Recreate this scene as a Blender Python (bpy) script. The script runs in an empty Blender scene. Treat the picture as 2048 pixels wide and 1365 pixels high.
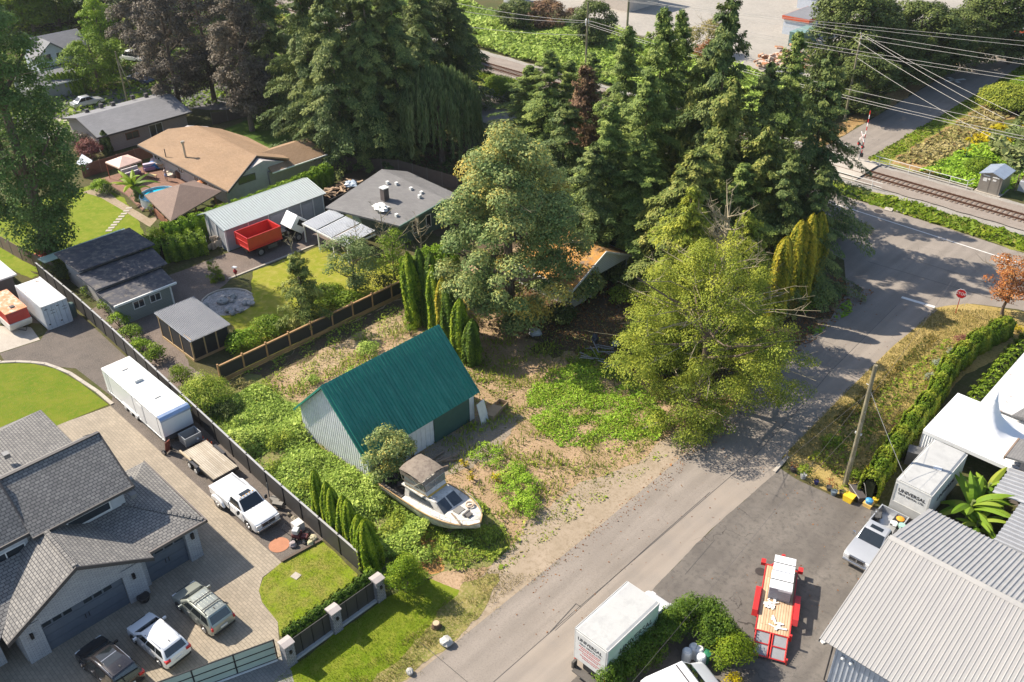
import bpy, math, random
import numpy as np
from mathutils import Matrix, Vector
PI=math.pi
S=bpy.context.scene
COL=S.collection
# ---------------- camera, sky, sun, exposure ----------------
FOC=1828.0; PIT=math.radians(33.23); ROL=math.radians(.63); YAW=math.radians(44.52); HC=46.5
_f=np.array([0,math.cos(PIT),-math.sin(PIT)]); _r=np.array([1,0,0.]); _d=np.array([0,-math.sin(PIT),-math.cos(PIT)])
_c,_s=math.cos(ROL),math.sin(ROL)
CM=np.array([_c*_r+_s*_d,-_s*_r+_c*_d,_f])
CR=np.array([[math.cos(YAW),-math.sin(YAW),0],[math.sin(YAW),math.cos(YAW),0],[0,0,1]])
cam=bpy.data.cameras.new('camera'); camo=bpy.data.objects.new('camera',cam); COL.objects.link(camo)
_X=CR@CM[0]; _Y=-(CR@CM[1]); _Z=-(CR@CM[2])
camo.matrix_world=Matrix(((_X[0],_Y[0],_Z[0],0),(_X[1],_Y[1],_Z[1],0),(_X[2],_Y[2],_Z[2],HC),(0,0,0,1)))
cam.sensor_width=36; cam.lens=FOC/2048*36; cam.clip_start=.5; cam.clip_end=5000
S.camera=camo
SUN_EL=math.radians(42.5); SH=math.radians(19)      # SH: heading in which the shadows fall
w=bpy.data.worlds.new('World'); S.world=w; w.use_nodes=True
nt=w.node_tree; bg=nt.nodes['Background']; sky=nt.nodes.new('ShaderNodeTexSky'); sky.sky_type='NISHITA'; sky.sun_disc=False
sky.sun_elevation=SUN_EL; sky.sun_rotation=math.atan2(-math.cos(SH),-math.sin(SH)); sky.air_density=1.0; sky.dust_density=1.2; sky.ozone_density=1.0
nt.links.new(sky.outputs[0],bg.inputs[0]); bg.inputs[1].default_value=.11
sl=bpy.data.lights.new('sun','SUN'); sl.energy=5.0; sl.angle=math.radians(.5); sl.color=(1,.90,.76)
so=bpy.data.objects.new('sun',sl); COL.objects.link(so)
so.rotation_euler=Vector((-math.cos(SH)*math.cos(SUN_EL),-math.sin(SH)*math.cos(SUN_EL),math.sin(SUN_EL))).to_track_quat('Z','Y').to_euler()
S.view_settings.view_transform='Standard'; S.view_settings.look='None'; S.view_settings.exposure=.87; S.view_settings.gamma=1
# ---------------- maths helpers ----------------
def W(px,py,z=0.0):
    d=CR@(CM.T@np.array([(px-1024)/FOC,(py-682.5)/FOC,1.])); t=(z-HC)/d[2]
    return (float(t*d[0]),float(t*d[1]),float(z))
def W2(px,py,z=0.0): return W(px,py,z)[:2]
rnd=random.Random(7); rng=np.random.default_rng(11)
def V(*a): return np.array(a,float)
def unit(v):
    v=np.asarray(v,float); n=np.linalg.norm(v); return v/n if n>1e-9 else V(0,0,1)
# ---------------- materials ----------------
MATS={}
def lin(h):
    return tuple(((int(h[i:i+2],16)/255)**2.2) for i in (0,2,4))
def _new(name):
    m=bpy.data.materials.new(name); m.use_nodes=True; t=m.node_tree; return m,t,t.nodes['Principled BSDF']
def mat(name,c1,c2=None,sc=1.5,rough=.75,metal=0,bump=0,bsc=None,c3=None,sc2=12,amt=.5,coat=0,stretch=None,emit=None,spec=None):
    """noise-mixed paint / earth / stone; c1,c2 broad patches, c3 fine speckle"""
    if name in MATS: return MATS[name]
    m,t,b=_new(name); N=t.nodes; L=t.links
    if c2 is None: c2=tuple(x*.82 for x in c1)
    g=N.new('ShaderNodeNewGeometry'); src=g.outputs['Position']
    if stretch:
        mp=N.new('ShaderNodeMapping'); mp.inputs['Scale'].default_value=stretch; L.new(src,mp.inputs[0]); src=mp.outputs[0]
    n=N.new('ShaderNodeTexNoise'); n.inputs['Scale'].default_value=sc; n.inputs['Detail'].default_value=6; n.inputs['Roughness'].default_value=.62; L.new(src,n.inputs['Vector'])
    r=N.new('ShaderNodeValToRGB'); r.color_ramp.elements[0].position=.5-.5*amt*.5; r.color_ramp.elements[1].position=.5+.5*amt*.5
    r.color_ramp.elements[0].color=(*c1,1); r.color_ramp.elements[1].color=(*c2,1); L.new(n.outputs[0],r.inputs[0]); out=r.outputs[0]
    if c3:
        n2=N.new('ShaderNodeTexNoise'); n2.inputs['Scale'].default_value=sc2; n2.inputs['Detail'].default_value=5; n2.inputs['Roughness'].default_value=.7; L.new(src,n2.inputs['Vector'])
        r2=N.new('ShaderNodeValToRGB'); r2.color_ramp.elements[0].position=.48; r2.color_ramp.elements[1].position=.66; L.new(n2.outputs[0],r2.inputs[0])
        mx=N.new('ShaderNodeMixRGB'); L.new(r2.outputs[0],mx.inputs[0]); L.new(out,mx.inputs[1]); mx.inputs[2].default_value=(*c3,1); out=mx.outputs[0]
    L.new(out,b.inputs['Base Color']); b.inputs['Roughness'].default_value=rough; b.inputs['Metallic'].default_value=metal
    b.inputs['Specular IOR Level'].default_value=spec if spec is not None else (.12 if rough>=.84 else .5)
    if coat: b.inputs['Coat Weight'].default_value=coat; b.inputs['Coat Roughness'].default_value=.08
    if bump:
        n3=N.new('ShaderNodeTexNoise'); n3.inputs['Scale'].default_value=bsc or sc2; n3.inputs['Detail'].default_value=4; L.new(src,n3.inputs['Vector'])
        bp=N.new('ShaderNodeBump'); bp.inputs['Strength'].default_value=1; bp.inputs['Distance'].default_value=bump; L.new(n3.outputs[0],bp.inputs['Height']); L.new(bp.outputs[0],b.inputs['Normal'])
    MATS[name]=m; return m
def brickmat(name,c1,c2,mortar,bw,bh,ms=.02,rough=.85,offset=.5,bump=.01,patch=.25,mscale=1.0):
    """courses of shingles / bricks / pavers on metre UVs"""
    if name in MATS: return MATS[name]
    m,t,b=_new(name); N=t.nodes; L=t.links
    u=N.new('ShaderNodeUVMap'); br=N.new('ShaderNodeTexBrick'); L.new(u.outputs[0],br.inputs['Vector'])
    br.inputs['Scale'].default_value=1; br.inputs['Brick Width'].default_value=bw; br.inputs['Row Height'].default_value=bh
    br.inputs['Mortar Size'].default_value=ms; br.inputs['Mortar Smooth'].default_value=.2; br.inputs['Bias'].default_value=-.1; br.offset=offset
    br.inputs['Color1'].default_value=(*c1,1); br.inputs['Color2'].default_value=(*c2,1); br.inputs['Mortar'].default_value=(*mortar,1)
    n=N.new('ShaderNodeTexNoise'); n.inputs['Scale'].default_value=.35; n.inputs['Detail'].default_value=7; n.inputs['Roughness'].default_value=.7
    g=N.new('ShaderNodeNewGeometry'); L.new(g.outputs['Position'],n.inputs['Vector'])
    mr=N.new('ShaderNodeMapRange'); mr.inputs['From Min'].default_value=.3; mr.inputs['From Max'].default_value=.7; mr.inputs['To Min'].default_value=1-patch; mr.inputs['To Max'].default_value=1+patch; L.new(n.outputs[0],mr.inputs[0])
    mx=N.new('ShaderNodeVectorMath'); mx.operation='SCALE'; L.new(br.outputs[0],mx.inputs[0]); L.new(mr.outputs[0],mx.inputs['Scale'])
    L.new(mx.outputs[0],b.inputs['Base Color']); b.inputs['Roughness'].default_value=rough
    bp=N.new('ShaderNodeBump'); bp.inputs['Distance'].default_value=bump; bp.inputs['Strength'].default_value=1; bp.invert=True; L.new(br.outputs['Fac'],bp.inputs['Height']); L.new(bp.outputs[0],b.inputs['Normal'])
    MATS[name]=m; return m
def leafmat(name,cols,trans=.32,rough=.55):
    """leaf colour varies leaf clump by leaf clump (attribute tint)"""
    if name in MATS: return MATS[name]
    m,t,b=_new(name); N=t.nodes; L=t.links
    a=N.new('ShaderNodeAttribute'); a.attribute_name='tint'
    r=N.new('ShaderNodeValToRGB'); e=r.color_ramp.elements
    while len(e)<len(cols): e.new(.5)
    for i,c in enumerate(cols): e[i].position=i/(len(cols)-1); e[i].color=(*c,1)
    L.new(a.outputs['Fac'],r.inputs[0]); L.new(r.outputs[0],b.inputs['Base Color']); b.inputs['Roughness'].default_value=rough
    b.inputs['Specular IOR Level'].default_value=.12
    tr=N.new('ShaderNodeBsdfTranslucent'); L.new(r.outputs[0],tr.inputs[0]); mx=N.new('ShaderNodeMixShader'); mx.inputs[0].default_value=trans
    L.new(b.outputs[0],mx.inputs[1]); L.new(tr.outputs[0],mx.inputs[2]); L.new(mx.outputs[0],t.nodes['Material Output'].inputs[0])
    MATS[name]=m; return m
def cracks(m,scale=.22,w=.006,col=(.07,.06,.055),seed=0):
    # thin wandering cracks, present only in some patches, mixed into an asphalt's own colour
    t=m.node_tree; N=t.nodes; L=t.links; b=N['Principled BSDF']; src=b.inputs['Base Color'].links[0].from_socket
    g=N.new('ShaderNodeNewGeometry'); n=N.new('ShaderNodeTexNoise'); n.inputs['Scale'].default_value=.9; n.inputs['Detail'].default_value=6; L.new(g.outputs['Position'],n.inputs['Vector'])
    a=N.new('ShaderNodeVectorMath'); a.operation='MULTIPLY_ADD'; L.new(n.outputs['Color'],a.inputs[0]); a.inputs[1].default_value=(1.6,1.6,0); L.new(g.outputs['Position'],a.inputs[2])
    v=N.new('ShaderNodeTexVoronoi'); v.feature='DISTANCE_TO_EDGE'; v.inputs['Scale'].default_value=scale; L.new(a.outputs[0],v.inputs['Vector'])
    r=N.new('ShaderNodeMapRange'); r.inputs['From Min'].default_value=w; r.inputs['From Max'].default_value=w*.4; L.new(v.outputs['Distance'],r.inputs[0])
    n2=N.new('ShaderNodeTexNoise'); n2.inputs['Scale'].default_value=.12+seed*.01; L.new(g.outputs['Position'],n2.inputs['Vector'])
    r2=N.new('ShaderNodeMapRange'); r2.inputs['From Min'].default_value=.52; r2.inputs['From Max'].default_value=.62; L.new(n2.outputs[0],r2.inputs[0])
    mu=N.new('ShaderNodeMath'); mu.operation='MULTIPLY'; L.new(r.outputs[0],mu.inputs[0]); L.new(r2.outputs[0],mu.inputs[1])
    # broad stained lanes
    mp=N.new('ShaderNodeMapping'); mp.inputs['Scale'].default_value=(1.1,.07,1); L.new(g.outputs['Position'],mp.inputs[0]); n3=N.new('ShaderNodeTexNoise'); n3.inputs['Scale'].default_value=1.0; n3.inputs['Detail'].default_value=4; L.new(mp.outputs[0],n3.inputs['Vector'])
    r3=N.new('ShaderNodeMapRange'); r3.inputs['From Min'].default_value=.3; r3.inputs['From Max'].default_value=.7; r3.inputs['To Min'].default_value=.86; r3.inputs['To Max'].default_value=1.1; L.new(n3.outputs[0],r3.inputs[0])
    sc=N.new('ShaderNodeVectorMath'); sc.operation='SCALE'; L.new(src,sc.inputs[0]); L.new(r3.outputs[0],sc.inputs['Scale'])
    mx=N.new('ShaderNodeMixRGB'); L.new(mu.outputs[0],mx.inputs[0]); L.new(sc.outputs[0],mx.inputs[1]); mx.inputs[2].default_value=(*col,1); L.new(mx.outputs[0],b.inputs['Base Color'])
def P(name,c,rough=.5,metal=0,coat=0,var=.88,sc=2,spec=None):
    return mat(name,c,tuple(x*var for x in c),sc=sc,rough=rough,metal=metal,coat=coat,spec=spec)
# ---------------- objects ----------------
def setp(o,label=None,cat=None,group=None,kind=None):
    if label: o['label']=label
    if cat: o['category']=cat
    if group: o['group']=group
    if kind: o['kind']=kind
    return o
class MB:
    def __init__(s): s.v=[]; s.f=[]; s.uv=None
    def add(s,vs,fs):
        k=len(s.v); s.isl=getattr(s,'isl',[])+[(k,len(s.f))]; s.v+= [tuple(map(float,p)) for p in vs]; s.f+=[tuple(i+k for i in f) for f in fs]; return s
    def box(s,x0,y0,z0,x1,y1,z1):
        return s.add([(x0,y0,z0),(x1,y0,z0),(x1,y1,z0),(x0,y1,z0),(x0,y0,z1),(x1,y0,z1),(x1,y1,z1),(x0,y1,z1)],
            [(3,2,1,0),(4,5,6,7),(0,1,5,4),(1,2,6,5),(2,3,7,6),(3,0,4,7)])
    def obox(s,c,sz,rz=0,rx=0,ry=0):
        k=len(s.v); s.box(-sz[0]/2,-sz[1]/2,-sz[2]/2,sz[0]/2,sz[1]/2,sz[2]/2)
        m=Matrix.Translation(c)@Matrix.Rotation(rz,4,'Z')@Matrix.Rotation(ry,4,'Y')@Matrix.Rotation(rx,4,'X')
        for i in range(k,len(s.v)): s.v[i]=tuple(m@Vector(s.v[i]))
        return s
    def slab(s,pts,th):
        """flat or sloped polygon given thickness downwards"""
        n=len(pts); b=[(p[0],p[1],p[2]-th) for p in pts]
        return s.add(list(pts)+b,[tuple(range(n)),tuple(range(2*n-1,n-1,-1))]+[(i,n+i,n+(i+1)%n,(i+1)%n) for i in range(n)])
    def face(s,pts): return s.add(pts,[tuple(range(len(pts)))])
    def prism(s,prof,y0,y1,axis='y'):
        """profile of (a,z) pushed from y0 to y1 along an axis"""
        n=len(prof)
        if axis=='y': A=[(a,y0,z) for a,z in prof]; B=[(a,y1,z) for a,z in prof]
        else: A=[(y0,a,z) for a,z in prof]; B=[(y1,a,z) for a,z in prof]
        return s.add(A+B,[tuple(range(n)),tuple(range(2*n-1,n-1,-1))]+[(i,n+i,n+(i+1)%n,(i+1)%n) for i in range(n)])
    def tube(s,path,r,n=6,r1=None,cap=True):
        path=[V(*p) for p in path]; k=len(path); rs=r if isinstance(r,(list,tuple)) else [r+( (r1 if r1 is not None else r)-r)*i/max(1,k-1) for i in range(k)]
        vs=[];fs=[]
        for i,p in enumerate(path):
            t=unit(path[min(i+1,k-1)]-path[max(i-1,0)]); a=unit(np.cross(t,V(0,0,1) if abs(t[2])<.9 else V(1,0,0))); b=np.cross(t,a)
            for j in range(n):
                an=2*PI*j/n; vs.append(p+rs[i]*(math.cos(an)*a+math.sin(an)*b))
        for i in range(k-1):
            for j in range(n): fs.append((i*n+j,i*n+(j+1)%n,(i+1)*n+(j+1)%n,(i+1)*n+j))
        if cap: fs.append(tuple(range(n-1,-1,-1))); fs.append(tuple((k-1)*n+j for j in range(n)))
        return s.add(vs,fs)
    def cyl(s,p0,p1,r,n=12,r1=None): return s.tube([p0,p1],r,n,r1)
    def lathe(s,c,prof,n=14):
        vs=[];fs=[];k=len(prof)
        for r,z in prof:
            for j in range(n):
                a=2*PI*j/n; vs.append((c[0]+r*math.cos(a),c[1]+r*math.sin(a),c[2]+z))
        for i in range(k-1):
            for j in range(n): fs.append((i*n+j,i*n+(j+1)%n,(i+1)*n+(j+1)%n,(i+1)*n+j))
        fs.append(tuple(range(n-1,-1,-1))); fs.append(tuple((k-1)*n+j for j in range(n)))
        return s.add(vs,fs)
    def blob(s,c,r,seed=0,n=10,m=7,j=.18):
        R=random.Random(seed); vs=[(c[0],c[1],c[2]-r[2])];fs=[]
        for i in range(1,m):
            ph=-PI/2+PI*i/m
            for q in range(n):
                a=2*PI*q/n; k=1+R.uniform(-j,j); vs.append((c[0]+r[0]*k*math.cos(ph)*math.cos(a),c[1]+r[1]*k*math.cos(ph)*math.sin(a),c[2]+r[2]*k*math.sin(ph)))
        vs.append((c[0],c[1],c[2]+r[2])); T=len(vs)-1
        for q in range(n): fs.append((0,1+(q+1)%n,1+q)); fs.append((T,T-n+q,T-n+(q+1)%n))
        for i in range(m-2):
            for q in range(n): fs.append((1+i*n+q,1+i*n+(q+1)%n,1+(i+1)*n+(q+1)%n,1+(i+1)*n+q))
        return s.add(vs,fs)
    def corrug(s,a,b,c,d,n,h=.05,duty=.3,back=None):
        """ribbed sheet: a->b eave, d->c ridge, ribs running up the slope"""
        a,b,c,d=[V(*p) for p in (a,b,c,d)]; nn=unit(np.cross(b-a,d-a)); nn=nn if nn[2]>0 else -nn
        ts=[]; 
        for i in range(n):
            t0=i/n; w_=1/n
            ts+=[(t0,0),(t0+w_*(1-duty-.12),0),(t0+w_*(1-duty),h),(t0+w_*(1-.06),h)]
        ts.append((1,0)); lo=[];up=[]
        for t,o in ts: lo.append(a+(b-a)*t+nn*o); up.append(d+(c-d)*t+nn*o)
        k=len(ts); s.add(lo+up,[(i,i+1,k+i+1,k+i) for i in range(k-1)])
        lo2=[a-nn*.04,b-nn*.04,c-nn*.04,d-nn*.04]; s.add([a-nn*.003,b-nn*.003,c-nn*.003,d-nn*.003]+lo2,[(4,5,6,7),(0,1,5,4),(1,2,6,5),(2,3,7,6),(3,0,4,7)])
        return s
def autouv(me,nv,off=(0,0,0)):
    uvl=me.uv_layers.new(name='UVMap'); k=0; co=me.vertices
    data=[0.0]*(2*len(me.loops))
    for p in me.polygons:
        n=p.normal
        if abs(n.z)>.999: U=(1,0,0); Vv=(0,1,0)
        else:
            u=Vector((-n.y,n.x,0)).normalized(); v=n.cross(u); U=tuple(u); Vv=tuple(v)
        for li in p.loop_indices:
            c=co[me.loops[li].vertex_index].co
            data[2*li]=c.x*U[0]+c.y*U[1]+c.z*U[2]; data[2*li+1]=c.x*Vv[0]+c.y*Vv[1]+c.z*Vv[2]
    uvl.data.foreach_set('uv',data)
def mesh(name,mb,m,parent=None,off=None,smooth=False,bevel=0,label=None,seg=2):
    me=bpy.data.meshes.new(name)
    vs=mb.v if off is None else [(p[0]-off[0],p[1]-off[1],p[2]-off[2]) for p in mb.v]
    me.from_pydata(vs,[],mb.f); me.update(); autouv(me,len(vs))
    me.materials.append(m)
    if smooth or bevel: me.polygons.foreach_set('use_smooth',[True]*len(me.polygons))
    o=bpy.data.objects.new(name,me); COL.objects.link(o)
    if parent: o.parent=parent
    if bevel:
        bv=o.modifiers.new('bevel','BEVEL'); bv.width=bevel; bv.segments=seg; bv.harden_normals=True; bv.limit_method='ANGLE'; bv.angle_limit=math.radians(35)
    if label: o['label']=label
    return o
class Thing:
    def __init__(s,name,label,cat,loc=(0,0,0),rz=0,group=None,world=False):
        s.o=bpy.data.objects.new(name,None); COL.objects.link(s.o); s.o.empty_display_size=.2
        loc=tuple(loc)+(0,)*(3-len(loc)); s.o.location=loc; s.o.rotation_euler=(0,0,rz); s.loc=loc; s.world=world
        setp(s.o,label,cat,group)
    def part(s,name,mb,m,parent=None,split=False,**k):
        if split:
            e=mb.isl+[(len(mb.v),len(mb.f))]; o=None
            for (v0,f0),(v1,f1) in zip(e[:-1],e[1:]):
                q=MB(); q.v=mb.v[v0:v1]; q.f=[tuple(i-v0 for i in f) for f in mb.f[f0:f1]]; o=mesh(name,q,m,parent or s.o,s.loc if s.world else None,**k)
            return o
        return mesh(name,mb,m,parent or s.o,s.loc if s.world else None,**k)
def single(name,label,cat,mb,m,group=None,**k):
    n=len(mb.v); o0=(sum(p[0] for p in mb.v)/n,sum(p[1] for p in mb.v)/n,min(p[2] for p in mb.v))
    o=mesh(name,mb,m,None,o0,**k); o.location=o0; setp(o,label,cat,group); return o
def copytree(o,parent=None):
    c=o.copy(); COL.objects.link(c)
    if parent: c.parent=parent
    for ch in list(o.children): copytree(ch,c)
    return c
def dup(t,loc,rz=None,label=None,scale=None):
    c=copytree(t.o if isinstance(t,Thing) else t); c.location=loc
    if rz is not None: c.rotation_euler=(0,0,rz)
    if scale is not None: c.scale=scale if isinstance(scale,(tuple,list)) else (scale,)*3
    if label: c['label']=label
    return c
def text(txt,size,m,parent,mw,name='lettering',ext=.004,sx=1,off=0):
    cu=bpy.data.curves.new('t','FONT'); cu.body=txt; cu.size=size; cu.extrude=ext; cu.align_x='CENTER'; cu.align_y='CENTER'; cu.offset=off
    o=bpy.data.objects.new('t',cu); COL.objects.link(o); dg=bpy.context.evaluated_depsgraph_get(); me=bpy.data.meshes.new_from_object(o.evaluated_get(dg))
    bpy.data.objects.remove(o); me.materials.clear(); me.materials.append(m)
    n=bpy.data.objects.new(name,me); COL.objects.link(n); n.parent=parent; n.matrix_local=mw@Matrix.Diagonal((sx,1,1,1)); return n
# ---------------- foliage ----------------
def leafmesh(name,C,Nn,T,L,Wd,tint,m):
    """C centres, Nn leaf normals, T leaf direction, L length, Wd width -> pointed quads"""
    n=len(C); Nn=Nn/np.linalg.norm(Nn,axis=1,keepdims=True); T=T-Nn*(T*Nn).sum(1,keepdims=True); T/=np.maximum(np.linalg.norm(T,axis=1,keepdims=True),1e-6); B=np.cross(Nn,T)
    L=np.broadcast_to(np.asarray(L,float).reshape(-1,1),(n,1)); Wd=np.broadcast_to(np.asarray(Wd,float).reshape(-1,1),(n,1))
    v=np.empty((n,4,3),np.float32); v[:,0]=C-T*L*.5; v[:,1]=C+B*Wd*.5+T*L*.05-Nn*L*.06; v[:,2]=C+T*L*.5; v[:,3]=C-B*Wd*.5+T*L*.05-Nn*L*.06
    me=bpy.data.meshes.new(name); me.vertices.add(4*n); me.vertices.foreach_set('co',v.ravel()); me.loops.add(4*n); me.loops.foreach_set('vertex_index',np.arange(4*n,dtype=np.int32))
    me.polygons.add(n); me.polygons.foreach_set('loop_start',np.arange(0,4*n,4,dtype=np.int32)); me.polygons.foreach_set('loop_total',np.full(n,4,np.int32))
    a=me.attributes.new('tint','FLOAT','FACE'); a.data.foreach_set('value',np.clip(tint,0,1).astype(np.float32)); me.update(calc_edges=True); me.materials.append(m); return me
def rdir(n): v=rng.normal(size=(n,3)); return v/np.linalg.norm(v,axis=1,keepdims=True)
def puffs(centres,radii,per,leaf,up=.35,flat=.75,jit=.55,tj=.16,tint=None):
    """leaf clusters on rounded sprays; returns arrays"""
    Cs=[];Ns=[];Ts=[]
    for i,(c,r) in enumerate(zip(centres,radii)):
        k=max(6,int(per*(r*r))); d=rdir(k); d[:,2]=np.where(d[:,2]<-.25,-d[:,2],d[:,2]); rr=r*rng.uniform(.62,1.08,(k,1)); p=d*rr; p[:,2]*=flat
        Cs.append(p+np.asarray(c)); Ns.append(d+rdir(k)*jit+V(0,0,up)); t0=tint[i] if tint is not None else rng.uniform(.25,.75); Ts.append(t0+rng.normal(0,tj,k))
    return np.concatenate(Cs),np.concatenate(Ns),np.concatenate(Ts)
def mkobj(name,me,parent): o=bpy.data.objects.new(name,me); COL.objects.link(o); o.parent=parent; return o
TRK=None
def trunkmb(h,r,lean=(0,0),limbs=(),n=8,seed=0):
    R=random.Random(seed); mb=MB(); k=6; path=[(lean[0]*i/k+R.uniform(-.1,.1)*(i>0),lean[1]*i/k+R.uniform(-.1,.1)*(i>0),h*i/k) for i in range(k+1)]
    mb.tube(path,[r*1.25]+[r*(1-.75*i/k) for i in range(1,k+1)],n)
    for (z0,dx,dy,dz,rr) in limbs:
        t=z0/h; b=V(lean[0]*t,lean[1]*t,z0); e=b+V(dx,dy,dz); mid=(b+e)/2+V(0,0,-.1*abs(dz)); mb.tube([b,mid,e],[rr,rr*.7,rr*.25],5)
    return mb
def inpoly(x,y,poly):
    ins=np.zeros(len(x),bool); n=len(poly)
    for i in range(n):
        x0,y0=poly[i][:2]; x1,y1=poly[(i+1)%n][:2]
        cnd=((y0>y)!=(y1>y))&(x<(x1-x0)*(y-y0)/((y1-y0) if abs(y1-y0)>1e-9 else 1e-9)+x0); ins^=cnd
    return ins
def sample(poly,dens):
    xs=[p[0] for p in poly]; ys=[p[1] for p in poly]; A=(max(xs)-min(xs))*(max(ys)-min(ys)); n=int(A*dens)
    x=rng.uniform(min(xs),max(xs),n); y=rng.uniform(min(ys),max(ys),n); k=inpoly(x,y,poly); return x[k],y[k]
def patchy(x,y,s,seed=0):
    r=np.random.default_rng(seed); o=np.zeros(len(x))
    for i in range(7):
        a=r.uniform(0,2*PI); f=s*r.uniform(.5,2.6); o+=np.sin((x*math.cos(a)+y*math.sin(a))*f+r.uniform(0,6.3))
    return o/3.2
# ======================= THE SETTING =======================
def sheet(name,pts,z,m,jag=0,step=.35,kind='structure',label=None,seed=1):
    pts=[tuple(p[:2]) for p in pts]; out=[]; R=random.Random(seed)
    if jag:
        ph=[R.uniform(0,6.3) for _ in range(8)]
        for i,(x0,y0) in enumerate(pts):
            x1,y1=pts[(i+1)%len(pts)]; Ln=math.hypot(x1-x0,y1-y0); n=max(1,int(Ln/step)); nx,ny=(-(y1-y0)/max(Ln,1e-6),(x1-x0)/max(Ln,1e-6))
            for k in range(n):
                t=k/n; x=x0+(x1-x0)*t; y=y0+(y1-y0)*t; q=math.sin(x*.9+y*1.3+ph[0])*.4+math.sin(x*2.1-y*1.7+ph[1])*.3+R.uniform(-.5,.5)*.6
                out.append((x+nx*q*jag,y+ny*q*jag,z))
    else: out=[(x,y,z) for x,y in pts]
    mb=MB().face(out); o=mesh(name,mb,m); 
    if o.data.polygons[0].normal.z<0: o.data.flip_normals()
    setp(o,label,None,None,kind); return o
def pxs(*p): return [W2(a,b) for a,b in p]
G_ground=mat('ground_earth',(.085,.075,.03),(.055,.07,.02),sc=.18,rough=.95,c3=(.11,.095,.05),sc2=3,bump=.05,bsc=6)
M_asph=mat('asphalt_grey',(.235,.205,.175),(.265,.232,.20),sc=.35,rough=.9,c3=(.205,.18,.155),sc2=9,bump=.004,bsc=60)
M_asph2=mat('asphalt_pale',(.285,.245,.205),(.25,.22,.19),sc=.4,rough=.92,c3=(.28,.24,.20),sc2=14,bump=.004,bsc=60)
M_yard=mat('asphalt_dark',(.125,.112,.10),(.165,.148,.13),sc=.28,rough=.85,c3=(.11,.10,.09),sc2=2.5,bump=.004,bsc=40)
M_grav=mat('gravel_pale',(.34,.275,.205),(.28,.225,.16),sc=.5,rough=.97,c3=(.24,.19,.13),sc2=3.2,bump=.015,bsc=24)
M_gravd=mat('gravel_dark',(.135,.115,.10),(.10,.088,.078),sc=.6,rough=.97,c3=(.22,.19,.165),sc2=14,bump=.03,bsc=14)
M_dirt=mat('bark_dirt',(.40,.28,.18),(.29,.205,.12),sc=.45,rough=.97,c3=(.24,.165,.09),sc2=5,bump=.05,bsc=7)
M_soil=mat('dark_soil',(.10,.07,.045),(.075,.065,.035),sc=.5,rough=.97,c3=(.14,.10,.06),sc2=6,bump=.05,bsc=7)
M_lawn=mat('lawn',(.125,.185,.008),(.17,.205,.018),sc=.5,rough=.9,c3=(.21,.225,.03),sc2=1.4,bump=.03,bsc=26)
M_lawn2=mat('lawn_dry',(.19,.22,.014),(.25,.24,.035),sc=.5,rough=.9,c3=(.30,.27,.06),sc2=1.6,bump=.03,bsc=20)
M_lawnp=mat('lawn_patchy',(.17,.23,.01),(.24,.22,.05),sc=.9,rough=.9,c3=(.11,.14,.02),sc2=6,bump=.03,bsc=20)
M_olive=mat('verge_olive',(.33,.24,.08),(.40,.30,.12),sc=.5,rough=.95,c3=(.18,.15,.04),sc2=4,bump=.06,bsc=8)
M_ylw=mat('verge_yellow',(.22,.22,.04),(.14,.19,.025),sc=.5,rough=.95,c3=(.30,.24,.09),sc2=5,bump=.06,bsc=8)
M_straw=mat('dry_straw',(.40,.27,.12),(.25,.15,.06),sc=.6,rough=.97,c3=(.15,.11,.05),sc2=4,bump=.08,bsc=5)
M_conc=mat('concrete',(.45,.41,.35),(.38,.34,.29),sc=.8,rough=.9,c3=(.33,.3,.26),sc2=9)
M_ind=mat('yard_dust',(.33,.305,.27),(.28,.26,.23),sc=.15,rough=.95,c3=(.36,.335,.29),sc2=1.5)
M_ballast=mat('ballast',(.30,.28,.25),(.24,.22,.19),sc=.6,rough=.97,c3=(.40,.38,.35),sc2=9,bump=.05,bsc=12)
M_ballb=mat('ballast_brown',(.27,.235,.20),(.225,.19,.16),sc=.6,rough=.97,c3=(.30,.25,.22),sc2=9,bump=.05,bsc=12)
M_pav=brickmat('pavers',(.315,.265,.20),(.26,.22,.165),(.165,.14,.105),.42,.21,ms=.012,rough=.85,bump=.006,patch=.14)
M_pavg=brickmat('pavers_grey',(.20,.20,.19),(.24,.235,.22),(.13,.13,.12),.3,.2,ms=.012,rough=.85,bump=.006,patch=.1)
M_deck=brickmat('deck_boards',(.20,.10,.065),(.25,.135,.085),(.06,.035,.025),3.0,.14,ms=.01,bump=.006,patch=.25)
M_white_mk=mat('road_paint_white',(.72,.70,.66),(.6,.58,.54),sc=3,rough=.7)
M_yel_mk=mat('road_paint_yellow',(.6,.4,.04),(.5,.33,.05),sc=3,rough=.7)
M_crack=P('tar_seam',(.07,.065,.06),.8)
cracks(M_asph,.2,.004,(.12,.105,.09)); cracks(M_asph2,.3,.005,(.13,.11,.095),3); cracks(M_yard,.35,.006,(.05,.045,.04),7)
sheet('ground',[(-2500,-1200),(900,-1200),(900,2500),(-2500,2500)],0,G_ground)
g=mat('field_grass',(.10,.12,.03),(.07,.085,.022),sc=.12,rough=.95,c3=(.05,.06,.02),sc2=1.3,bump=.1,bsc=2)
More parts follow.
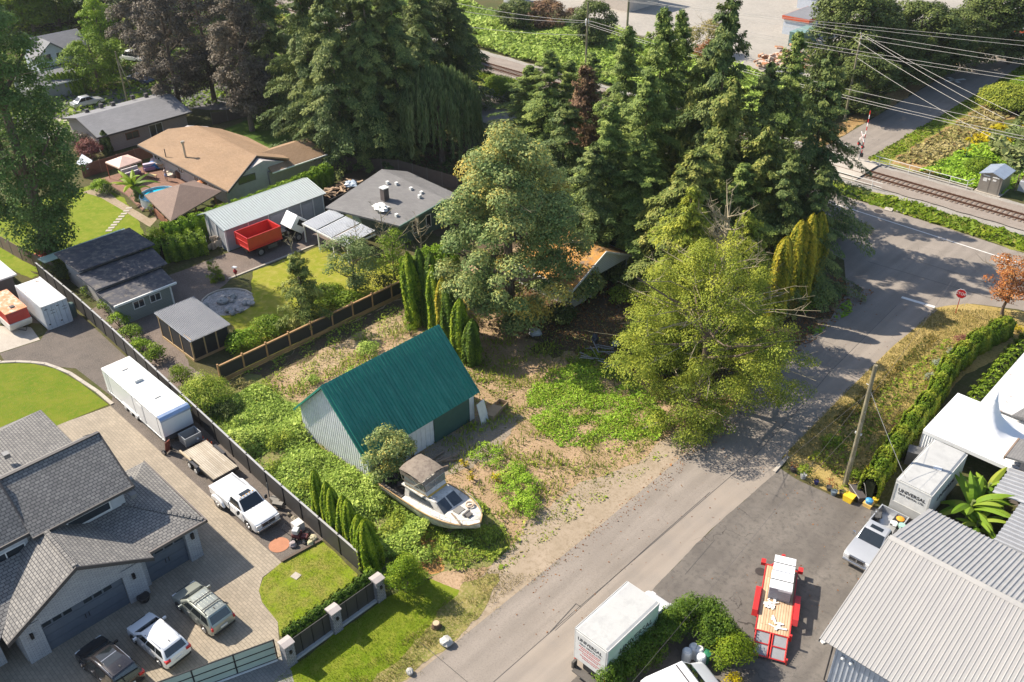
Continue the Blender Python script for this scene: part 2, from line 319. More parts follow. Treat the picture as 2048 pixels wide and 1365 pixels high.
# roads
sheet('road',[(-28.7,-40),(-28.6,38),(-28.8,50),(-29.9,62),(-30.2,74),(-31.5,80),(-35,86.2),(-45,89.2),(-62,89.5),(-200,90),(-200,101.2),(-44,101.4),(-30,101.2),(-22.8,100.8),(60,100.6),(60,88.5),(-17.9,88.4),(-21.6,86.4),(-23.4,83.4),(-23.8,74.2),(-23.55,65),(-23.1,53.2),(-24.75,52),(-24.9,31),(-24.6,-40)],.008,M_asph)
sheet('road',[(-24.9,-40),(-24.9,31),(-24.75,52),(-25.3,60),(-26.0,66),(-26.8,81),(-26.3,84.2),(-23.55,83.0),(-23.85,74.2),(-23.6,65),(-23.12,53.2),(-22.5,51.8),(-22.7,42.8),(-22.4,36),(-21.6,27.5),(-21.8,-40)],.012,M_asph2)
sheet('road',[(-52.6,101.3),(-52.5,120.3),(-53.6,155.3),(-55.1,175.5),(-56.5,200),(-58,260),(-51,260),(-49.5,200),(-46.5,171),(-46,161),(-46.2,116),(-45.2,113),(-43.6,101.3)],.012,M_asph)
sheet('pavement',[(-22.4,36),(-22.7,42.8),(-22.5,51.9),(-20.5,51.7),(-17.8,51.9),(-16.05,52.65),(-11.8,54.2),(4,54.2),(4,-30),(-21.7,-30),(-21.6,27.5)],.016,M_yard,jag=.07)
# lane markings
def line(name,pts,wd,m=None,z=.02):
    mb=MB()
    for (x0,y0),(x1,y1) in zip(pts[:-1],pts[1:]):
        L=math.hypot(x1-x0,y1-y0); nx,ny=-(y1-y0)/L*wd/2,(x1-x0)/L*wd/2
        mb.face([(x0-nx,y0-ny,z),(x1-nx,y1-ny,z),(x1+nx,y1+ny,z),(x0+nx,y0+ny,z)])
    o=mesh(name,mb,m or M_white_mk); setp(o,kind='structure'); return o
line('road_marking',[(-200,98.7),(-40.6,98.5),(-23,98.15),(60,98)],.16)
line('road_marking',[W2(1803,595),W2(1870,615)],.42)
line('road_marking',[(-41,94.6),(-38.5,94.55)],.22,M_yel_mk)
for a,b in (((-33,87.6),(-18.2,89.0)),((-30.3,91.2),(-22,91.6))): line('road_seam',[a,b],.05,M_crack,.0225)
line('road_seam',[(-24.9,-20),(-24.9,31),(-24.75,52),(-25.3,60),(-26.0,66),(-26.8,81)],.035,M_crack,.0225)
line('road_seam',[W2(1100,1265),W2(1152,1208),W2(1162,1215)],.05,M_crack,.0225)
line('road_seam',[W2(1110,1262),W2(1300,1090),W2(1420,985)],.03,M_crack,.0225)
line('road_seam',[W2(840,1285),W2(1000,1420)],.04,M_crack,.0225)
line('road_seam',[W2(1430,1080),W2(1370,1150)],.04,M_crack,.0225)
for q in (((1905,560),(1846,612)),((1922,553),(1885,600)),((1930,553),(1890,603)),((1962,562),(1928,612))): line('road_seam',[W2(*q[0]),W2(*q[1])],.06,M_asph2,.0225)
line('road_marking',[W2(1690,292),W2(1703,297)],.5,z=.03)
for q in (((1889,163),(1930,159)),((1897,155),(1918,166))): line('road_marking',[W2(*q[0]),W2(*q[1])],.7,z=.03)
# manhole covers
M_iron=P('cast_iron',(.06,.05,.045),.6,.3)
for p,r,lab in ((W2(1521,1144),.36,'round dark manhole cover in the dark asphalt yard'),(W2(1757,423),.5,'round manhole cover on the shoulder of the cross road')):
    mb=MB(); mb.lathe((p[0],p[1],.021),[(r,0),(r,.008)],24); mb.lathe((p[0],p[1],.021),[(r*.8,.009),(r*.8,.014)],20); single('manhole_cover',lab,'manhole cover',mb,M_iron,group='round covers set in the paving')
# verges, lots, lawns (each a thin sheet of its own)
sheet('dirt_lot',[(-27.5,14),(-27.5,38),(-27.5,50),(-28.5,62),(-29,74),(-32,80),(-45,82),(-62,80),(-63.3,60),(-63.2,28),(-62.5,24.3),(-37,23.6),(-33.5,26.5),(-31.5,22)],.004,M_dirt,jag=.5)
sheet('dry_soil_patch',pxs((560,740),(700,650),(830,620),(800,660),(650,740),(600,770)),.006,mat('pale_soil',(.42,.31,.2),(.30,.22,.13),sc=.9,rough=.97,c3=(.2,.16,.09),sc2=5,bump=.05),jag=.5)
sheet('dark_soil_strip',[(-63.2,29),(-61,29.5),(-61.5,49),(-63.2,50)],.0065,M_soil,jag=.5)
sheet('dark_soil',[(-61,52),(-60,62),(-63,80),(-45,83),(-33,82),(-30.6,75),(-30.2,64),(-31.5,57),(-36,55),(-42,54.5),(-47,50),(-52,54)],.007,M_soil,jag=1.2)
sheet('gravel_shoulder',[(-27.5,24),(-27.5,38),(-27.7,52),(-29.4,54),(-31,50),(-30.9,44),(-32.6,40),(-32.5,35),(-31.5,30),(-30.3,26),(-29.3,20),(-28.9,14),(-27.5,14)],.0065,M_grav,jag=.3)
sheet('gravel_shoulder',[(-43.9,34),(-43.7,41.5),(-41.3,43),(-39.5,39),(-39.5,35.5),(-41,33.5)],.0085,mat('barn_gravel',(.27,.22,.17),(.21,.175,.135),sc=.7,rough=.97,c3=(.34,.29,.23),sc2=8,bump=.03,bsc=10),jag=.6)
sheet('dry_soil_patch',pxs((815,1070),(855,1055),(880,1075),(862,1100),(835,1100)),.012,mat('orange_soil',(.42,.22,.07),(.33,.18,.07),sc=1.5,rough=.97,c3=(.25,.15,.06),sc2=6,bump=.05),jag=.3)
sheet('dry_soil_patch',pxs((832,1120),(885,1110),(888,1140),(858,1152),(838,1140)),.012,MATS['orange_soil'],jag=.3)
sheet('lawn',[(-34.45,14.2),(-34.5,23.0),(-33.6,26.3),(-31.2,26.8),(-30.2,24),(-29.3,18),(-29.0,10),(-33.5,8)],.014,M_lawn,jag=.15)
sheet('verge_grass',[(-28.75,8),(-28.8,26),(-30.5,29.5),(-31.8,27.5),(-30.8,24),(-29.9,18),(-29.6,8)],.018,mat('verge_dry',(.24,.20,.07),(.16,.17,.04),sc=.9,rough=.95,c3=(.33,.26,.13),sc2=6,bump=.05),jag=.3)
sheet('lawn',pxs((562,1127),(640,1078),(716,1150),(700,1185),(610,1280),(560,1272),(556,1243),(524,1205),(518,1182),(527,1156)),.022,M_lawnp,jag=.05)
sheet('driveway',[(-68.2,15.6),(-67.4,20.2),(-42.0,20.15),(-41.8,18.5),(-41.0,17.7),(-40,17.3),(-37.9,17.1),(-36.9,16.5),(-35.55,15.9),(-36.9,11.5),(-38.6,6.5),(-42,-6),(-68,-6)],.012,M_pav)
sheet('driveway',[(-35.5,15.85),(-34.2,15.6),(-29,13.2),(-28.9,5),(-36,5),(-36.9,11.5)],.015,M_pavg)
sheet('gravel_strip',[(-42.1,20.15),(-67.4,20.2),(-68.5,20.9),(-75,20.6),(-80.7,16.6),(-82.5,16.8),(-82.0,20.3),(-84,22.2),(-88,19.5),(-93,19),(-94,25),(-83,24.9),(-62,24.2),(-41.7,23.4)],.010,M_gravd)
sheet('concrete_pad',pxs((-60,715),(0,706),(80,680),(62,655),(-60,650)),.015,M_conc)
sheet('lawn',[(-81,10),(-80.75,16.2),(-78.9,18.1),(-76.3,19.3),(-72.6,19.9),(-67.7,20.15),(-68.05,16.0),(-67.6,4),(-84,4)],.016,mat('lawn_moss',(.10,.155,.008),(.145,.175,.014),sc=.5,rough=.9,c3=(.16,.17,.02),sc2=2.2,bump=.04,bsc=14))
# kerbs
def kerb(pts,wd,h,m,name='kerb'):
    mb=MB()
    for (x0,y0),(x1,y1) in zip(pts[:-1],pts[1:]):
        L=math.hypot(x1-x0,y1-y0); mb.obox(((x0+x1)/2,(y0+y1)/2,h/2),(L+.03,wd,h),math.atan2(y1-y0,x1-x0))
    o=mesh(name,mb,m); setp(o,kind='structure'); return o
kerb([(-84,15.5),(-80.9,16.3),(-80,17.3),(-78.9,18.2),(-77.7,19.0),(-76.3,19.45),(-74.6,19.9),(-72.6,20.1),(-70.2,20.35),(-67.5,20.4)],.3,.09,M_conc)
kerb([(-42.0,20.2),(-41.7,23.2)],.18,.16,P('timber_edge',(.13,.10,.08),.9))
kerb([(-34.8,15.6),(-34.8,23.2)],.42,.2,P('sill_concrete',(.42,.42,.40),.8))
kerb([W2(1548,945),W2(1575,915)],.25,.12,M_conc)
# right-hand verge
sheet('verge_grass',[(-23.5,53.2),(-23.9,65),(-24.1,74.2),(-23.9,83),(-22,86.1),(-18,88.1),(-12,88.3),(-8,86),(-15,82),(-17.3,74),(-17.2,64),(-16,54.4),(-16.4,53.1),(-18,52.3),(-20.5,52)],.010,M_olive,jag=.15)
# cross road verge, ballast, track
sheet('verge_grass',[(-60,101.3),(-44.2,101.6),(-30,101.3),(-22.8,101),(60,100.8),(60,105.6),(-24,105.4),(-36,105.2),(-40,105.8),(-43.7,106),(-60,105)],.018,M_ylw,jag=.35)
sheet('verge_grass',[(-200,101.3),(-60,101.3),(-54,101.4),(-54,104),(-80,104.2),(-104,106.5),(-120,107.5),(-200,109)],.018,M_ylw,jag=.4)
sheet('ballast',[(-200,106.5),(-110,106.8),(-60,105.2),(-45,105),(60,104.6),(60,114.6),(-29,113.6),(-45,113.6),(-60,114),(-110,115.5),(-200,116.5)],.024,M_ballast,jag=.25)
sheet('ballast',[(-200,107.2),(-110,107.2),(-54,106.3),(60,105.9),(60,112.6),(-54,112.6),(-110,114),(-200,114)],.13,M_ballb,jag=.2)
sheet('level_crossing',[(-53.3,107),(-43.9,107),(-43.9,112.6),(-53.3,112.6)],.33,M_conc)
mb=MB(); mb.box(-53.3,106.2,0,-43.9,107,.2); mb.box(-53.3,112.6,0,-43.9,113.4,.2); o=mesh('crossing_ramp',mb,M_conc); setp(o,kind='structure')
t=Thing('railway_track','rusty single railway track on ballast crossing behind the road','railway track',(0,109.4,0))
mb=MB(); mb2=MB()
for y in (-.73,.73): mb.box(-230,y-.035,.30,80,y+.035,.36); mb.box(-230,y-.075,.20,80,y+.075,.22); mb.box(-230,y-.012,.22,80,y+.012,.30)
t.part('rail',mb,P('rail_rust',(.17,.085,.05),.55,.5))
x=-130
while x<80:
    if not -53.3<x<-43.9: mb2.box(x,-1.3,.03,x+.25,1.3,.195)
    x+=.6
o=t.part('sleepers',mb2,P('sleeper_wood',(.19,.145,.115),.9)); setp(o,kind='stuff')
# far ground
sheet('gravel_yard',[(-150,150),(-60,136),(-58,175),(-62,260),(-300,420),(-300,190)],.03,M_ind,jag=.8)
sheet('field',[(-45.6,116),(-45.4,160),(-46,172),(-49,200),(-50.5,260),(300,400),(300,114.8),(-29,114.5)],.006,g)
sheet('verge_grass',[(-45.9,114),(-45.7,160),(-46,172),(-49,200),(-46.5,200),(-42,170),(-41.5,160),(-42,130),(-40,114.2)],.020,M_ylw,jag=.4)
sheet('ditch_straw',[(-43.6,115),(-43.4,130),(-43,150),(-43.5,168),(-38,168),(-37.8,150),(-38.5,135),(-39.5,126),(-36.5,117),(-38,115)],.024,M_straw,jag=.6)
sheet('verge_grass',[(-52.5,113.6),(-52.7,120),(-53.7,155),(-55.3,176),(-57,200),(-59,200),(-57.5,170),(-57,150),(-55.2,125),(-56,113.8)],.020,M_straw,jag=.4)
# neighbours' yards
sheet('gravel_drive',[(-84.7,29),(-84.7,55),(-81,56),(-78,55),(-76.5,50.6),(-79.2,49.8),(-79.6,39.8),(-76.5,33.5),(-74,30),(-68,27.8),(-63.8,28),(-63.8,25.2),(-84,26)],.010,mat('gravel_purple',(.17,.135,.115),(.13,.105,.09),sc=.6,rough=.97,c3=(.24,.20,.17),sc2=9,bump=.03,bsc=12),jag=.15)
sheet('lawn',[(-79,41.5),(-78.6,49.3),(-76,50.5),(-72.8,52),(-68,54),(-64.3,52),(-63.8,40),(-63.7,30),(-66,31),(-68,33.3),(-71,34.2),(-73.8,33.4),(-74.6,36),(-75,38.8),(-77,40)],.014,M_lawn2,jag=.12)
kerb([(-79.4,38.8),(-79.2,49.4)],.22,.1,M_conc)
sheet('rock_garden',[(-74.1+2.9*math.cos(a)*.92-1.2,36.2+2.5*math.sin(a)) for a in [i*PI/9 for i in range(18)]],.018,mat('river_gravel',(.42,.40,.38),(.28,.27,.26),sc=2,rough=.95,c3=(.16,.15,.15),sc2=7,bump=.06,bsc=8))
kerb([(-75.3+2.75*math.cos(a),36.2+2.55*math.sin(a)) for a in [PI*.45+i*PI*1.25/10 for i in range(11)]],.16,.12,M_conc)
sheet('lawn',[(-110,20),(-114,34),(-113.6,40.5),(-107,40.8),(-99.5,39),(-95,37.4),(-91.6,38.5),(-91.6,27),(-97,25),(-104,20)],.012,M_lawn,jag=.15)
sheet('lawn',[(-130,10),(-122,26),(-112,33),(-104,30),(-96.5,25.3),(-94.8,25.4),(-94.6,24.6),(-104,23),(-120,14)],.015,M_lawn,jag=.2)
sheet('gravel_path',pxs((165,385),(205,372),(235,400),(300,438),(322,430),(300,455),(240,418),(200,395)),.017,M_grav)
sheet('wooden_deck',[(-114.6,41.5),(-114.2,48.8),(-100,49.5),(-99.6,47.2),(-98,43.5),(-101.5,40.6),(-107,41.4)],.11,M_deck)
sheet('deck_side',[(-114.7,41.4),(-114.3,48.9),(-99.9,49.6),(-99.5,47.2),(-97.9,43.5),(-101.5,40.5),(-107,41.3)],.06,P('deck_trim',(.1,.05,.035),.8))
sheet('lawn',[(-112,56),(-100,60),(-96.5,64),(-97,72),(-112,75),(-120,66),(-118,58)],.012,mat('lawn_dark',(.05,.10,.012),(.07,.12,.015),sc=.7,rough=.9,c3=(.04,.07,.01),sc2=5,bump=.04,bsc=14),jag=.3)
sheet('concrete_pad',[(-79,60),(-73,61.8),(-72,66),(-80,70),(-84,66)],.012,mat('patio_brown',(.30,.18,.12),(.38,.30,.24),sc=.6,rough=.95,c3=(.2,.12,.08),sc2=4),jag=.2)
sheet('yard_soil',[(-62.8,62),(-61,80),(-90,84),(-96,72),(-92,62),(-84,60),(-70,60.5)],.006,M_soil,jag=.6)
sheet('street',[(-160,30),(-146,66),(-120,90),(-112,90),(-118,72),(-136,60),(-150,28)],.010,mat('street_asph',(.12,.12,.125),(.16,.155,.15),sc=.4,rough=.9),jag=.3)
sheet('concrete_pad',[(-142,42),(-134.5,42),(-134,60),(-141,62)],.016,M_conc)

sheet('weed_bed',[(-62.3,24.4),(-50,24.0),(-38,23.7),(-35,24),(-33.4,27),(-31.6,29.5),(-31.8,32),(-34,33.5),(-37,33.5),(-43.5,31.5),(-44.2,29.2),(-52.6,29.2),(-56.5,31.5),(-63,31)],.0075,mat('weed_soil',(.15,.18,.04),(.20,.19,.07),sc=.8,rough=.95,c3=(.20,.17,.09),sc2=3,bump=.06,bsc=6),jag=.4)
# ======================= BUILDINGS =======================
M_glass=mat('window_glass',(.02,.028,.035),(.03,.04,.05),sc=1,rough=.06,spec=.8)
M_trimw=P('white_trim',(.72,.72,.70),.5); M_black=P('black_metal',(.02,.02,.022),.4,.3); M_dk=P('dark_trim',(.06,.055,.055),.6)
M_sh_dark=brickmat('shingles_dark',(.175,.168,.158),(.255,.242,.222),(.055,.055,.06),.32,.22,ms=.022,bump=.015,patch=.12)
M_sh_grey=brickmat('shingles_grey',(.17,.172,.185),(.20,.20,.21),(.13,.13,.14),.5,.18,ms=.01,bump=.006,patch=.12)
M_sh_brown=brickmat('shingles_brown',(.26,.165,.09),(.30,.195,.115),(.20,.125,.07),.4,.17,ms=.01,bump=.006,patch=.14)
M_sh_brown2=brickmat('shingles_brown_grey',(.18,.125,.10),(.215,.15,.12),(.13,.09,.07),.4,.17,ms=.01,bump=.006,patch=.1)
M_sh_char=brickmat('shingles_charcoal',(.155,.15,.15),(.185,.18,.175),(.11,.11,.11),.5,.18,ms=.01,bump=.006,patch=.15)
M_brick=brickmat('grey_brick',(.36,.37,.39),(.46,.465,.475),(.22,.22,.235),.36,.10,ms=.016,bump=.01,patch=.08)
M_green_wall=P('wall_dark_green',(.055,.105,.085),.7); M_grey_wall=P('wall_grey',(.26,.27,.26),.7); M_tan_wall=P('wall_taupe',(.30,.26,.235),.7)
M_gsiding=brickmat('siding_grey_green',(.23,.255,.235),(.245,.27,.25),(.13,.15,.14),6,.16,ms=.012,bump=.01,patch=.06)
M_wsiding=brickmat('siding_white',(.62,.64,.64),(.66,.67,.66),(.36,.38,.4),6,.2,ms=.014,bump=.012,patch=.07)
M_tsiding=brickmat('siding_taupe',(.31,.265,.24),(.33,.285,.26),(.2,.17,.15),6,.2,ms=.012,bump=.01,patch=.06)
def wallbox(t,x0,y0,x1,y1,z0,z1,m,name='wall'):
    return t.part(name,MB().box(x0,y0,z0,x1,y1,z1),m)
def gable(t,x0,x1,y0,y1,ze,zr,ax,m,ov=.35,th=.16,wm=None,trim=None,rx=None,name='roof',endov=None):
    """ax='y': ridge runs along y. walls x0..x1,y0..y1; roof overhangs by ov"""
    eo=ov if endov is None else endov
    if ax=='y': c=(x0+x1)/2 if rx is None else rx; lo,hi,a,b=x0,x1,y0,y1
    else: c=(y0+y1)/2 if rx is None else rx; lo,hi,a,b=y0,y1,x0,x1
    s1=(zr-ze)/(c-lo); s2=(zr-ze)/(hi-c)
    if wm:
        prof=[(lo,0),(hi,0),(hi,ze-.02),(c,zr-.02),(lo,ze-.02)]
        t.part('wall',MB().prism(prof,a,b,'y' if ax=='y' else 'x'),wm)
    def pt(u,v,z): return (u,v,z) if ax=='y' else (v,u,z)
    L=[(lo-ov,ze-s1*ov),(c,zr)]; R=[(hi+ov,ze-s2*ov),(c,zr)]
    mb=MB()
    A=[pt(lo-ov,a-eo,ze-s1*ov+th),pt(c,a-eo,zr+th),pt(c,b+eo,zr+th),pt(lo-ov,b+eo,ze-s1*ov+th)]
    B=[pt(hi+ov,a-eo,ze-s2*ov+th),pt(c,a-eo,zr+th),pt(c,b+eo,zr+th),pt(hi+ov,b+eo,ze-s2*ov+th)]
    mb.slab(A,th-.02); mb.slab(B,th-.02); r=t.part(name,mb,m)
    if trim:
        mt=MB()
        for P0,P1 in ((A[0],A[1]),(B[0],B[1]),(A[3],A[2]),(B[3],B[2]),(A[0],A[3]),(B[0],B[3])):
            p0,p1=V(*P0),V(*P1); d=unit(p1-p0); up=V(0,0,1); s=unit(np.cross(d,up))*.035
            mt.add([p0-s+up*.02,p0+s+up*.02,p1+s+up*.02,p1-s+up*.02,p0-s-up*.2,p0+s-up*.2,p1+s-up*.2,p1-s-up*.2],[(0,1,2,3),(7,6,5,4),(0,4,5,1),(2,6,7,3),(1,5,6,2),(0,3,7,4)])
        t.part('fascia',mt,trim)
    return r
def hip(t,x0,y0,x1,y1,ze,zr,m,ov=.4,ax='y',run=None,th=.12,trim=None,name='roof'):
    X0,Y0,X1,Y1=x0-ov,y0-ov,x1+ov,y1+ov
    if ax=='y': h=(X1-X0)/2 if run is None else run; a,b=((X0+X1)/2,Y0+h,zr),((X0+X1)/2,Y1-h,zr)
    else: h=(Y1-Y0)/2 if run is None else run; a,b=(X0+h,(Y0+Y1)/2,zr),(X1-h,(Y0+Y1)/2,zr)
    c=[(X0,Y0,ze),(X1,Y0,ze),(X1,Y1,ze),(X0,Y1,ze)]
    mb=MB(); 
    if ax=='y': F=[(0,1,4),(1,2,5,4),(2,3,5),(3,0,4,5)]
    else: F=[(0,1,5,4),(1,2,5),(2,3,4,5),(3,0,4)]
    mb.add(c+[a,b],F+[(3,2,1,0)]); mb.add(c+[(p[0],p[1],ze-th) for p in c],[(0,4,5,1),(1,5,6,2),(2,6,7,3),(3,7,4,0)])
    r=t.part(name,mb,m)
    if trim:
        mt=MB(); w=.05; mt.box(X0-w,Y0-w,ze-.2,X1+w,Y0,ze-.01); mt.box(X0-w,Y1,ze-.2,X1+w,Y1+w,ze-.01); mt.box(X0-w,Y0,ze-.2,X0,Y1,ze-.01); mt.box(X1,Y0,ze-.2,X1+w,Y1,ze-.01); t.part('gutter',mt,trim)
    return r
def window(t,face,x,y,z0,z1,w,fm=M_trimw,gm=None,mull=1,fr=.07,name='window'):
    """face '+x','-x','+y','-y'; (x,y) centre of opening on the wall"""
    mb=MB(); gl=MB(); s=1 if face[0]=='+' else -1; d=.05
    def bx(m,u0,u1,a0,a1,d0,d1):
        d0,d1=sorted((s*d0,s*d1))
        if face[1]=='x': m.box(x+d0,y+u0,a0,x+d1,y+u1,a1)
        else: m.box(x+u0,y+d0,a0,x+u1,y+d1,a1)
    h=w/2
    bx(mb,-h,-h+fr,z0,z1,-.02,d); bx(mb,h-fr,h,z0,z1,-.02,d); bx(mb,-h+fr,h-fr,z0,z0+fr,-.02,d); bx(mb,-h+fr,h-fr,z1-fr,z1,-.02,d)
    for i in range(1,mull+1): u=-h+w*i/(mull+1); bx(mb,u-fr*.4,u+fr*.4,z0+fr,z1-fr,-.02,d*.8)
    bx(gl,-h+fr,h-fr,z0+fr,z1-fr,-.02,.018)
    o=t.part(name,mb,fm); t.part('glass',gl,gm or M_glass,parent=o); return o
def garage_door(t,y0,y1,x,z1,m,n=4):
    mb=MB(); h=z1/n
    for i in range(n): mb.box(x-.04,y0,i*h+.012,x+.03,y1,(i+1)*h-.012)
    mb.box(x-.05,y0,0,x,y1,z1)
    o=t.part('garage_door',mb,m); g=MB(); k=max(3,int((y1-y0)/.62)); w=(y1-y0)/k
    for i in range(k):
        if k>5 and i%2 and i%4==3: continue
        g.box(x+.03,y0+i*w+.06,z1-h+.14,x+.042,y0+(i+1)*w-.06,z1-.2)
    t.part('door_window',g,M_glass,parent=o,split=True); hd=MB(); c=(y0+y1)/2
    for s in (-.12,.12): hd.box(x+.03,c+s-.025,z1*.36,x+.075,c+s+.025,z1*.5)
    t.part('handle',hd,M_black,parent=o,split=True)
# ---- large modern house, lower left ----
t=Thing('modern_house','large grey brick house with dark shingle roofs and two garage doors','house',(-50,8,0),world=True)
t.part('wall',MB().prism([(-56.5,0),(-50.5,0),(-50.5,5.3),(-53.4,7.7),(-56.5,5.3)],-6,14.2,'y'),M_grey_wall)
t.part('wall',MB().box(-66,-4,0,-56.5,14.3,2.9),M_grey_wall)
# main two storey roof
mb=MB(); mb.slab([(-49.85,8.2,5.6),(-49.85,14.75,5.6),(-53.6,14.75,8.0),(-53.6,8.2,8.0)],.16); mb.slab([(-53.6,14.75,8.0),(-53.6,-8,8.0),(-57.4,-8,5.5),(-57.4,14.75,5.5)],.16)
t.part('main_roof',mb,M_sh_dark)
mb=MB(); mb.slab([(-50.3,-8,5.75),(-50.3,8.2,5.75),(-53.55,8.2,8.3),(-53.55,-8,8.3)],.16); mb.slab([(-53.55,-8,8.3),(-53.55,8.2,8.3),(-55,8.2,7.2),(-55,-8,7.2)],.16)
t.part('left_roof',mb,M_sh_dark)
mt=MB(); mt.box(-49.84,8.2,5.42,-49.74,14.8,5.63); mt.box(-50.29,-8,5.56,-50.19,8.24,5.79); 
for xa,za,xb,zb,yy in ((-49.8,5.6,-53.6,8.02,14.76),(-53.6,8.02,-57.4,5.52,14.76),(-50.25,5.75,-53.55,8.32,8.21)):
    mt.add([(xa,yy,za-.2),(xb,yy,zb-.2),(xb,yy,zb+.03),(xa,yy,za+.03),(xa,yy+.09,za-.2),(xb,yy+.09,zb-.2),(xb,yy+.09,zb+.03),(xa,yy+.09,za+.03)],[(0,1,2,3),(7,6,5,4),(3,2,6,7),(0,4,5,1),(1,5,6,2),(0,3,7,4)])
mt.box(-53.72,8.24,8.0,-53.48,14.8,8.06)
t.part('fascia',mt,M_dk)
t.part('upper_wall',MB().box(-50.5,8.6,3.2,-50.42,14.2,5.3).box(-50.5,-6,3,-50.8+.4,8,5.5),P('wall_pale',(.5,.52,.54),.6))
window(t,'+x',-50.4,11.8,4.22,4.98,2.9,mull=0,fr=.09); window(t,'+x',-50.4,6.6,4.0,5.2,2.4,mull=1,fr=.09); window(t,'+x',-50.4,3.0,4.0,5.2,2.0,mull=1,fr=.09)
# back wing (single storey)
hip(t,-66.1,-4,-57.2,14.3,2.95,5.0,M_sh_dark,ov=.55,ax='x',run=4.2,trim=M_dk)
# right garage wing, hip
mb=MB(); a,b,c,d=(-54.8,17.45,3.05),(-46.25,17.4,3.05),(-46.25,9,3.05),(-54.8,9,3.05); r0,r1=(-50.5,14.0,4.1),(-50.5,7,4.1)
mb.add([a,b,c,d,r0,r1],[(0,4,1),(1,4,5,2),(0,3,5,4),(0,1,2,3)]); mb.add([a,b,c,d]+[(p[0],p[1],2.93) for p in (a,b,c,d)],[(0,4,5,1),(1,5,6,2),(3,7,4,0)])
t.part('garage_roof',mb,M_sh_dark)
caps=MB()
for i in range(13):
    f=i/13; p=V(*r0)+(V(*b)-V(*r0))*f; caps.obox((p[0]+.1,p[1]+.1,p[2]+.02),(.34,.3,.045),math.atan2(b[1]-r0[1],b[0]-r0[0]),0,.2)
t.part('hip_cap',caps,M_sh_dark)
mt=MB(); mt.box(-46.24,9,2.84,-46.12,17.5,3.06); mt.box(-54.9,17.46,2.84,-46.12,17.56,3.06); t.part('gutter',mt,P('gutter_brown',(.13,.11,.10),.5))
t.part('wall',MB().box(-54,8,0,-46.9,16.9,2.93),M_brick)
t.part('brick_column',MB().box(-46.9,15.95,0,-46.45,16.85,2.9).box(-46.9,12.4,0,-46.6,13.1,2.9),M_brick,split=True)
garage_door(t,13.12,15.93,-46.82,2.55,P('door_slate',(.10,.12,.15),.55))
# front gable garage
gy0,gy1=4.9,12.75
t.part('wall',MB().prism([(gy0,0),(gy1,0),(gy1,3.0),(8.85,5.35),(gy0,3.0)],-52,-46.35,'x'),M_brick)
t.part('brick_column',MB().box(-46.35,4.95,0,-46.0,6.2,2.95).box(-46.35,11.35,0,-46.0,12.7,2.95),M_brick,split=True)
t.part('brick_lintel',MB().prism([(6.2,2.5),(11.35,2.5),(11.35,3.0),(12.7,3.02),(8.85,5.3),(4.95,3.02),(6.2,3.0)],-46.35,-46.0,'x'),M_brick)
garage_door(t,6.22,11.33,-46.2,2.5,MATS['door_slate'])
mb=MB(); mb.slab([(-45.62,9,5.6),(-45.62,13.4,3.05),(-50,13.4,3.05),(-53,9,5.6)],.17); mb.slab([(-45.62,9,5.6),(-45.62,4.2,2.9),(-52,4.2,2.9),(-53,9,5.6)],.17); t.part('gable_roof',mb,M_sh_dark)
caps=MB()
for i in range(16): caps.obox((-45.8-i*.26,9,5.63),(.3,.34,.05))
t.part('ridge_cap',caps,M_sh_dark)
mt=MB()
for (ya,za,yb,zb) in ((9,5.6,13.4,3.05),(4.2,2.9,9,5.6)):
    mt.add([(-45.6,ya,za-.26),(-45.6,yb,zb-.26),(-45.6,yb,zb+.02),(-45.6,ya,za+.02),(-45.5,ya,za-.26),(-45.5,yb,zb-.26),(-45.5,yb,zb+.02),(-45.5,ya,za+.02)],[(0,1,2,3),(7,6,5,4),(3,2,6,7),(0,4,5,1),(1,5,6,2),(0,3,7,4)])
t.part('fascia',mt,M_dk)
# roof between wings and left part of the lower roof
mb=MB(); mb.slab([(-46.3,-8,2.9),(-46.3,4.1,2.9),(-50.3,7.8,4.7),(-50.3,-8,4.7)],.12); t.part('lower_roof',mb,M_sh_dark)
t.part('wall',MB().box(-50,-6,0,-47.2,4.0,2.7),M_brick)
for y,z in ((12.0,2.15),(5.55,2.1)):
    l=MB().box(-46.0,y-.09,z-.2,-45.85,y+.09,z+.22); t.part('wall_lamp',l,M_black)
t.part('wall_lamp',MB().box(-46.45,16.3,1.95,-46.3,16.5,2.4),M_black)
v=MB(); v.box(-52.4,15.2,4.0,-52.0,15.6,4.35)
for p in ((30,985,3.6),(265,990,4.7)):
    q=W(*p); v.box(q[0]-.2,q[1]-.2,q[2]-.2,q[0]+.2,q[1]+.2,q[2]+.12)
q=W(12,910,4.6); v.box(q[0]-.25,q[1]-.2,q[2]-.2,q[0]+.25,q[1]+.2,q[2]+.15)
t.part('roof_vent',v,P('vent_grey',(.2,.2,.2),.5),split=True)
# ---- green roofed barn ----
t=Thing('barn','white metal barn with a steep ribbed dark teal roof beside the old boat','barn',(-48.2,34.5,0),world=True)
M_barnw=P('barn_white',(.74,.75,.76),.45); M_teal=mat('teal_metal',(.022,.225,.16),(.02,.18,.135),sc=.5,rough=.45,c3=(.05,.27,.20),sc2=1.6,stretch=(.3,2.6,.3))
bx0,bx1,by0,by1,be,br=-52.4,-43.95,29.35,40.15,2.85,7.0; cx=-48.17
t.part('wall',MB().prism([(bx0,0),(bx1,0),(bx1,be),(cx,br-.1),(bx0,be)],by0,by1,'y'),M_barnw)
rb=MB(); n=31
for i in range(n):
    x=bx0+.12+(bx1-bx0-.24)*i/(n-1); z=be+(br-.1-be)*(1-abs(x-cx)/(cx-bx0 if x<cx else bx1-cx))
    rb.box(x-.035,by0-.035,.02,x+.035,by0+.001,z-.03)
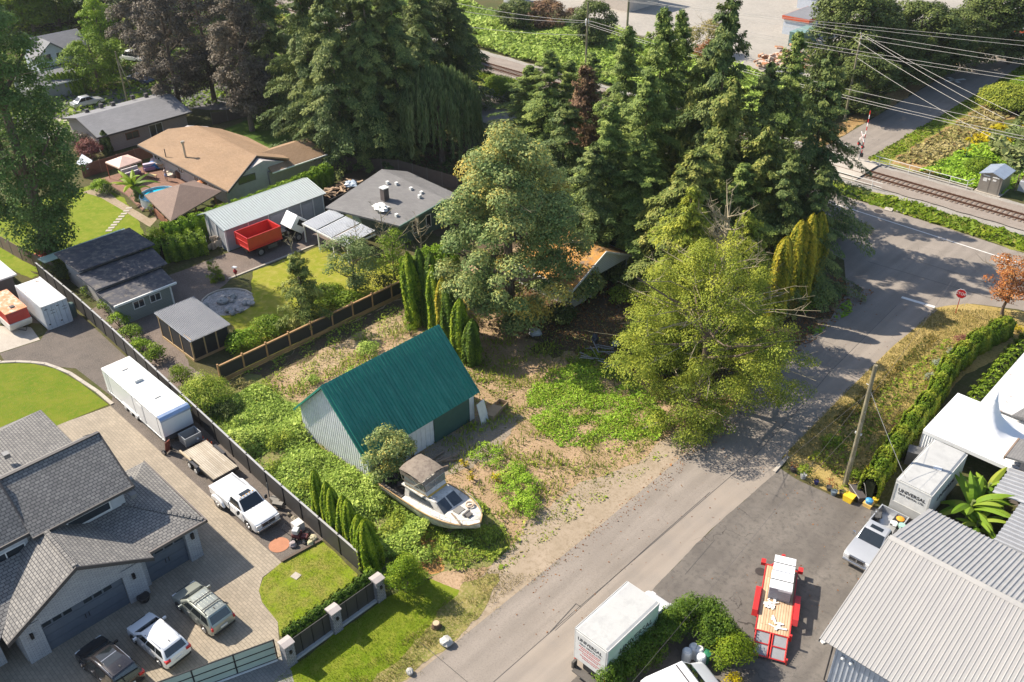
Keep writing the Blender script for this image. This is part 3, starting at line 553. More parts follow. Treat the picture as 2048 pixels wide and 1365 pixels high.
for i in range(24):
    y=by0+.1+(by1-by0-.2)*i/23
    if y<35.6: rb.box(bx1-.001,y-.03,.02,bx1+.03,y+.03,be-.05)
t.part('cladding_ribs',rb,M_barnw)
s=(br-be)/(bx1-cx); ov=.32
mb=MB(); mb.corrug((bx1+ov,by0-.45,be-s*ov+.06),(bx1+ov,by1+.4,be-s*ov+.06),(cx,by1+.4,br+.06),(cx,by0-.45,br+.06),38,.085,.22)
mb.corrug((bx0-ov,by0-.45,be-s*ov+.06),(bx0-ov,by1+.4,be-s*ov+.06),(cx,by1+.4,br+.06),(cx,by0-.45,br+.06),38,.085,.22); t.part('roof',mb,M_teal)
mb=MB(); mb.prism([(cx-.16,br-.06),(cx,br+.13),(cx+.16,br-.06),(cx,br+.06)],by0-.47,by1+.42); t.part('ridge_cap',mb,M_teal)
mt=MB()
for sx,x in ((1,bx1+ov),(-1,bx0-ov)):
    for y in (by0-.47,by1+.4):
        za=be-s*ov-.1; mt.add([(x,y,za),(cx,y,br-.1),(cx,y,br+.09),(x,y,za+.19),(x,y+.05,za),(cx,y+.05,br-.1),(cx,y+.05,br+.09),(x,y+.05,za+.19)],[(0,1,2,3),(7,6,5,4),(3,2,6,7),(0,4,5,1),(0,3,7,4)])
t.part('rake_trim',mt,M_teal)
t.part('eave_trim',MB().box(bx1+.02,by0,be-.22,bx1+.1,by1,be-.06).box(bx1+.02,by1-.5,0,bx1+.06,by1,be-.22),M_barnw)
t.part('sliding_door',MB().box(bx1+.02,35.8,.05,bx1+.09,39.6,2.45),P('door_green',(.04,.10,.085),.6))
# ---- three-level shed, left ----
t=Thing('long_shed','low shed with three stepped dark felt roofs and a pale green side wall','shed',(-84,30,0),world=True)
M_felt=mat('roof_felt',(.085,.085,.095),(.06,.062,.075),sc=.5,rough=.95,c3=(.17,.155,.14),sc2=1.6,bump=.01)
M_wplank=P('plank_grey',(.36,.35,.33),.8)
def lean(t,pts,th,m,name='roof'): return t.part(name,MB().slab(pts,th),m)
lean(t,[(-86.0,26.6,3.3),(-86.0,34.75,3.3),(-91.6,34.75,3.3),(-91.6,26.6,3.3)],.14,M_felt)
lean(t,[(-82.0,26.45,2.85),(-82.0,33.9,2.85),(-86.3,34.5,2.9),(-86.3,26.45,2.9)],.14,M_felt)
lean(t,[(-78.4,26.5,2.4),(-78.4,32.8,2.4),(-82.3,33.3,2.48),(-82.3,26.5,2.48)],.14,M_felt)
t.part('side_wall',MB().box(-82.5,27.0,0,-78.8,32.3,2.3),M_gsiding); t.part('wall',MB().box(-91,27.2,0,-82.5,33.4,2.62),M_wplank)
t.part('lean_to_roof',MB().slab([(-91.7,25.5,2.6),(-91.7,34.9,2.7),(-93.6,34.9,2.5),(-93.6,25.5,2.4)],.06),P('roof_sheet_green',(.30,.42,.37),.5))
window(t,'+x',-78.78,28.9,1.15,2.0,1.15,mull=1); window(t,'+x',-78.78,30.6,1.15,2.0,1.15,mull=1)
t.part('corner_trim',MB().box(-78.83,32.2,0,-78.73,32.35,2.4).box(-78.5,26.45,2.3,-78.36,32.85,2.5),M_trimw)
# ---- open shelter with mesh sides ----
t=Thing('kennel_shelter','timber framed open shelter with grey translucent corrugated roof','shelter',(-71,30.4,0),world=True)
mb=MB(); mb.corrug((-67.8,28.35,2.35),(-67.8,32.4,2.35),(-74.3,32.4,2.65),(-74.3,28.35,2.65),28,.09,.35); t.part('roof',mb,mat('poly_sheet',(.19,.20,.225),(.16,.17,.195),sc=.4,rough=.4))
M_timber=P('new_timber',(.42,.29,.15),.8); M_mesh=P('dark_mesh',(.02,.02,.022),.7); M_beam=P('fence_timber',(.38,.22,.10),.8)
fr=MB(); pan=MB()
for x,y in [(-68.2,28.55),(-68.2,29.8),(-68.2,31.0),(-68.2,32.25),(-74,28.55),(-72,28.55),(-70.1,28.55),(-74,32.25),(-71,32.25)]: fr.box(x-.06,y-.06,0,x+.06,y+.06,2.32)
fr.box(-68.28,28.4,2.16,-68.12,32.35,2.3); fr.box(-74.1,28.44,2.3,-68,28.6,2.42); fr.box(-68.28,28.5,0,-68.13,32.3,.25); fr.box(-74,28.46,0,-68.2,28.6,.22)
t.part('timber_frame',fr,M_timber,split=True); pan.box(-68.22,28.6,.25,-68.19,32.2,2.15); pan.box(-74,28.53,.22,-68.2,28.56,2.25); pan.box(-74.05,28.6,0,-74,32.2,2.3); t.part('mesh_panel',pan,M_mesh)
# ---- long light metal roofed garage ----
t=Thing('long_garage','long grey garage with pale blue-grey metal roof behind the red tipper truck','garage',(-86,48.5,0),world=True)
mb=MB(); mb.corrug((-84.45,41.75,2.75),(-84.45,55.3,2.75),(-88.35,55.5,3.5),(-88.35,41.95,3.5),44,.03,.22); t.part('roof',mb,P('roof_pale_metal',(.29,.33,.34),.5,.1))
t.part('back_roof',MB().slab([(-88.35,41.95,3.5),(-88.35,55.5,3.5),(-89.3,55.5,3.2),(-89.3,41.4,3.2)],.08),P('roof_dark_metal',(.2,.24,.24),.5))
t.part('wall',MB().prism([(-88.9,0),(-84.9,0),(-84.9,2.7),(-88.35,3.4),(-88.9,3.2)],42.1,55.1,'y'),P('wall_bluegrey',(.33,.34,.36),.7))
tr=MB()
for y in (42.15,45,47.6,50.2,51.9,53.6,55.0): tr.box(-84.9,y-.06,0,-84.84,y+.06,2.7)
tr.box(-84.95,42.0,0,-84.8,42.12,2.7); tr.box(-88.4,42.02,0,-88.25,42.1,3.3); tr.box(-86.7,42.02,0,-86.55,42.1,3.0); t.part('trim',tr,M_trimw,split=True)
t.part('door',MB().box(-84.9,52.1,.05,-84.85,53.4,2.1),P('door_grey',(.45,.44,.46),.6)); t.part('door',MB().box(-84.9,47.8,.05,-84.85,50,2.2),MATS['door_grey'])
# ---- green house, charcoal roof ----
t=Thing('green_house','dark green single storey house with a wide charcoal roof and brick chimney','house',(-76,58,0),world=True)
mb=MB(); mb.slab([(-71.3,55.4,2.9),(-71.4,62.3,3.7),(-82.3,62.0,4.3),(-80.9,52.6,3.0)],.2); mb.slab([(-71.4,62.3,3.7),(-70.9,65.2,2.9),(-82,65.6,3.0),(-82.3,62.0,4.3)],.2)
t.part('roof',mb,M_sh_char)
t.part('wall',MB().prism([(55.8,0),(65,0),(65,2.75),(62.0,3.4),(55.8,2.65)],-80.5,-72.2,'x'),M_green_wall)
t.part('fascia',MB().add([(-71.32,55.3,2.66),(-71.42,62.3,3.46),(-71.42,62.3,3.73),(-71.32,55.3,2.93),(-71.2,55.3,2.66),(-71.3,62.3,3.46),(-71.3,62.3,3.73),(-71.2,55.3,2.93)],[(0,1,2,3),(7,6,5,4),(3,2,6,7),(0,4,5,1)]),P('fascia_green',(.08,.16,.13),.6))
for y in (58.2,60.2,63): window(t,'+x',-72.18,y,.75,2.3,.75,mull=0)
c=W(770,398,3.6); o=t.part('chimney',MB().box(c[0]-.35,c[1]-.35,2.8,c[0]+.35,c[1]+.35,4.9),P('chimney_dark',(.10,.08,.075),.8)); t.part('chimney_cap',MB().box(c[0]-.42,c[1]-.42,4.9,c[0]+.42,c[1]+.42,5.02),M_trimw,parent=o)
v=MB()
for p in ((839,392,3.9),(822,377,4),(775,365,4.1),(793,367,4.1),(793,430,3.3),(843,385,3.9)):
    q=W(*p); v.box(q[0]-.17,q[1]-.17,q[2]-.4,q[0]+.17,q[1]+.17,q[2]+.12)
t.part('roof_vent',v,M_trimw,split=True); q=W(762,415,3.5)
mb=MB(); mb.blob((q[0],q[1],q[2]+.0),(1.0,.75,.3),3,12,6,.35); single('tarp','crumpled white plastic tarp lying on the charcoal roof beside the chimney','tarp',mb,P('plastic_white',(.8,.8,.78),.4))
t=Thing('patio_cover','patio roof of three translucent white corrugated panels joined to the green house','patio cover',(-76.8,51,0),world=True)
for i in range(3):
    a=-80.5+i*2.72; b=a+2.5; mb=MB(); mb.corrug((a,49.2,2.4),(b,49.2,2.4),(b,53,2.75),(a,53,2.75),10,.07,.4); t.part('roof_panel',mb,mat('poly_white',(.62,.63,.64),(.55,.56,.57),sc=.5,rough=.4))
fr=MB()
for x in (-80.5,-77.9,-75.2,-72.6): fr.box(x-.06,49.15,2.2,x+.06,53,2.36); fr.box(x-.06,49.2,0,x+.06,49.32,2.25)
fr.box(-80.6,49.12,2.2,-72.4,49.24,2.36); t.part('frame',fr,M_trimw)
# ---- brown roofed house ----
t=Thing('brown_roof_house','single storey grey house with a big light brown shingle roof above the pool deck','house',(-104,52,0),world=True)
mb=MB(); mb.slab([(-93.4,47.7,2.75),(-97.0,54.2,4.3),(-112,54.6,4.3),(-114.2,51.6,4.1),(-115.4,47.6,2.75)],.2)
mb.slab([(-97.0,54.2,4.3),(-95.0,57.5,3.5),(-106,58.4,3.2),(-111.5,57.6,3.2),(-112,54.6,4.3)],.2); mb.slab([(-114.2,51.6,4.1),(-112,54.6,4.3),(-111.5,57.6,3.2),(-116,55,3.0),(-115.4,47.6,2.75)],.19)
t.part('roof',mb,M_sh_brown)
t.part('wall',MB().prism([(48.6,0),(57,0),(57,3.1),(54.2,4.0),(48.6,2.7)],-113.8,-95.6,'x'),P('wall_lilac',(.40,.37,.36),.7))
t.part('fascia',MB().add([(-93.35,47.7,2.5),(-96.98,54.2,4.05),(-96.98,54.2,4.34),(-93.35,47.7,2.79),(-93.25,47.7,2.5),(-96.88,54.2,4.05),(-96.88,54.2,4.34),(-93.25,47.7,2.79)],[(0,1,2,3),(7,6,5,4),(3,2,6,7),(0,4,5,1)]),M_dk)
t.part('fascia',MB().box(-115.4,47.5,2.52,-93.4,47.6,2.76),M_dk)
window(t,'+x',-95.58,51.6,2.0,2.9,2.4,mull=1,fm=M_dk); window(t,'-y',-112.5,48.58,.4,2.2,1.8,mull=1)
for x in (-106.5,-102.6,-99): window(t,'-y',x,48.58,1.0,2.0,1.2,mull=1)
t.part('wing_wall',MB().prism([(54.5,0),(62.3,0),(62.3,2.5),(54.5,2.5)],-101,-95.2,'x'),M_tan_wall)
mb=MB(); mb.slab([(-94.6,54.6,2.65),(-94.8,62.8,2.65),(-98,62.4,4.0),(-98.1,55,4.0)],.17); mb.slab([(-98.1,55,4.0),(-98,62.4,4.0),(-101.8,62.4,2.6),(-101.8,55.5,2.6)],.17); t.part('wing_roof',mb,M_sh_brown)
t.part('gutter',MB().box(-94.62,54.6,2.48,-94.5,62.8,2.62),M_trimw)
q=W(370,308,3.6); o=t.part('flue_pipe',MB().cyl((q[0],q[1],3.0),(q[0],q[1],5.0),.13).cyl((q[0],q[1],5.0),(q[0],q[1],5.25),.24),P('flue_metal',(.5,.45,.38),.4,.5))
q=W(330,306,3.4); t.part('roof_vent',MB().cyl((q[0],q[1],2.8),(q[0],q[1],3.9),.06),M_dk)
# ---- gazebo ----
t=Thing('gazebo','open timber gazebo with grey-brown pyramid shingle roof next to the round pool','gazebo',(-95.6,43.4,0),world=True)
mb=MB(); A,B,C,D,R=(-100.0,40.6,2.6),(-91.2,39.2,2.6),(-94.3,47.4,2.6),(-99.6,46.8,2.6),(-97.2,44.6,4.0)
R=(-96.6,43.6,4.0); mb.add([A,B,C,D,R],[(0,1,4),(1,2,4),(2,3,4),(3,0,4)]); mb.add([A,B,C,D]+[(p[0],p[1],2.45) for p in (A,B,C,D)],[(0,4,5,1),(1,5,6,2),(2,6,7,3),(3,7,4,0),(4,7,6,5)]); t.part('roof',mb,M_sh_brown2)
M_rwood=P('red_wood',(.22,.085,.045),.8)
fr=MB()
for p in ((-99.3,41.1),(-92,40),(-94.9,46.7),(-98.9,46.2),(-93.4,43.4),(-95.8,40.6)): fr.box(p[0]-.09,p[1]-.09,0,p[0]+.09,p[1]+.09,2.45)
t.part('post',fr,M_rwood,split=True)
t.part('railing',MB().slab([(-92.0,39.95,1.0),(-91.95,40.05,1.0),(-99.2,41.15,1.0),(-99.3,41.05,1.0)],.98).slab([(-92.0,40,1.0),(-91.9,40,1.0),(-94.8,46.7,1.0),(-94.9,46.7,1.0)],.98),M_rwood)
single('patio_umbrella','small closed-top orange umbrella showing under the gazebo eave','umbrella',MB().lathe((*W2(407,398),0),[(.04,0),(.04,1.9),(.8,1.9),(.5,2.2),(.05,2.4)],12),P('umbrella_orange',(.6,.2,.06),.7))
# ---- dark roofed house behind ----
t=Thing('dark_roof_house','long taupe house with a low dark grey shingle roof behind the brown roofed one','house',(-127,52,0),world=True)
gable(t,-132.5,-122.6,45.8,58.5,2.7,3.9,'y',M_sh_grey,ov=.7,wm=M_tsiding,trim=M_dk)
window(t,'+x',-122.58,50.2,1.0,2.0,1.9,fm=M_rwood); window(t,'+x',-122.58,53.7,.2,2.2,2.0)
v=MB()
for p in ((202,212,3.5),(265,195,3.5),(292,191,3.6),(174,223,3.4),(226,209,3.5)):
    q=W(*p); v.box(q[0]-.25,q[1]-.25,q[2]-.3,q[0]+.25,q[1]+.25,q[2]+.3)
t.part('roof_vent',v,M_dk,split=True)
# ---- far house ----
t=Thing('far_house','white and grey two storey gabled house far at the upper left among trees','house',(-164,57,0),world=True)
t.part('wall',MB().prism([(54,0),(61.3,0),(61.3,4.6),(54,4.6)],-168,-160.5,'x'),P('wall_white_blue',(.5,.54,.6),.7))
mb=MB(); mb.slab([(-159.6,53.5,4.7),(-159.6,62,4.7),(-163.4,62,6.7),(-163.4,53.5,6.7)],.2); mb.slab([(-163.4,53.5,6.7),(-163.4,62,6.7),(-168.6,62,4.6),(-168.6,53.5,4.6)],.2); t.part('roof',mb,M_sh_grey)
t.part('wall',MB().prism([(52.8,0),(58,0),(58,4.4),(55.4,6.3),(52.8,4.4)],-163,-159,'x'),MATS['wall_white_blue'])
mb=MB(); mb.slab([(-158.5,55.4,6.6),(-158.5,58.4,4.3),(-162.5,58.4,4.3),(-162.5,55.4,6.6)],.18); mb.slab([(-158.5,55.4,6.6),(-158.5,52.4,4.3),(-162.5,52.4,4.3),(-162.5,55.4,6.6)],.18); t.part('gable_roof',mb,M_sh_grey)
window(t,'+x',-158.98,54.5,3.6,4.7,1.1,fm=M_dk); window(t,'+x',-158.98,56.6,3.6,4.7,1.4,fm=M_trimw); t.part('trim_band',MB().box(-159,52.7,2.6,-158.9,58.1,2.85),M_dk)
t=Thing('far_garage','low grey roofed garage behind the row of small cypresses','garage',(-155,52,0),world=True)
gable(t,-158,-151,48,55.5,2.3,3.3,'y',M_sh_grey,ov=.4,wm=M_grey_wall,trim=M_trimw)
# ---- mossy white cottage ----
t=Thing('mossy_cottage','small white cottage with an orange mossy roof half hidden by the big maple','cottage',(-52,63,0),world=True)
M_moss=mat('moss_roof',(.40,.19,.05),(.46,.26,.08),sc=1.2,rough=.95,c3=(.20,.155,.12),sc2=1.6,bump=.04,bsc=9)
gable(t,-57,-49.3,58.6,67.6,2.55,4.7,'x',M_moss,ov=.45,trim=M_trimw,endov=.3)
t.part('wall',MB().box(-56.8,58.9,0,-51.8,67.2,2.5).box(-51.8,58.9,0,-49.55,61.0,2.5),M_wsiding)
t.part('gable_boards',MB().prism([(58.4,2.4),(67.8,2.4),(63.1,4.55)],-49.5,-49.35,'x'),M_wsiding); t.part('roof_vent',MB().box(-52.9,62.2,4.3,-52.6,62.5,4.95),M_trimw)
pm=MB(); pm.box(-49.6,58.7,0,-49.4,58.9,2.5).box(-49.6,67.2,0,-49.4,67.4,2.5).box(-51.8,61.6,0,-49.5,61.75,2.5); t.part('porch_post',pm,M_wsiding,split=True)
# ---- big metal warehouse, lower right ----
M_wh=mat('roof_light_metal',(.375,.36,.34),(.34,.33,.315),sc=.4,rough=.45,metal=.15,c3=(.33,.32,.31),sc2=1.3,stretch=(2.0,.18,1)); M_wh2=P('roof_mid_metal',(.40,.39,.38),.45,.15)
t=Thing('metal_warehouse','large warehouse with a wide pale ribbed metal roof at the lower right','warehouse',(-4,43,0),world=True)
x0,x1=-11.55,12
mb=MB(); mb.corrug((x0,36.65,3.5),(x1,36.65,3.5),(x1,44.85,5.5),(x0-.2,44.85,5.5),96,.03,.16); t.part('roof',mb,M_wh)
mb=MB(); mb.corrug((x0-.05,51.3,3.5),(x1,51.3,3.5),(x1,44.87,5.5),(x0-.2,44.87,5.5),84,.05,.3); t.part('roof',mb,M_wh2)
t.part('ridge_cap',MB().prism([(44.62,5.47),(44.86,5.66),(45.1,5.47),(44.86,5.5)],x0-.2,x1,'x'),M_wh)
t.part('gable_trim',MB().add([(x0-.03,36.6,3.25),(x0-.23,44.86,5.25),(x0-.23,44.86,5.52),(x0-.03,36.6,3.52),(x0-.09,36.6,3.25),(x0-.29,44.86,5.25),(x0-.29,44.86,5.52),(x0-.09,36.6,3.52)],[(0,1,2,3),(7,6,5,4),(3,2,6,7),(0,4,5,1)]),M_wh)
M_whw=P('wall_bluewhite',(.50,.53,.57),.5)
wl=MB().prism([(37.1,0),(50.9,0),(50.9,3.4),(44.9,5.25),(37.1,3.5)],-10.75,x1-.5,'x')
for i in range(80): wl.box(-10.7+i*.28,37.04,.1,-10.62+i*.28,37.1,3.45)
t.part('wall',wl,M_whw)
for x in (-10.2,-9.7): t.part('security_lamp',MB().lathe((x,36.95,2.7),[(.02,-.12),(.12,-.02),(.10,.08),(.03,.14)],10),M_trimw)
t.part('downpipe',MB().tube([(-10.9,36.95,3.4),(-10.9,37.0,.1)],.05,6),M_dk)
# ---- neighbours at the right edge ----
t=Thing('rusty_shed','long white sheet metal roof with brown rust streaks at the right edge','shed',(-11,72,0),world=True)
M_rust=mat('roof_rusty',(.60,.60,.60),(.55,.56,.57),sc=.5,rough=.5,c3=(.25,.10,.05),sc2=1.1,stretch=(.5,3.2,1))
for e in MATS['roof_rusty'].node_tree.nodes:
    if e.type=='VALTORGB' and e.color_ramp.elements[0].position==.48 or (e.type=='VALTORGB' and abs(e.color_ramp.elements[1].position-.66)<.01): e.color_ramp.elements[0].position=.60; e.color_ramp.elements[1].position=.70
t.part('roof',MB().slab([(-13.85,66.2,3.0),(-8,66.2,3.3),(-8,79,3.3),(-13.9,78,3.0)],.12),M_rust); t.part('wall',MB().box(-13.6,66.5,0,-8.2,77.6,2.85),M_wplank)
t=Thing('grey_annex','small building with charcoal shingle eave beside the white marquee','building',(-7.5,62,0),world=True)
t.part('roof',MB().slab([(-9.8,59.7,3.9),(-4,59.7,4.9),(-4,64.6,4.9),(-9.8,62.4,3.9)],.16),M_sh_char); t.part('wall',MB().box(-8.8,60.0,0,-4.4,62,3.8),M_tan_wall); t.part('fascia',MB().box(-9.92,59.65,3.65,-9.8,62.4,3.93),P('fascia_brown',(.25,.18,.13),.7))
t.part('dormer_roof',MB().slab([(-11.4,65.9,3.25),(-8.6,65.9,3.8),(-8.6,69,3.8),(-10.6,68.9,3.5)],.15),M_sh_char)
M_cor=P('corrugated_silver',(.36,.37,.39),.45,.1)
for x0_,x1_,y0_,y1_,z,lab in ((-9.3,-5.5,56.6,61.2,3.0,'short silver corrugated awning behind the banana plants'),(-7.5,1,51.6,57.2,3.0,'silver corrugated lean-to roof running along the back of the warehouse')):
    t=Thing('corrugated_awning',lab,'awning',((x0_+x1_)/2,(y0_+y1_)/2,0),group='silver corrugated roofs at the right edge',world=True)
    mb=MB(); mb.corrug((x0_,y0_,z-.1),(x0_,y1_,z-.1),(x1_,y1_,z+.4),(x1_,y0_,z+.4),int((y1_-y0_)/.42),.2,.3); t.part('roof',mb,M_cor)
    pm=MB(); 
    for x,y in ((x0_+.1,y0_+.1),(x0_+.1,y1_-.1)): pm.box(x-.05,y-.05,0,x+.05,y+.05,z-.15)
    t.part('post',pm,M_black,split=True); t.part('back_wall',MB().box(x1_-1.2,y0_+.1,0,x1_-1.1,y1_-.1,z),M_dk)
# ---- marquee ----
t=Thing('marquee_tent','large white marquee with a tall concave peak beside the parked box truck','tent',(-12.4,63.5,0),world=True)
M_tent=mat('tent_white',(.84,.84,.83),(.80,.80,.80),sc=.4,rough=.5)
cx_,cy_,hx,hy=-12.45,63.6,3.3,3.25; n=28; vs=[];fs=[]
for i in range(n+1):
    for j in range(n+1):
        u=i/n*2-1; v=j/n*2-1; d=max(abs(u),abs(v)); r=min(1,math.hypot(u,v)); r=d*.55+r*.45
        z=2.6+.7*(1-r)**1.2+3.3*math.exp(-r*5.6); vs.append((cx_+u*hx,cy_+v*hy,z))
for i in range(n):
    for j in range(n): a=i*(n+1)+j; fs.append((a,a+n+1,a+n+2,a+1))
mb=MB().add(vs,fs); t.part('canopy',mb,M_tent,smooth=True)
mb=MB(); mb.box(cx_-hx,cy_-hy,2.3,cx_-hx+.02,cy_+hy,2.62).box(cx_-hx,cy_-hy,2.3,cx_+hx,cy_-hy+.02,2.62).box(cx_+hx-.02,cy_-hy,2.3,cx_+hx,cy_+hy,2.62); t.part('valance',mb,M_tent)
mb=MB(); k=24
pa=[(cx_-hx+.06*(i%2),cy_-hy+.1+i*.09) for i in range(int(6.3/.09))]; mb.add([(x,y,0) for x,y in pa]+[(x,y,2.3) for x,y in pa],[(i,i+1,len(pa)+i+1,len(pa)+i) for i in range(len(pa)-1)])
pa=[(cx_-hx+.1+i*.09,cy_-hy+.06*(i%2)) for i in range(18)]; mb.add([(x,y,0) for x,y in pa]+[(x,y,2.3) for x,y in pa],[(i,i+1,len(pa)+i+1,len(pa)+i) for i in range(len(pa)-1)]); t.part('side_curtain',mb,M_tent)
pm=MB()
for sx in (-1,1):
    for sy in (-1,1): pm.cyl((cx_+sx*(hx-.05),cy_+sy*(hy-.05),0),(cx_+sx*(hx-.05),cy_+sy*(hy-.05),2.6),.05,8)
pm.cyl((cx_,cy_,2.4),(cx_,cy_,6.2),.04,8); t.part('pole',pm,split=True,m=P('alu',(.6,.6,.6),.4,.6))
# ---- flat black-walled shed at the left edge ----
t=Thing('flat_shed','flat white roofed dark shed cut by the left edge behind the cypress row','shed',(-94,20.5,0),world=True)
t.part('roof',MB().box(-100,16,2.45,-91.4,22.6,2.6),P('roof_white',(.55,.55,.54),.6)); t.part('wall',MB().box(-99.5,16.4,0,-91.7,22.2,2.45),M_dk); t.part('skylight',MB().box(-96.2,20.8,2.6,-95.0,21.6,2.75),M_dk)
# ---- rail signal bungalow ----
t=Thing('signal_bungalow','stainless steel signal cabin with a low gabled roof beside the railway','equipment cabin',(-30.5,115.4,0),world=True)
M_ss=P('stainless',(.42,.40,.37),.35,.7)
t.part('wall',MB().prism([(-31.8,0),(-29.25,0),(-29.25,2.35),(-30.5,2.75),(-31.8,2.35)],113.75,117.1,'y'),M_ss)
mb=MB(); mb.slab([(-32.0,113.5,2.36),(-30.5,113.5,2.84),(-30.5,117.3,2.84),(-32.0,117.3,2.36)],.06); mb.slab([(-29.05,113.5,2.36),(-30.5,113.5,2.84),(-30.5,117.3,2.84),(-29.05,117.3,2.36)],.06); t.part('roof',mb,P('roof_bluegrey',(.38,.43,.5),.4,.4))
t.part('door',MB().box(-31.6,113.69,.1,-30.6,113.75,2.1).box(-30.5,113.69,.1,-29.5,113.75,2.1),M_ss,split=True)
t.part('notice',MB().box(-31.4,113.66,1.5,-30.95,113.69,1.95).box(-30.3,113.66,1.75,-29.9,113.69,1.95).box(-30.85,113.66,1.75,-30.6,113.69,1.95),M_trimw,split=True); t.part('vent',MB().box(-31.5,113.65,2.15,-30.7,113.7,2.3).box(-30.4,113.65,2.15,-29.6,113.7,2.3),M_trimw)
t.part('plinth',MB().box(-32,113.5,0,-29,117.3,.12),M_conc)
# ---- far yard buildings ----
def kiosk(x,y,w,d,h,lab,walls,rot=0):
    t=Thing('yard_office',lab,'office cabin',(x,y,0),rot,group='red trimmed cabins in the far gravel yard')
    t.part('wall',MB().box(-w/2,-d/2,0,w/2,d/2,h),walls); t.part('fascia',MB().box(-w/2-.3,-d/2-.3,h,w/2+.3,d/2+.3,h+.6),P('fascia_red',(.55,.10,.04),.5))
    t.part('roof',MB().box(-w/2-.15,-d/2-.15,h+.6,w/2+.15,d/2+.15,h+.65),M_sh_grey)
    mb=MB(); mb.box(w/2,-.8,1.1,w/2+.05,.8,2.2); t.part('window',mb,M_glass)
kiosk(-84,166,5,9,2.8,'small white cabin with red fascia and dark roof in the far gravel yard',MATS['wall_white_blue'])
kiosk(-92,186,5,10,2.8,'second red trimmed cabin, farther back and cut by the top edge',MATS['wall_white_blue'])
kiosk(-52,182,4,6,3.2,'white cabin with red trim glimpsed between the dark trees right of the yard',MATS['wall_white_blue'])
t=Thing('cream_warehouse','pale cream flat building beyond the utility pole at the top edge','building',(-122,160,0)); t.part('wall',MB().box(-7,-5,0,4.2,5,6),P('wall_cream',(.5,.44,.38),.8)); t.part('roof',MB().box(-7.2,-5.2,6,4.4,5.2,6.2),M_sh_grey)
t=Thing('white_outbuilding','small pale outbuilding at the top edge above the bramble bank','building',(-141,146,0)); t.part('wall',MB().box(-2,-2,0,2,2,5),P('wall_offwhite',(.55,.55,.57),.7)); t.part('roof',MB().box(-2.2,-2.2,5,2.2,2.2,5.2),M_dk)
t=Thing('green_container','dark green shipping container behind the far conifers','container',(*W2(1604,88),0)); mb=MB().box(-1.2,-3,0,1.2,3,2.5)
for i in range(20): mb.box(1.2,-2.9+i*.3,.1,1.24,-2.75+i*.3,2.4)
t.part('body',mb,P('cont_green',(.10,.19,.17),.6)); t.part('roof',MB().box(-1.22,-3.02,2.5,1.22,3.02,2.56),P('cont_top',(.16,.26,.24),.6))
# ---- fences ----
def fence(name,label,pts,h,m,post,sp=2.4,th=.06,rail=None,grp=None,cat='fence',z0=0,slats=None,cap=None):
    t=Thing(name,label,cat,(pts[0][0],pts[0][1],0),group=grp,world=True); pn=MB(); pm=MB(); rm=MB(); cm=MB()
    for (x0,y0),(x1,y1) in zip(pts[:-1],pts[1:]):
        L=math.hypot(x1-x0,y1-y0); a=math.atan2(y1-y0,x1-x0); n=max(1,round(L/sp)); c=((x0+x1)/2,(y0+y1)/2)
        if slats:
            k=int(L/slats)
            for i in range(k):
                f=(i+.5)/k; pn.obox((x0+(x1-x0)*f,y0+(y1-y0)*f,z0+(h-z0)/2+rnd.uniform(-.02,.02)),(slats*.9,th,h-z0),a)
        else: pn.obox((*c,z0+(h-z0)/2),(L,th*.4,h-z0),a)
        for i in range(n+1):
            f=i/n; pm.obox((x0+(x1-x0)*f,y0+(y1-y0)*f,(h+.08)/2),(.1,.1,h+.08),a)
        if rail:
            for z,rh in rail: rm.obox((*c,z),(L,th,rh),a)
        if cap: cm.obox((*c,h+.02),(L,.14,.05),a)
    t.part('panel',pn,m); t.part('post',pm,post,split=True)
    if rail: t.part('rail',rm,post)
    if cap: t.part('cap_rail',cm,cap)
    return t
M_fblack=mat('fence_black',(.04,.038,.036),(.05,.047,.044),sc=.7,rough=.6)
fence('black_fence','long black metal screen fence running beside the trailer and white pickup',[(-37.4,23.35),(-48.9,23.6),(-62,24.2),(-76,24.9),(-85,25.2),(-94,25.3)],1.85,M_fblack,M_black,2.45,cap=P('fence_cap',(.36,.36,.36),.5))
t=Thing('timber_screen_fence','new timber framed fence with black mesh panels across the overgrown lot','fence',(-63.5,28.4,0),world=True)
tf=MB(); pm=MB(); 
for i in range(10):
    y=28.4+i*2.4; tf.box(-63.58,y-.06,0,-63.42,y+.06,2.0)
    if i<9: pm.box(-63.52,y+.07,.45,-63.49,y+2.33,1.72); 
tf.box(-63.56,28.4,1.72,-63.40,50,1.84); tf.box(-63.47,28.4,.05,-63.40,50,.45); t.part('timber_frame',tf,M_beam,split=True); t.part('mesh_panel',pm,M_mesh); 
t=Thing('front_fence','black panel fence between three stone pillars on a concrete sill','fence',(-34.8,19.3,0),world=True)
for a,b in ((16.2,19.05),(19.6,22.5)): t.part('panel',MB().box(-34.83,a,.2,-34.79,b,1.75),M_fblack); 
hb=MB(); 
for y in (16.9,17.7,18.5,20.3,21.1,21.9): hb.box(-34.79,y-.02,.2,-34.76,y+.02,1.78)
t.part('stiffener',hb,M_black,split=True)
M_stone=brickmat('stone_veneer',(.26,.26,.28),(.34,.335,.34),(.14,.14,.145),.3,.14,ms=.02,bump=.015,patch=.2)
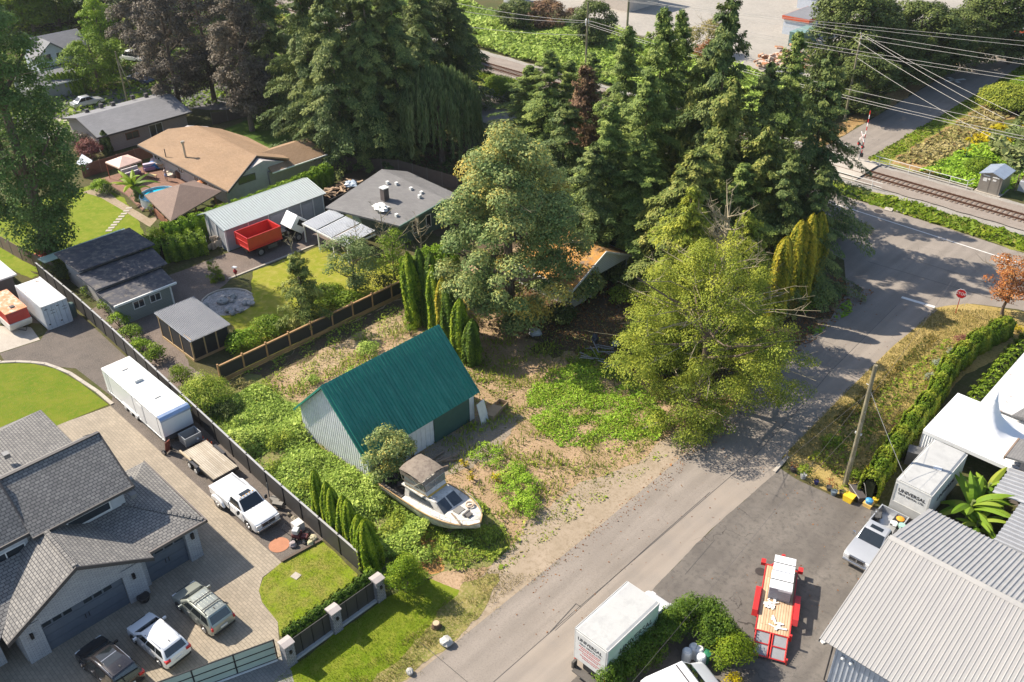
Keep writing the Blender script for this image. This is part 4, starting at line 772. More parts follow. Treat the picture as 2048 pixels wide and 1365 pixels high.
for y,lab in ((15.9,'stone gate pillar with pale cap next to the frosted gate'),(19.33,'middle stone pillar of the black front fence'),(22.78,'end stone pillar of the front fence beside the round cedar')):
    t=Thing('stone_pillar',lab,'pillar',(-34.75,y,0),group='stone pillars of the front fence')
    t.part('shaft',MB().box(-.32,-.32,0,.32,.32,1.85),M_stone); t.part('cap',MB().prism([(-.38,1.85),(.38,1.85),(.38,1.92),(0,2.0),(-.38,1.92)],-.38,.38),P('pillar_cap',(.38,.34,.32),.8)); t.part('lamp',MB().box(.32,-.07,1.2,.42,.07,1.45),M_black)
t=Thing('sliding_gate','black framed sliding gate with pale frosted panels across the driveway','gate',(-35.5,15.5,0),math.radians(-110))
gm=MB(); gp=MB(); L=9.6
for i in range(5): gm.box(i*L/4-.04,-.04,.1,i*L/4+.04,.04,1.85)
for z in (.1,.65,1.22,1.8): gm.box(0,-.035,z-.03,L,.035,z+.03)
gp.box(.05,-.008,.14,L-.05,.008,1.8); t.part('frame',gm,M_black); t.part('frosted_panel',gp,mat('frosted',(.42,.50,.42),(.38,.46,.40),sc=1,rough=.3)); t.part('ground_rail',MB().box(0,-.12,0,L,.12,.1),M_trimw)
fence('board_fence','weathered brown board fence at the left edge by the poplar',[(-92.8,26.6),(-99.5,25.6),(-106,25),(-118,23)],1.7,P('board_brown',(.22,.165,.13),.85),P('board_post',(.3,.25,.2),.8),2.4,th=.03,slats=.15)
fence('board_fence','dark weathered board fence behind the green house under the tall firs',[(-78.5,70.5),(-88,69),(-95.5,63.8)],1.8,P('board_dark',(.13,.10,.08),.9),P('board_post2',(.16,.13,.1),.8),2.4,th=.03,slats=.15,grp=None)
fence('board_fence','brown board fence behind the pool deck and pink canopy',[(-116.6,40.2),(-116.9,50)],1.7,P('board_red',(.16,.075,.055),.85),P('board_post3',(.2,.1,.07),.8),2.4,th=.03,slats=.15)
fence('board_fence','shaded board fence along the dark back lawn behind the brown roofed house',[(-122,62),(-120,76),(-106,80)],1.7,MATS['board_dark'],MATS['board_post2'],2.4,th=.03,slats=.15)
t=Thing('handrail','white tubular handrail on the concrete edge beside the railway','railing',(-38.5,113.2,0),world=True)
rm=MB(); pm=MB(); y=113.35
for x in (-44.2,-42.8,-40.2,-37.6,-35.0,-32.9): pm.cyl((x,y,0),(x,y,1.1),.035,6)
rm.tube([(-44.8,y,1.1),(-32.9,y,1.1),(-32.6,y+1.2,1.1)],.035,6); rm.tube([(-44.8,y,.55),(-32.9,y,.55),(-32.6,y+1.2,.55)],.035,6); t.part('post',pm,M_trimw,split=True); t.part('rail',rm,M_trimw); t.part('concrete_edge',MB().box(-45.4,113.5,0,-32.2,113.9,.14),M_conc)
t=Thing('handrail','low white handrail in the grass by the crossing on the near side','railing',(-42,106.6,0),world=True)
pm=MB(); rm=MB()
for x in (-44,-41.4): pm.cyl((x,105.6,0),(x,105.6,1.0),.035,6)
rm.tube([(-46.3,105.5,1.0),(-40.2,105.7,1.0)],.035,6); rm.tube([(-46.3,105.5,.5),(-40.2,105.7,.5)],.035,6); t.part('post',pm,M_trimw,split=True); t.part('rail',rm,M_trimw)
# ======================= VEHICLES =======================
M_tyre=P('rubber',(.018,.018,.018),.8); M_rim=P('rim',(.45,.45,.46),.3,.7); M_wind=mat('car_glass',(.012,.016,.018),(.016,.02,.022),sc=1,rough=.05,spec=.9)
M_red=P('lamp_red',(.5,.015,.015),.25,coat=.5); M_lampc=P('lamp_clear',(.7,.7,.7),.15,spec=.8); M_chrome=P('chrome',(.6,.6,.6),.15,.9); M_blackp=P('black_plastic',(.025,.025,.027),.5)
def wheel(t,x,y,r=.36,w=.24,dual=False,rim=None):
    s=1 if y>0 else -1; mb=MB(); mb.tube([(x,y-w/2,r),(x,y-w/2+.04,r),(x,y+w/2-.04,r),(x,y+w/2,r)],[r*.88,r,r,r*.88],20); o=t.part('wheel',mb,M_tyre)
    mr=MB(); mr.tube([(x,y+s*(w/2-.02),r),(x,y+s*(w/2+.012),r)],[r*.62,r*.58],14)
    for i in range(5): a=2*PI*i/5; mr.obox((x+math.cos(a)*r*.3,y+s*(w/2+.02),r+math.sin(a)*r*.3),(r*.5,.02,.07),0,0,-a)
    t.part('rim',mr,rim or M_rim,parent=o)
    return o
def profbody(prof,W,inset=.10,topin=.05,yst=(1,.93,.72),xs=(.955,.99,1),zs=None,xc=0):
    """side outline swept across the width; outer stations drawn in to round the plan"""
    st=[-y*W/2 for y in yst]+[y*W/2 for y in reversed(yst)]; xsc=list(xs)+list(reversed(xs)); n=len(prof); zmax=max(z for _,z in prof); vs=[];fs=[]
    for i,(y,sx) in enumerate(zip(st,xsc)):
        outer=i in(0,len(st)-1)
        for x,z in prof:
            yy=y; zz=z
            if outer and z>zmax*.72: zz=z-.045; 
            if outer: yy=y-math.copysign(topin*(z/zmax)**3,y)
            vs.append((xc+(x-xc)*sx,yy,zz))
    for i in range(len(st)-1):
        for j in range(n): a=i*n+j; b=i*n+(j+1)%n; fs.append((a,b,b+n,a+n))
    fs.append(tuple(range(n-1,-1,-1))); fs.append(tuple((len(st)-1)*n+j for j in range(n)))
    return MB().add(vs,fs)
def cabin(t,xr,xf,xrt,xft,zb,zt,wb,wt,paint,splits=(.48,),rearglass=True,roofm=None,crown=.05,name='cabin'):
    B=[(xr,-wb/2,zb),(xf,-wb/2,zb),(xf,wb/2,zb),(xr,wb/2,zb)]; T=[(xrt,-wt/2,zt-crown),(xft,-wt/2,zt-crown),(xft,wt/2,zt-crown),(xrt,wt/2,zt-crown)]
    C=[(xrt+.15*(xft-xrt)*0+.12,-wt*.3,zt),(xft-.14,-wt*.3,zt),(xft-.14,wt*.3,zt),(xrt+.12,wt*.3,zt)]
    mb=MB().add(B+T+C,[(0,1,5,4),(1,2,6,5),(2,3,7,6),(3,0,4,7),(8,9,10,11),(4,5,9,8),(5,6,10,9),(6,7,11,10),(7,4,8,11)]); t.part(name,mb,paint,bevel=.13,seg=4)
    def pane(nm,p0,p1,p2,p3,a,b,c,d,off):
        p0,p1,p2,p3=V(*p0),V(*p1),V(*p2),V(*p3); nn=unit(np.cross(p1-p0,p3-p0))
        ce=(V(*B[0])+V(*B[2])+V(*T[0])+V(*T[2]))/4
        if np.dot(nn,(p0+p2)/2-ce)<0: nn=-nn
        def q(u,v): return p0*(1-u)*(1-v)+p1*u*(1-v)+p2*u*v+p3*(1-u)*v+nn*off
        return MB().add([q(a,c),q(b,c),q(b,d),q(a,d)],[(0,1,2,3)]).add([q(a,c)-nn*off*2,q(b,c)-nn*off*2,q(b,d)-nn*off*2,q(a,d)-nn*off*2],[(3,2,1,0)])
    t.part('windscreen',pane('w',B[1],B[2],T[2],T[1],.06,.94,.06,.93,.012),M_wind)
    if rearglass: t.part('rear_window',pane('w',B[0],B[3],T[3],T[0],.09,.91,.2,.9,.012),M_wind)
    for (b0,b1,t1,t0) in ((B[0],B[1],T[1],T[0]),(B[3],B[2],T[2],T[3])):
        e=[.05]+list(splits)+[.93]
        for a,b in zip(e[:-1],e[1:]): t.part('side_window',pane('w',b0,b1,t1,t0,a+.012,b-.012,.12,.88,.012),M_wind)
def seams(t,W_,xs,z0,z1,hx=(),hz=.9):
    sm=MB()
    for s in (-1,1):
        y=s*(W_/2-.001)
        for x in xs: sm.box(x-.008,min(y,y+s*.006),z0,x+.008,max(y,y+s*.006),z1)
        sm.box(min(xs),min(y,y+s*.005),z0,max(xs),max(y,y+s*.005),z0+.012)
    o=t.part('door_seams',sm,M_blackp); hd=MB()
    for s in (-1,1):
        for x in hx: y=s*(W_/2); hd.box(x-.09,min(y,y+s*.03),hz-.015,x+.09,max(y,y+s*.03),hz+.02)
    t.part('door_handle',hd,M_chrome,split=True)
def lamp(t,name,x0,y0,z0,x1,y1,z1,m): t.part(name,MB().box(min(x0,x1),min(y0,y1),z0,max(x0,x1),max(y0,y1),z1),m,bevel=.015)
def mirrors(t,x,y,z,m,tow=False):
    for s in (-1,1): t.part('wing_mirror',MB().obox((x,s*(y+.16),z),(.12,.24 if not tow else .2,.18 if not tow else .32),0).box(x-.02,min(s*y,s*(y+.1)),z-.04,x+.02,max(s*y,s*(y+.1)),z+.02),m,bevel=.02)
def suv(label,loc,rz,paint,L=4.6,Wd=1.85,H=1.65,racks=False,lampstyle=0,pano=False,grp='cars parked on the paver driveway',name='parked_suv'):
    t=Thing(name,label,'suv',(loc[0],loc[1],.012),rz,group=grp); h=L/2
    prof=[(-h+.05,.32),(-h,.5),(-h+.02,.72),(-h+.07,1.02),(-h+.5,1.06),(.20*L,1.06),(.27*L,1.03),(.42*L,.93),(.475*L,.80),(h,.58),(h-.03,.32),(.38*L,.24),(-.4*L,.26)]
    t.part('body',profbody(prof,Wd,xs=(.90,.965,1)),paint,bevel=.11,seg=4)
    cabin(t,-h+.08,.29*L,-h+.46,.10*L,1.0,H,Wd*.95,Wd*.80,paint,splits=(.30,.62))
    for x in (-.30*L,.31*L):
        for s in (-1,1):
            t.part('wheel_arch',MB().tube([(x,s*(Wd/2-.3),.36),(x,s*(Wd/2+.004),.36)],.42,18),M_blackp); wheel(t,x,s*(Wd/2-.10),.35,.22)
    for s in (-1,1):
        lamp(t,'headlight',.43*L,s*.55*Wd/2,.68,.475*L,s*.9*Wd/2,.83,M_lampc)
        if lampstyle==1: lamp(t,'tail_light',-h+.0,s*.80*Wd/2,.75,-h+.14,s*.93*Wd/2,1.0,M_red); t.part('tail_light',MB().add([(-h+.08,s*.76*Wd/2,1.0),(-h+.08,s*.87*Wd/2,1.0),(-h+.43,s*.72*Wd/2,1.52),(-h+.43,s*.63*Wd/2,1.52),(-h+.2,s*.76*Wd/2,1.0),(-h+.2,s*.88*Wd/2,1.0),(-h+.55,s*.73*Wd/2,1.5),(-h+.55,s*.64*Wd/2,1.5)],[(0,1,2,3),(0,4,5,1),(1,5,6,2),(2,6,7,3),(3,7,4,0)]),M_red)
        else: lamp(t,'tail_light',-h-.0,s*.60*Wd/2,.82,-h+.25,s*.97*Wd/2,1.02,M_red)
    t.part('number_plate',MB().box(-h-.012,-.24,.62,-h+.02,.24,.76),M_trimw); t.part('rear_bumper',MB().box(-h-.03,-Wd*.42,.34,-h+.1,Wd*.42,.5),M_blackp,bevel=.03)
    mirrors(t,.17*L,Wd/2-.03,1.05,paint); seams(t,Wd,(-.2*L,-.01*L,.19*L),.36,.96,(-.15*L,.04*L),.84)
    t.part('front_grille',MB().box(h-.06,-.5,.5,h+.008,.5,.72),M_blackp)
    ry=Wd*.36
    if racks:
        rk=MB()
        for s in (-1,1): rk.tube([(-.36*L,s*ry,H-.06),(-.33*L,s*ry,H+.06),(.0*L,s*ry,H+.06),(.04*L,s*ry,H-.06)],.025,6)
        for x in (-.26*L,-.06*L): rk.obox((x,0,H+.1),(.07,Wd*.74,.035))
        t.part('roof_rack',rk,M_blackp)
        rb=MB()
        for i in range(5): rb.box(-.36*L,-.5+i*.22,H-.01,.02*L,-.42+i*.22,H+.012)
        t.part('roof_ribs',rb,paint)
    else:
        rk=MB()
        for s in (-1,1): rk.tube([(-.34*L,s*ry,H-.05),(-.32*L,s*ry,H+.03),(-.02*L,s*ry,H+.03),(.02*L,s*ry,H-.05)],.02,6)
        t.part('roof_rail',rk,M_chrome)
    if pano: t.part('glass_roof',MB().box(-.22*L,-.5,H-.02,.045*L,.5,H+.006),M_wind); t.part('roof_bar',MB().box(-.09*L,-.5,H+.0,-.08*L,.5,H+.012),M_chrome)
    t.part('aerial',MB().obox((-.33*L,0,H+.02),(.16,.05,.07)),M_blackp)
    return t
P_white=P('paint_white',(.72,.73,.74),.22,0,.7,.97); P_silver=P('paint_silver',(.52,.53,.54),.28,.45,.7,.97); P_black=P('paint_black',(.02,.017,.018),.2,.2,.9); P_crv=P('paint_greygreen',(.30,.32,.28),.28,.4,.7,.97)
suv('silver-green suv with roof rack bars, nearest the lawn on the driveway',(-41.85,14.25),PI+.07,P_crv,4.6,1.82,1.68,racks=True,lampstyle=1)
suv('white suv parked in the middle of the three on the driveway',(-41.6,11.05),PI+.10,P_white,4.45,1.80,1.60)
suv('black suv with glass roof parked in front of the double garage',(-42.0,8.1),PI+.12,P_black,4.7,1.9,1.70,pano=True)
def pickup(label,loc,rz,paint,L=5.9,Wd=2.02,H=1.92,dually=False,cover=False,name='pickup_truck'):
    t=Thing(name,label,'pickup truck',(loc[0],loc[1],.012),rz); h=L/2
    xf=.50*L; prof=[(-.06*L,.42),(-.06*L,1.16),(.20*L,1.22),(.26*L,1.23),(.44*L,1.13),(.485*L,1.02),(h-.03,.78),(h,.55),(h-.06,.38),(.35*L,.36)]
    t.part('body',profbody(prof,Wd,xs=(.94,.98,1)),paint,bevel=.10,seg=4)
    # bed
    w=Wd/2; bl=-h+.06; br_=-.06*L-.02; b=MB(); th=.09
    b.box(bl,-w,.55,br_,-w+th,1.20); b.box(bl,w-th,.55,br_,w,1.20); b.box(bl,-w+th,.55,bl+.07,w-th,1.18); b.box(br_-.05,-w+th,.55,br_,w-th,1.2); b.box(bl,-w+.05,.50,br_,w-.05,.62)
    t.part('bed',b,paint,bevel=.02)
    if cover: t.part('tonneau_cover',MB().add([(bl+.02,-w+.0,1.16),(br_,-w,1.2),(br_,w,1.2),(bl+.02,w,1.16),(bl+.35,-w+.35,1.42),(br_-.1,-w+.3,1.46),(br_-.1,w-.3,1.46),(bl+.35,w-.35,1.42)],[(3,2,1,0),(4,5,6,7),(0,1,5,4),(1,2,6,5),(2,3,7,6),(3,0,4,7)]),paint,bevel=.09,seg=3)
    if dually:
        for s in (-1,1): t.part('fender_flare',MB().prism([(-.41*L,.5),(-.385*L,.88),(-.33*L,1.04),(-.21*L,1.04),(-.155*L,.88),(-.12*L,.5)],s*w-.05,s*(w+.26)),paint,bevel=.08)
    cabin(t,-.065*L,.235*L,-.035*L,.115*L,1.18,H,Wd*.92,Wd*.78,paint,splits=(.40,))
    t.part('sunroof',MB().box(.035*L,-.42,H-.02,.095*L,.42,H+.008),M_wind)
    wy=w-.12
    for x in (.315*L,-.27*L):
        for s in (-1,1):
            ex=.24 if (dually and x<0) else 0
            t.part('wheel_arch',MB().tube([(x,s*(w-.35),.42),(x,s*(w+.004+ex),.42)],.48,18),M_blackp); wheel(t,x,s*(wy+ex),.41,.27)
    g=MB().box(h-.10,-.52,.68,h+.012,.52,1.0); t.part('grille',g,M_blackp,bevel=.02)
    gb=MB()
    for z in (.69,.99): gb.box(h-.02,-.54,z-.02,h+.03,.54,z+.02)
    for y in (-.53,-.02,.49): gb.box(h-.02,y,.68,h+.03,y+.04,1.0)
    gb.box(h+.0,-.05,.78,h+.04,.05,.93); t.part('grille_bars',gb,M_chrome)
    for s in (-1,1): lamp(t,'headlight',h-.18,s*.56*w,.74,h-.0,s*.93*w,.97,M_lampc); lamp(t,'tail_light',-h+.04,s*.86*w,.75,-h+.12,s*1.0*w,1.12,M_red)
    t.part('front_bumper',MB().box(h-.12,-w*.93,.42,h+.10,w*.93,.62),M_chrome,bevel=.05); t.part('rear_bumper',MB().box(-h-.1,-w*.9,.45,-h+.08,w*.9,.6),M_chrome,bevel=.04)
    seams(t,Wd,(-.055*L,.07*L,.2*L),.46,1.12,(-.02*L,.11*L),1.0)
    mirrors(t,.19*L,w-.02,1.28,M_blackp if dually else M_chrome,tow=True)
    cl=MB()
    for y in (-.5,-.25,0,.25,.5): cl.obox((.105*L,y,H+.005),(.1,.06,.04))
    if dually: t.part('cab_lights',cl,P('amber',(.6,.3,.05),.3))
    return t
pickup('white crew cab pickup with wide rear fenders and covered bed by the fence',(-48.2,21.25),.02,P_white,6.1,2.02,1.95,dually=True,cover=True)
tp=pickup('silver crew cab pickup with junk in its open bed, next to the metal warehouse',(-13.75,49.3),-PI/2+.02,P_silver,6.0,2.0,1.92)
# junk in the bed
mb=MB(); mb.blob((-15.0+.4,51.2,1.0),(.4,.5,.22),2,10,6,.35); single('junk_pile','dark bagged junk in the silver pickup bed','junk',mb,P('junk_dark',(.07,.07,.07),.8))
single('flower_wreath','orange round sunflower wreath lying in the silver pickup bed','wreath',MB().add([((-13.2+.28*math.cos(a)*r),51.6+.28*math.sin(a)*r,1.27+(.06 if r<.8 else 0)) for r in (1,.45) for a in [i*PI/7 for i in range(14)]],[(i,(i+1)%14,14+(i+1)%14,14+i) for i in range(14)]+[tuple(range(14,28))]),P('sun_orange',(.7,.3,.02),.7))
single('plastic_tub','small pale green tub in the silver pickup bed','tub',MB().lathe((-12.85,51.1,1.0),[(.2,0),(.24,.28),(.22,.3)],12),P('tub_green',(.3,.5,.42),.5)); single('plastic_bag','white plastic bag in the silver pickup bed','bag',MB().blob((-13.35,51.0,1.15),(.26,.22,.14),3,9,6,.25),MATS['plastic_white'])
# ---- box trucks ----
M_box=P('box_white',(.62,.62,.60),.45); M_boxtop=mat('box_roof',(.44,.44,.42),(.40,.40,.39),sc=.5,rough=.5,c3=(.36,.36,.35),sc2=1.2); M_txt=P('ink_black',(.02,.02,.02),.6); M_txtr=P('ink_red',(.45,.03,.02),.6)
M_boxgreen=mat('box_side_green',(.45,.56,.45),(.34,.5,.36),sc=.6,rough=.45)
def boxtruck(label,loc,rz,BL=4.9,BW=2.45,ztop=3.55,sidem=None,cab='small',front_text=False,arch=0):
    t=Thing('box_truck',label,'box truck',(loc[0],loc[1],.016),rz,group='white box trucks with black lettering'); w=BW/2; zf=1.0
    # local x forward; box from -BL..0
    b=MB().box(-BL,-w,zf,0,w,ztop-.06); bo=t.part('cargo_box',b,M_box,bevel=.02)
    t.part('box_roof',MB().prism([(-w+.04,ztop-.06),(w-.04,ztop-.06),(w-.2,ztop+arch),(-w+.2,ztop+arch)],-BL+.03,-.03,'x'),M_boxtop,parent=bo)
    tr=MB(); 
    for y in (-w-.012,w-.03): tr.box(-BL-.01,y,ztop-.14,.01,y+.042,ztop-.03); tr.box(-BL-.01,y,zf,.01,y+.042,zf+.12)
    for x in (-BL-.015,-.03): tr.box(x,-w,ztop-.14,x+.045,w,ztop-.03)
    for y in (-w,w-.08): tr.box(-BL-.018,y,zf,-BL,y+.08,ztop-.1)
    t.part('box_trim',tr,P('box_trim',(.55,.55,.53),.4),parent=bo)
    t.part('chassis',MB().box(-BL,-.5,.55,1.2,.5,.98),M_blackp)
    if sidem: t.part('side_panel',MB().box(-BL+.08,-w-.008,zf+.14,-.08,-w,ztop-.16),sidem,parent=bo)
    # cab
    prof=[(.05,.5),(.05,2.05),(.5,2.12),(.95,2.08),(1.45,1.42),(2.1,1.28),(2.32,1.05),(2.4,.62),(2.3,.42),(1.2,.4)]
    if cab=='small':
        t.part('cab',profbody(prof,2.02,xs=(.92,.98,1),xc=.05),P_white,bevel=.05)
        t.part('windscreen',MB().add([(1.0,-.84,2.03),(1.0,.84,2.03),(1.47,.9,1.45),(1.47,-.9,1.45),(.95,-.84,1.98),(.95,.84,1.98),(1.42,.9,1.40),(1.42,-.9,1.40)],[(0,3,2,1),(4,5,6,7),(0,1,5,4),(2,3,7,6)]),M_wind)
        for s in (-1,1): t.part('side_window',MB().add([(.35,s*1.0,1.9),(.85,s*1.0,1.9),(1.3,s*1.0,1.42),(.35,s*1.0,1.42),(.35,s*.93,1.9),(.85,s*.93,1.9),(1.3,s*.93,1.42),(.35,s*.93,1.42)],[(0,1,2,3),(7,6,5,4)]),M_wind); t.part('wing_mirror',MB().obox((1.1,s*1.28,1.6),(.14,.2,.34)),M_blackp)
        wheel(t,1.55,.9,.37,.24); wheel(t,1.55,-.9,.37,.24)
        for s in (-1,1): lamp(t,'headlight',2.22,s*.55,.85,2.37,s*.88,1.05,M_lampc)
    for s in (-1,1): wheel(t,-BL*.70,s*.93,.38,.42)
    # rear door with writing
    rd=t.part('rear_door',MB().box(-BL-.03,-w+.1,zf+.05,-BL,w-.1,ztop-.18),P('door_white',(.66,.66,.64),.45))
    M=Matrix.Translation((-BL-.035,.05,2.92))@Matrix.Rotation(-PI/2,4,'Z')@Matrix.Rotation(PI/2,4,'X')
    if not front_text:
        text('UNIVERSAL',.36,M_txt,t.o,M,off=.006); text('TENT RENTAL LTD.',.19,M_txt,t.o,Matrix.Translation((-BL-.035,0,2.6))@Matrix.Rotation(-PI/2,4,'Z')@Matrix.Rotation(PI/2,4,'X'))
        fine=MB()
        for i,(wd,z) in enumerate(((1.5,2.35),(1.3,2.2),(1.55,2.0),(1.2,1.85),(1.4,1.6),(1.0,1.45))):
            x=-wd/2
            while x<wd/2: l=rnd.uniform(.06,.16); fine.box(-BL-.036,x,z,-BL-.03,x+l,z+.06); x+=l+.04
        setp(t.part('small_print',fine,M_txtr,parent=rd),kind='stuff')
        t.part('tail_lift',MB().box(-BL-.55,-.9,.45,-BL-.05,.9,.52).box(-BL-.35,-1.1,.4,-BL,-.95,.95).box(-BL-.35,.95,.4,-BL,1.1,.95),P('steel_dirty',(.12,.11,.10),.7,.4))
        for s in (-1,1): lamp(t,'tail_light',-BL-.03,s*(w-.25),.82,-BL+.02,s*(w-.05),.95,M_red)
        o=text('UNIVERSAL',.62,M_txt,t.o,Matrix.Translation((-BL*.45,-w-.012,2.55))@Matrix.Rotation(PI/2,4,'X'),off=.008)
    else:
        Mf=Matrix.Translation((.012,0,2.85))@Matrix.Rotation(PI/2,4,'Z')@Matrix.Rotation(PI/2,4,'X')
        text('UNIVERSAL',.38,M_txt,t.o,Mf,off=.008); text('TENT RENTAL LTD.',.21,M_txt,t.o,Matrix.Translation((.012,0,2.54))@Matrix.Rotation(PI/2,4,'Z')@Matrix.Rotation(PI/2,4,'X'),off=.004)
        t.part('front_frame',MB().box(0,-w,zf,.04,w,1.75).box(0,-w,1.75,.03,-w+.12,3.3).box(0,w-.12,1.75,.03,w,3.3),P('frame_grey',(.40,.40,.38),.5)); 
        text('UNIVERSAL',.62,M_txt,t.o,Matrix.Translation((-BL*.5,w+.012,2.3))@Matrix.Rotation(PI,4,'Z')@Matrix.Rotation(PI/2,4,'X'),off=.008)
    return t
boxtruck('white box truck parked along the road beside the round cedar hedge, rear door lettered',(-20.95,32.35),PI/2,4.85,2.45,3.6,sidem=M_boxgreen)
boxtruck('white box truck by the marquee, its lettered end facing the silver pickup',(-13.15,52.45),-PI/2,6.0,2.5,3.6,cab=None,front_text=True,arch=.05)
single('paper_sheet','small white sheet lying on the roof of the box truck beside the marquee','sheet',MB().obox((-12.8,55.4,3.70),(.55,.4,.03),.2),M_trimw)
# ---- enclosed white trailer ----
t=Thing('enclosed_trailer','long white enclosed trailer with rounded front parked by the black fence','trailer',(-64,22.1,.01)); M_trl=P('trailer_white',(.68,.70,.71),.35,0,.3,.97)
t.part('body',MB().prism([(-5,.45),(4.85,.45),(5.05,.7),(5.05,2.55),(4.9,2.74),(4.7,2.8),(-5,2.8)],-1.27,1.27),M_trl,bevel=.03)
t.part('roof',MB().box(-4.95,-1.2,2.8,4.65,1.2,2.825),mat('trailer_roof',(.74,.73,.70),(.66,.65,.62),sc=.7,rough=.5,c3=(.58,.56,.52),sc2=2.5))
t.part('front_cap',MB().prism([(4.62,2.83),(4.92,2.77),(5.1,2.56),(5.1,2.4),(5.04,2.4),(4.95,2.6),(4.6,2.75)],-1.29,1.29),P('alu_trim',(.35,.45,.62),.3,.5))
v=MB().box(-1.5,-.35,2.82,-.7,.35,3.05); t.part('roof_air_unit',v,M_trimw,bevel=.05); t.part('roof_hatch',MB().box(-3.6,-.25,2.82,-3.2,.25,2.9).box(2.0,-.25,2.82,2.4,.25,2.9),P('hatch',(.7,.66,.6),.5))
dm=MB()
for x in (-4.4,-4.0,.3,2.0,4.4): dm.box(x,-1.285,.6,x+.03,-1.265,2.6)
dm.box(-4.95,-1.29,2.62,4.8,-1.27,2.7); dm.box(-5,-1.29,.45,4.9,-1.27,.56); t.part('side_trim',dm,P('trim_grey',(.4,.42,.44),.4,.4))
t.part('side_door',MB().box(1.0,-1.283,.6,1.85,-1.27,2.35),M_trl)
for x in (-1.8,-.85,.1):
    for s in (-1,1): wheel(t,x,s*1.17,.34,.22,rim=M_trimw)
t.part('fender',MB().box(-2.3,-1.36,.62,.6,-1.27,.72).box(-2.3,1.27,.62,.6,1.36,.72),M_trimw); t.part('stone_guard',MB().box(5.05,-1.25,.5,5.075,1.25,.95),P('guard_dark',(.10,.10,.11),.5,.5))
t.part('drawbar',MB().add([(5,-.7,.5),(5,-.55,.5),(6.3,0,.5),(6.3,-.1,.5),(5,-.7,.4),(5,-.55,.4),(6.3,0,.4),(6.3,-.1,.4)],[(0,1,2,3),(0,4,5,1),(3,7,4,0),(1,5,6,2)]).add([(5,.7,.5),(5,.55,.5),(6.3,0,.5),(6.3,.1,.5),(5,.7,.4),(5,.55,.4),(6.3,0,.4),(6.3,.1,.4)],[(3,2,1,0),(0,4,5,1),(3,7,4,0),(1,5,6,2)]),M_black)
t=Thing('utility_bin','grey open-topped metal cart on the tongue of the enclosed trailer','cart',(-57.6,22.3,0))
t.part('tub',MB().box(-.55,-.7,.55,-.5,.7,1.35).box(.5,-.7,.55,.55,.7,1.35).box(-.5,-.7,.55,.5,-.65,1.35).box(-.5,.65,.55,.5,.7,1.35).box(-.5,-.65,.55,.5,.65,.62),P('galv',(.30,.32,.34),.5,.4)); t.part('leg',MB().cyl((.3,0,0),(.3,0,.6),.06).cyl((-.3,0,0),(-.3,0,.6),.06),M_black,split=True); t.part('lamp',MB().blob((.6,.3,.9),(.08,.1,.1),1),M_trimw)
t=Thing('hand_cart','red-brown wheeled sack cart standing by the trailer corner','hand cart',(-58.2,20.6,0),.4)
t.part('plate',MB().obox((0,0,.65),(.08,.5,1.1),0,0,.2),P('rust_red',(.25,.06,.035),.7)); t.part('handle',MB().tube([(-.2,-.22,.1),(.25,-.22,1.4),(.25,.22,1.4),(-.2,.22,.1)],.025),M_black); wheel(t,-.15,-.35,.24,.12); wheel(t,-.15,.35,.24,.12)
def cone(label,x,y):
    t=Thing('traffic_cone',label,'traffic cone',(x,y,.011),group='orange traffic cones by the black fence'); t.part('base',MB().box(-.2,-.2,0,.2,.2,.04),P('cone_dark',(.03,.03,.03),.7))
    t.part('cone',MB().lathe((0,0,.04),[(.16,0),(.14,.08),(.035,.7),(.03,.71)],14),P('cone_orange',(.75,.10,.015),.6)); t.part('band',MB().lathe((0,0,.36),[(.1,0),(.078,.16)],14),M_trimw)
cone('orange traffic cone nearest the enclosed trailer, farthest from the flatbed',-57.2,23.1); cone('middle of the three orange traffic cones by the black fence',-56.6,23.05+.1); cone('orange traffic cone closest to the flatbed corner',-56.05,23.4-.2)
# ---- grey deck flatbed trailer ----
M_deckw=brickmat('deck_weathered',(.36,.31,.235),(.46,.41,.33),(.16,.13,.10),2.2,.15,ms=.012,bump=.006,patch=.25)
t=Thing('flatbed_trailer','small flatbed trailer with weathered plank deck between trailer and white pickup','trailer',(-54.2,22.0,.01))
t.part('deck',MB().box(-2.3,-1.02,.72,2.25,1.02,.8),M_deckw); t.part('side_board',MB().box(-2.6,-1.15,.72,-.9,-1.02,.86),P('board_tan',(.45,.36,.24),.8)); fr=MB().box(-2.35,-1.07,.58,2.3,-1.02,.74).box(-2.35,1.02,.58,2.3,1.07,.74).box(2.25,-1.07,.58,2.33,1.07,.74).box(-2.4,-1.07,.58,-2.3,1.07,.74); fr.tube([(-2.3,-.6,.6),(-3.6,0,.55),(-2.3,.6,.6)],.05); t.part('frame',fr,M_black)
for s in (-1,1):
    t.part('mudguard',MB().prism([(-1.55,.5),(-1.3,.80),(.15,.80),(.4,.5),(.35,.5),(.1,.75),(-1.25,.75),(-1.5,.5)],s*1.1-.13,s*1.1+.17),P('guard_black',(.04,.04,.045),.5)); 
    for x in (-1.05,-.1): wheel(t,x,s*1.14,.32,.2,rim=M_trimw)
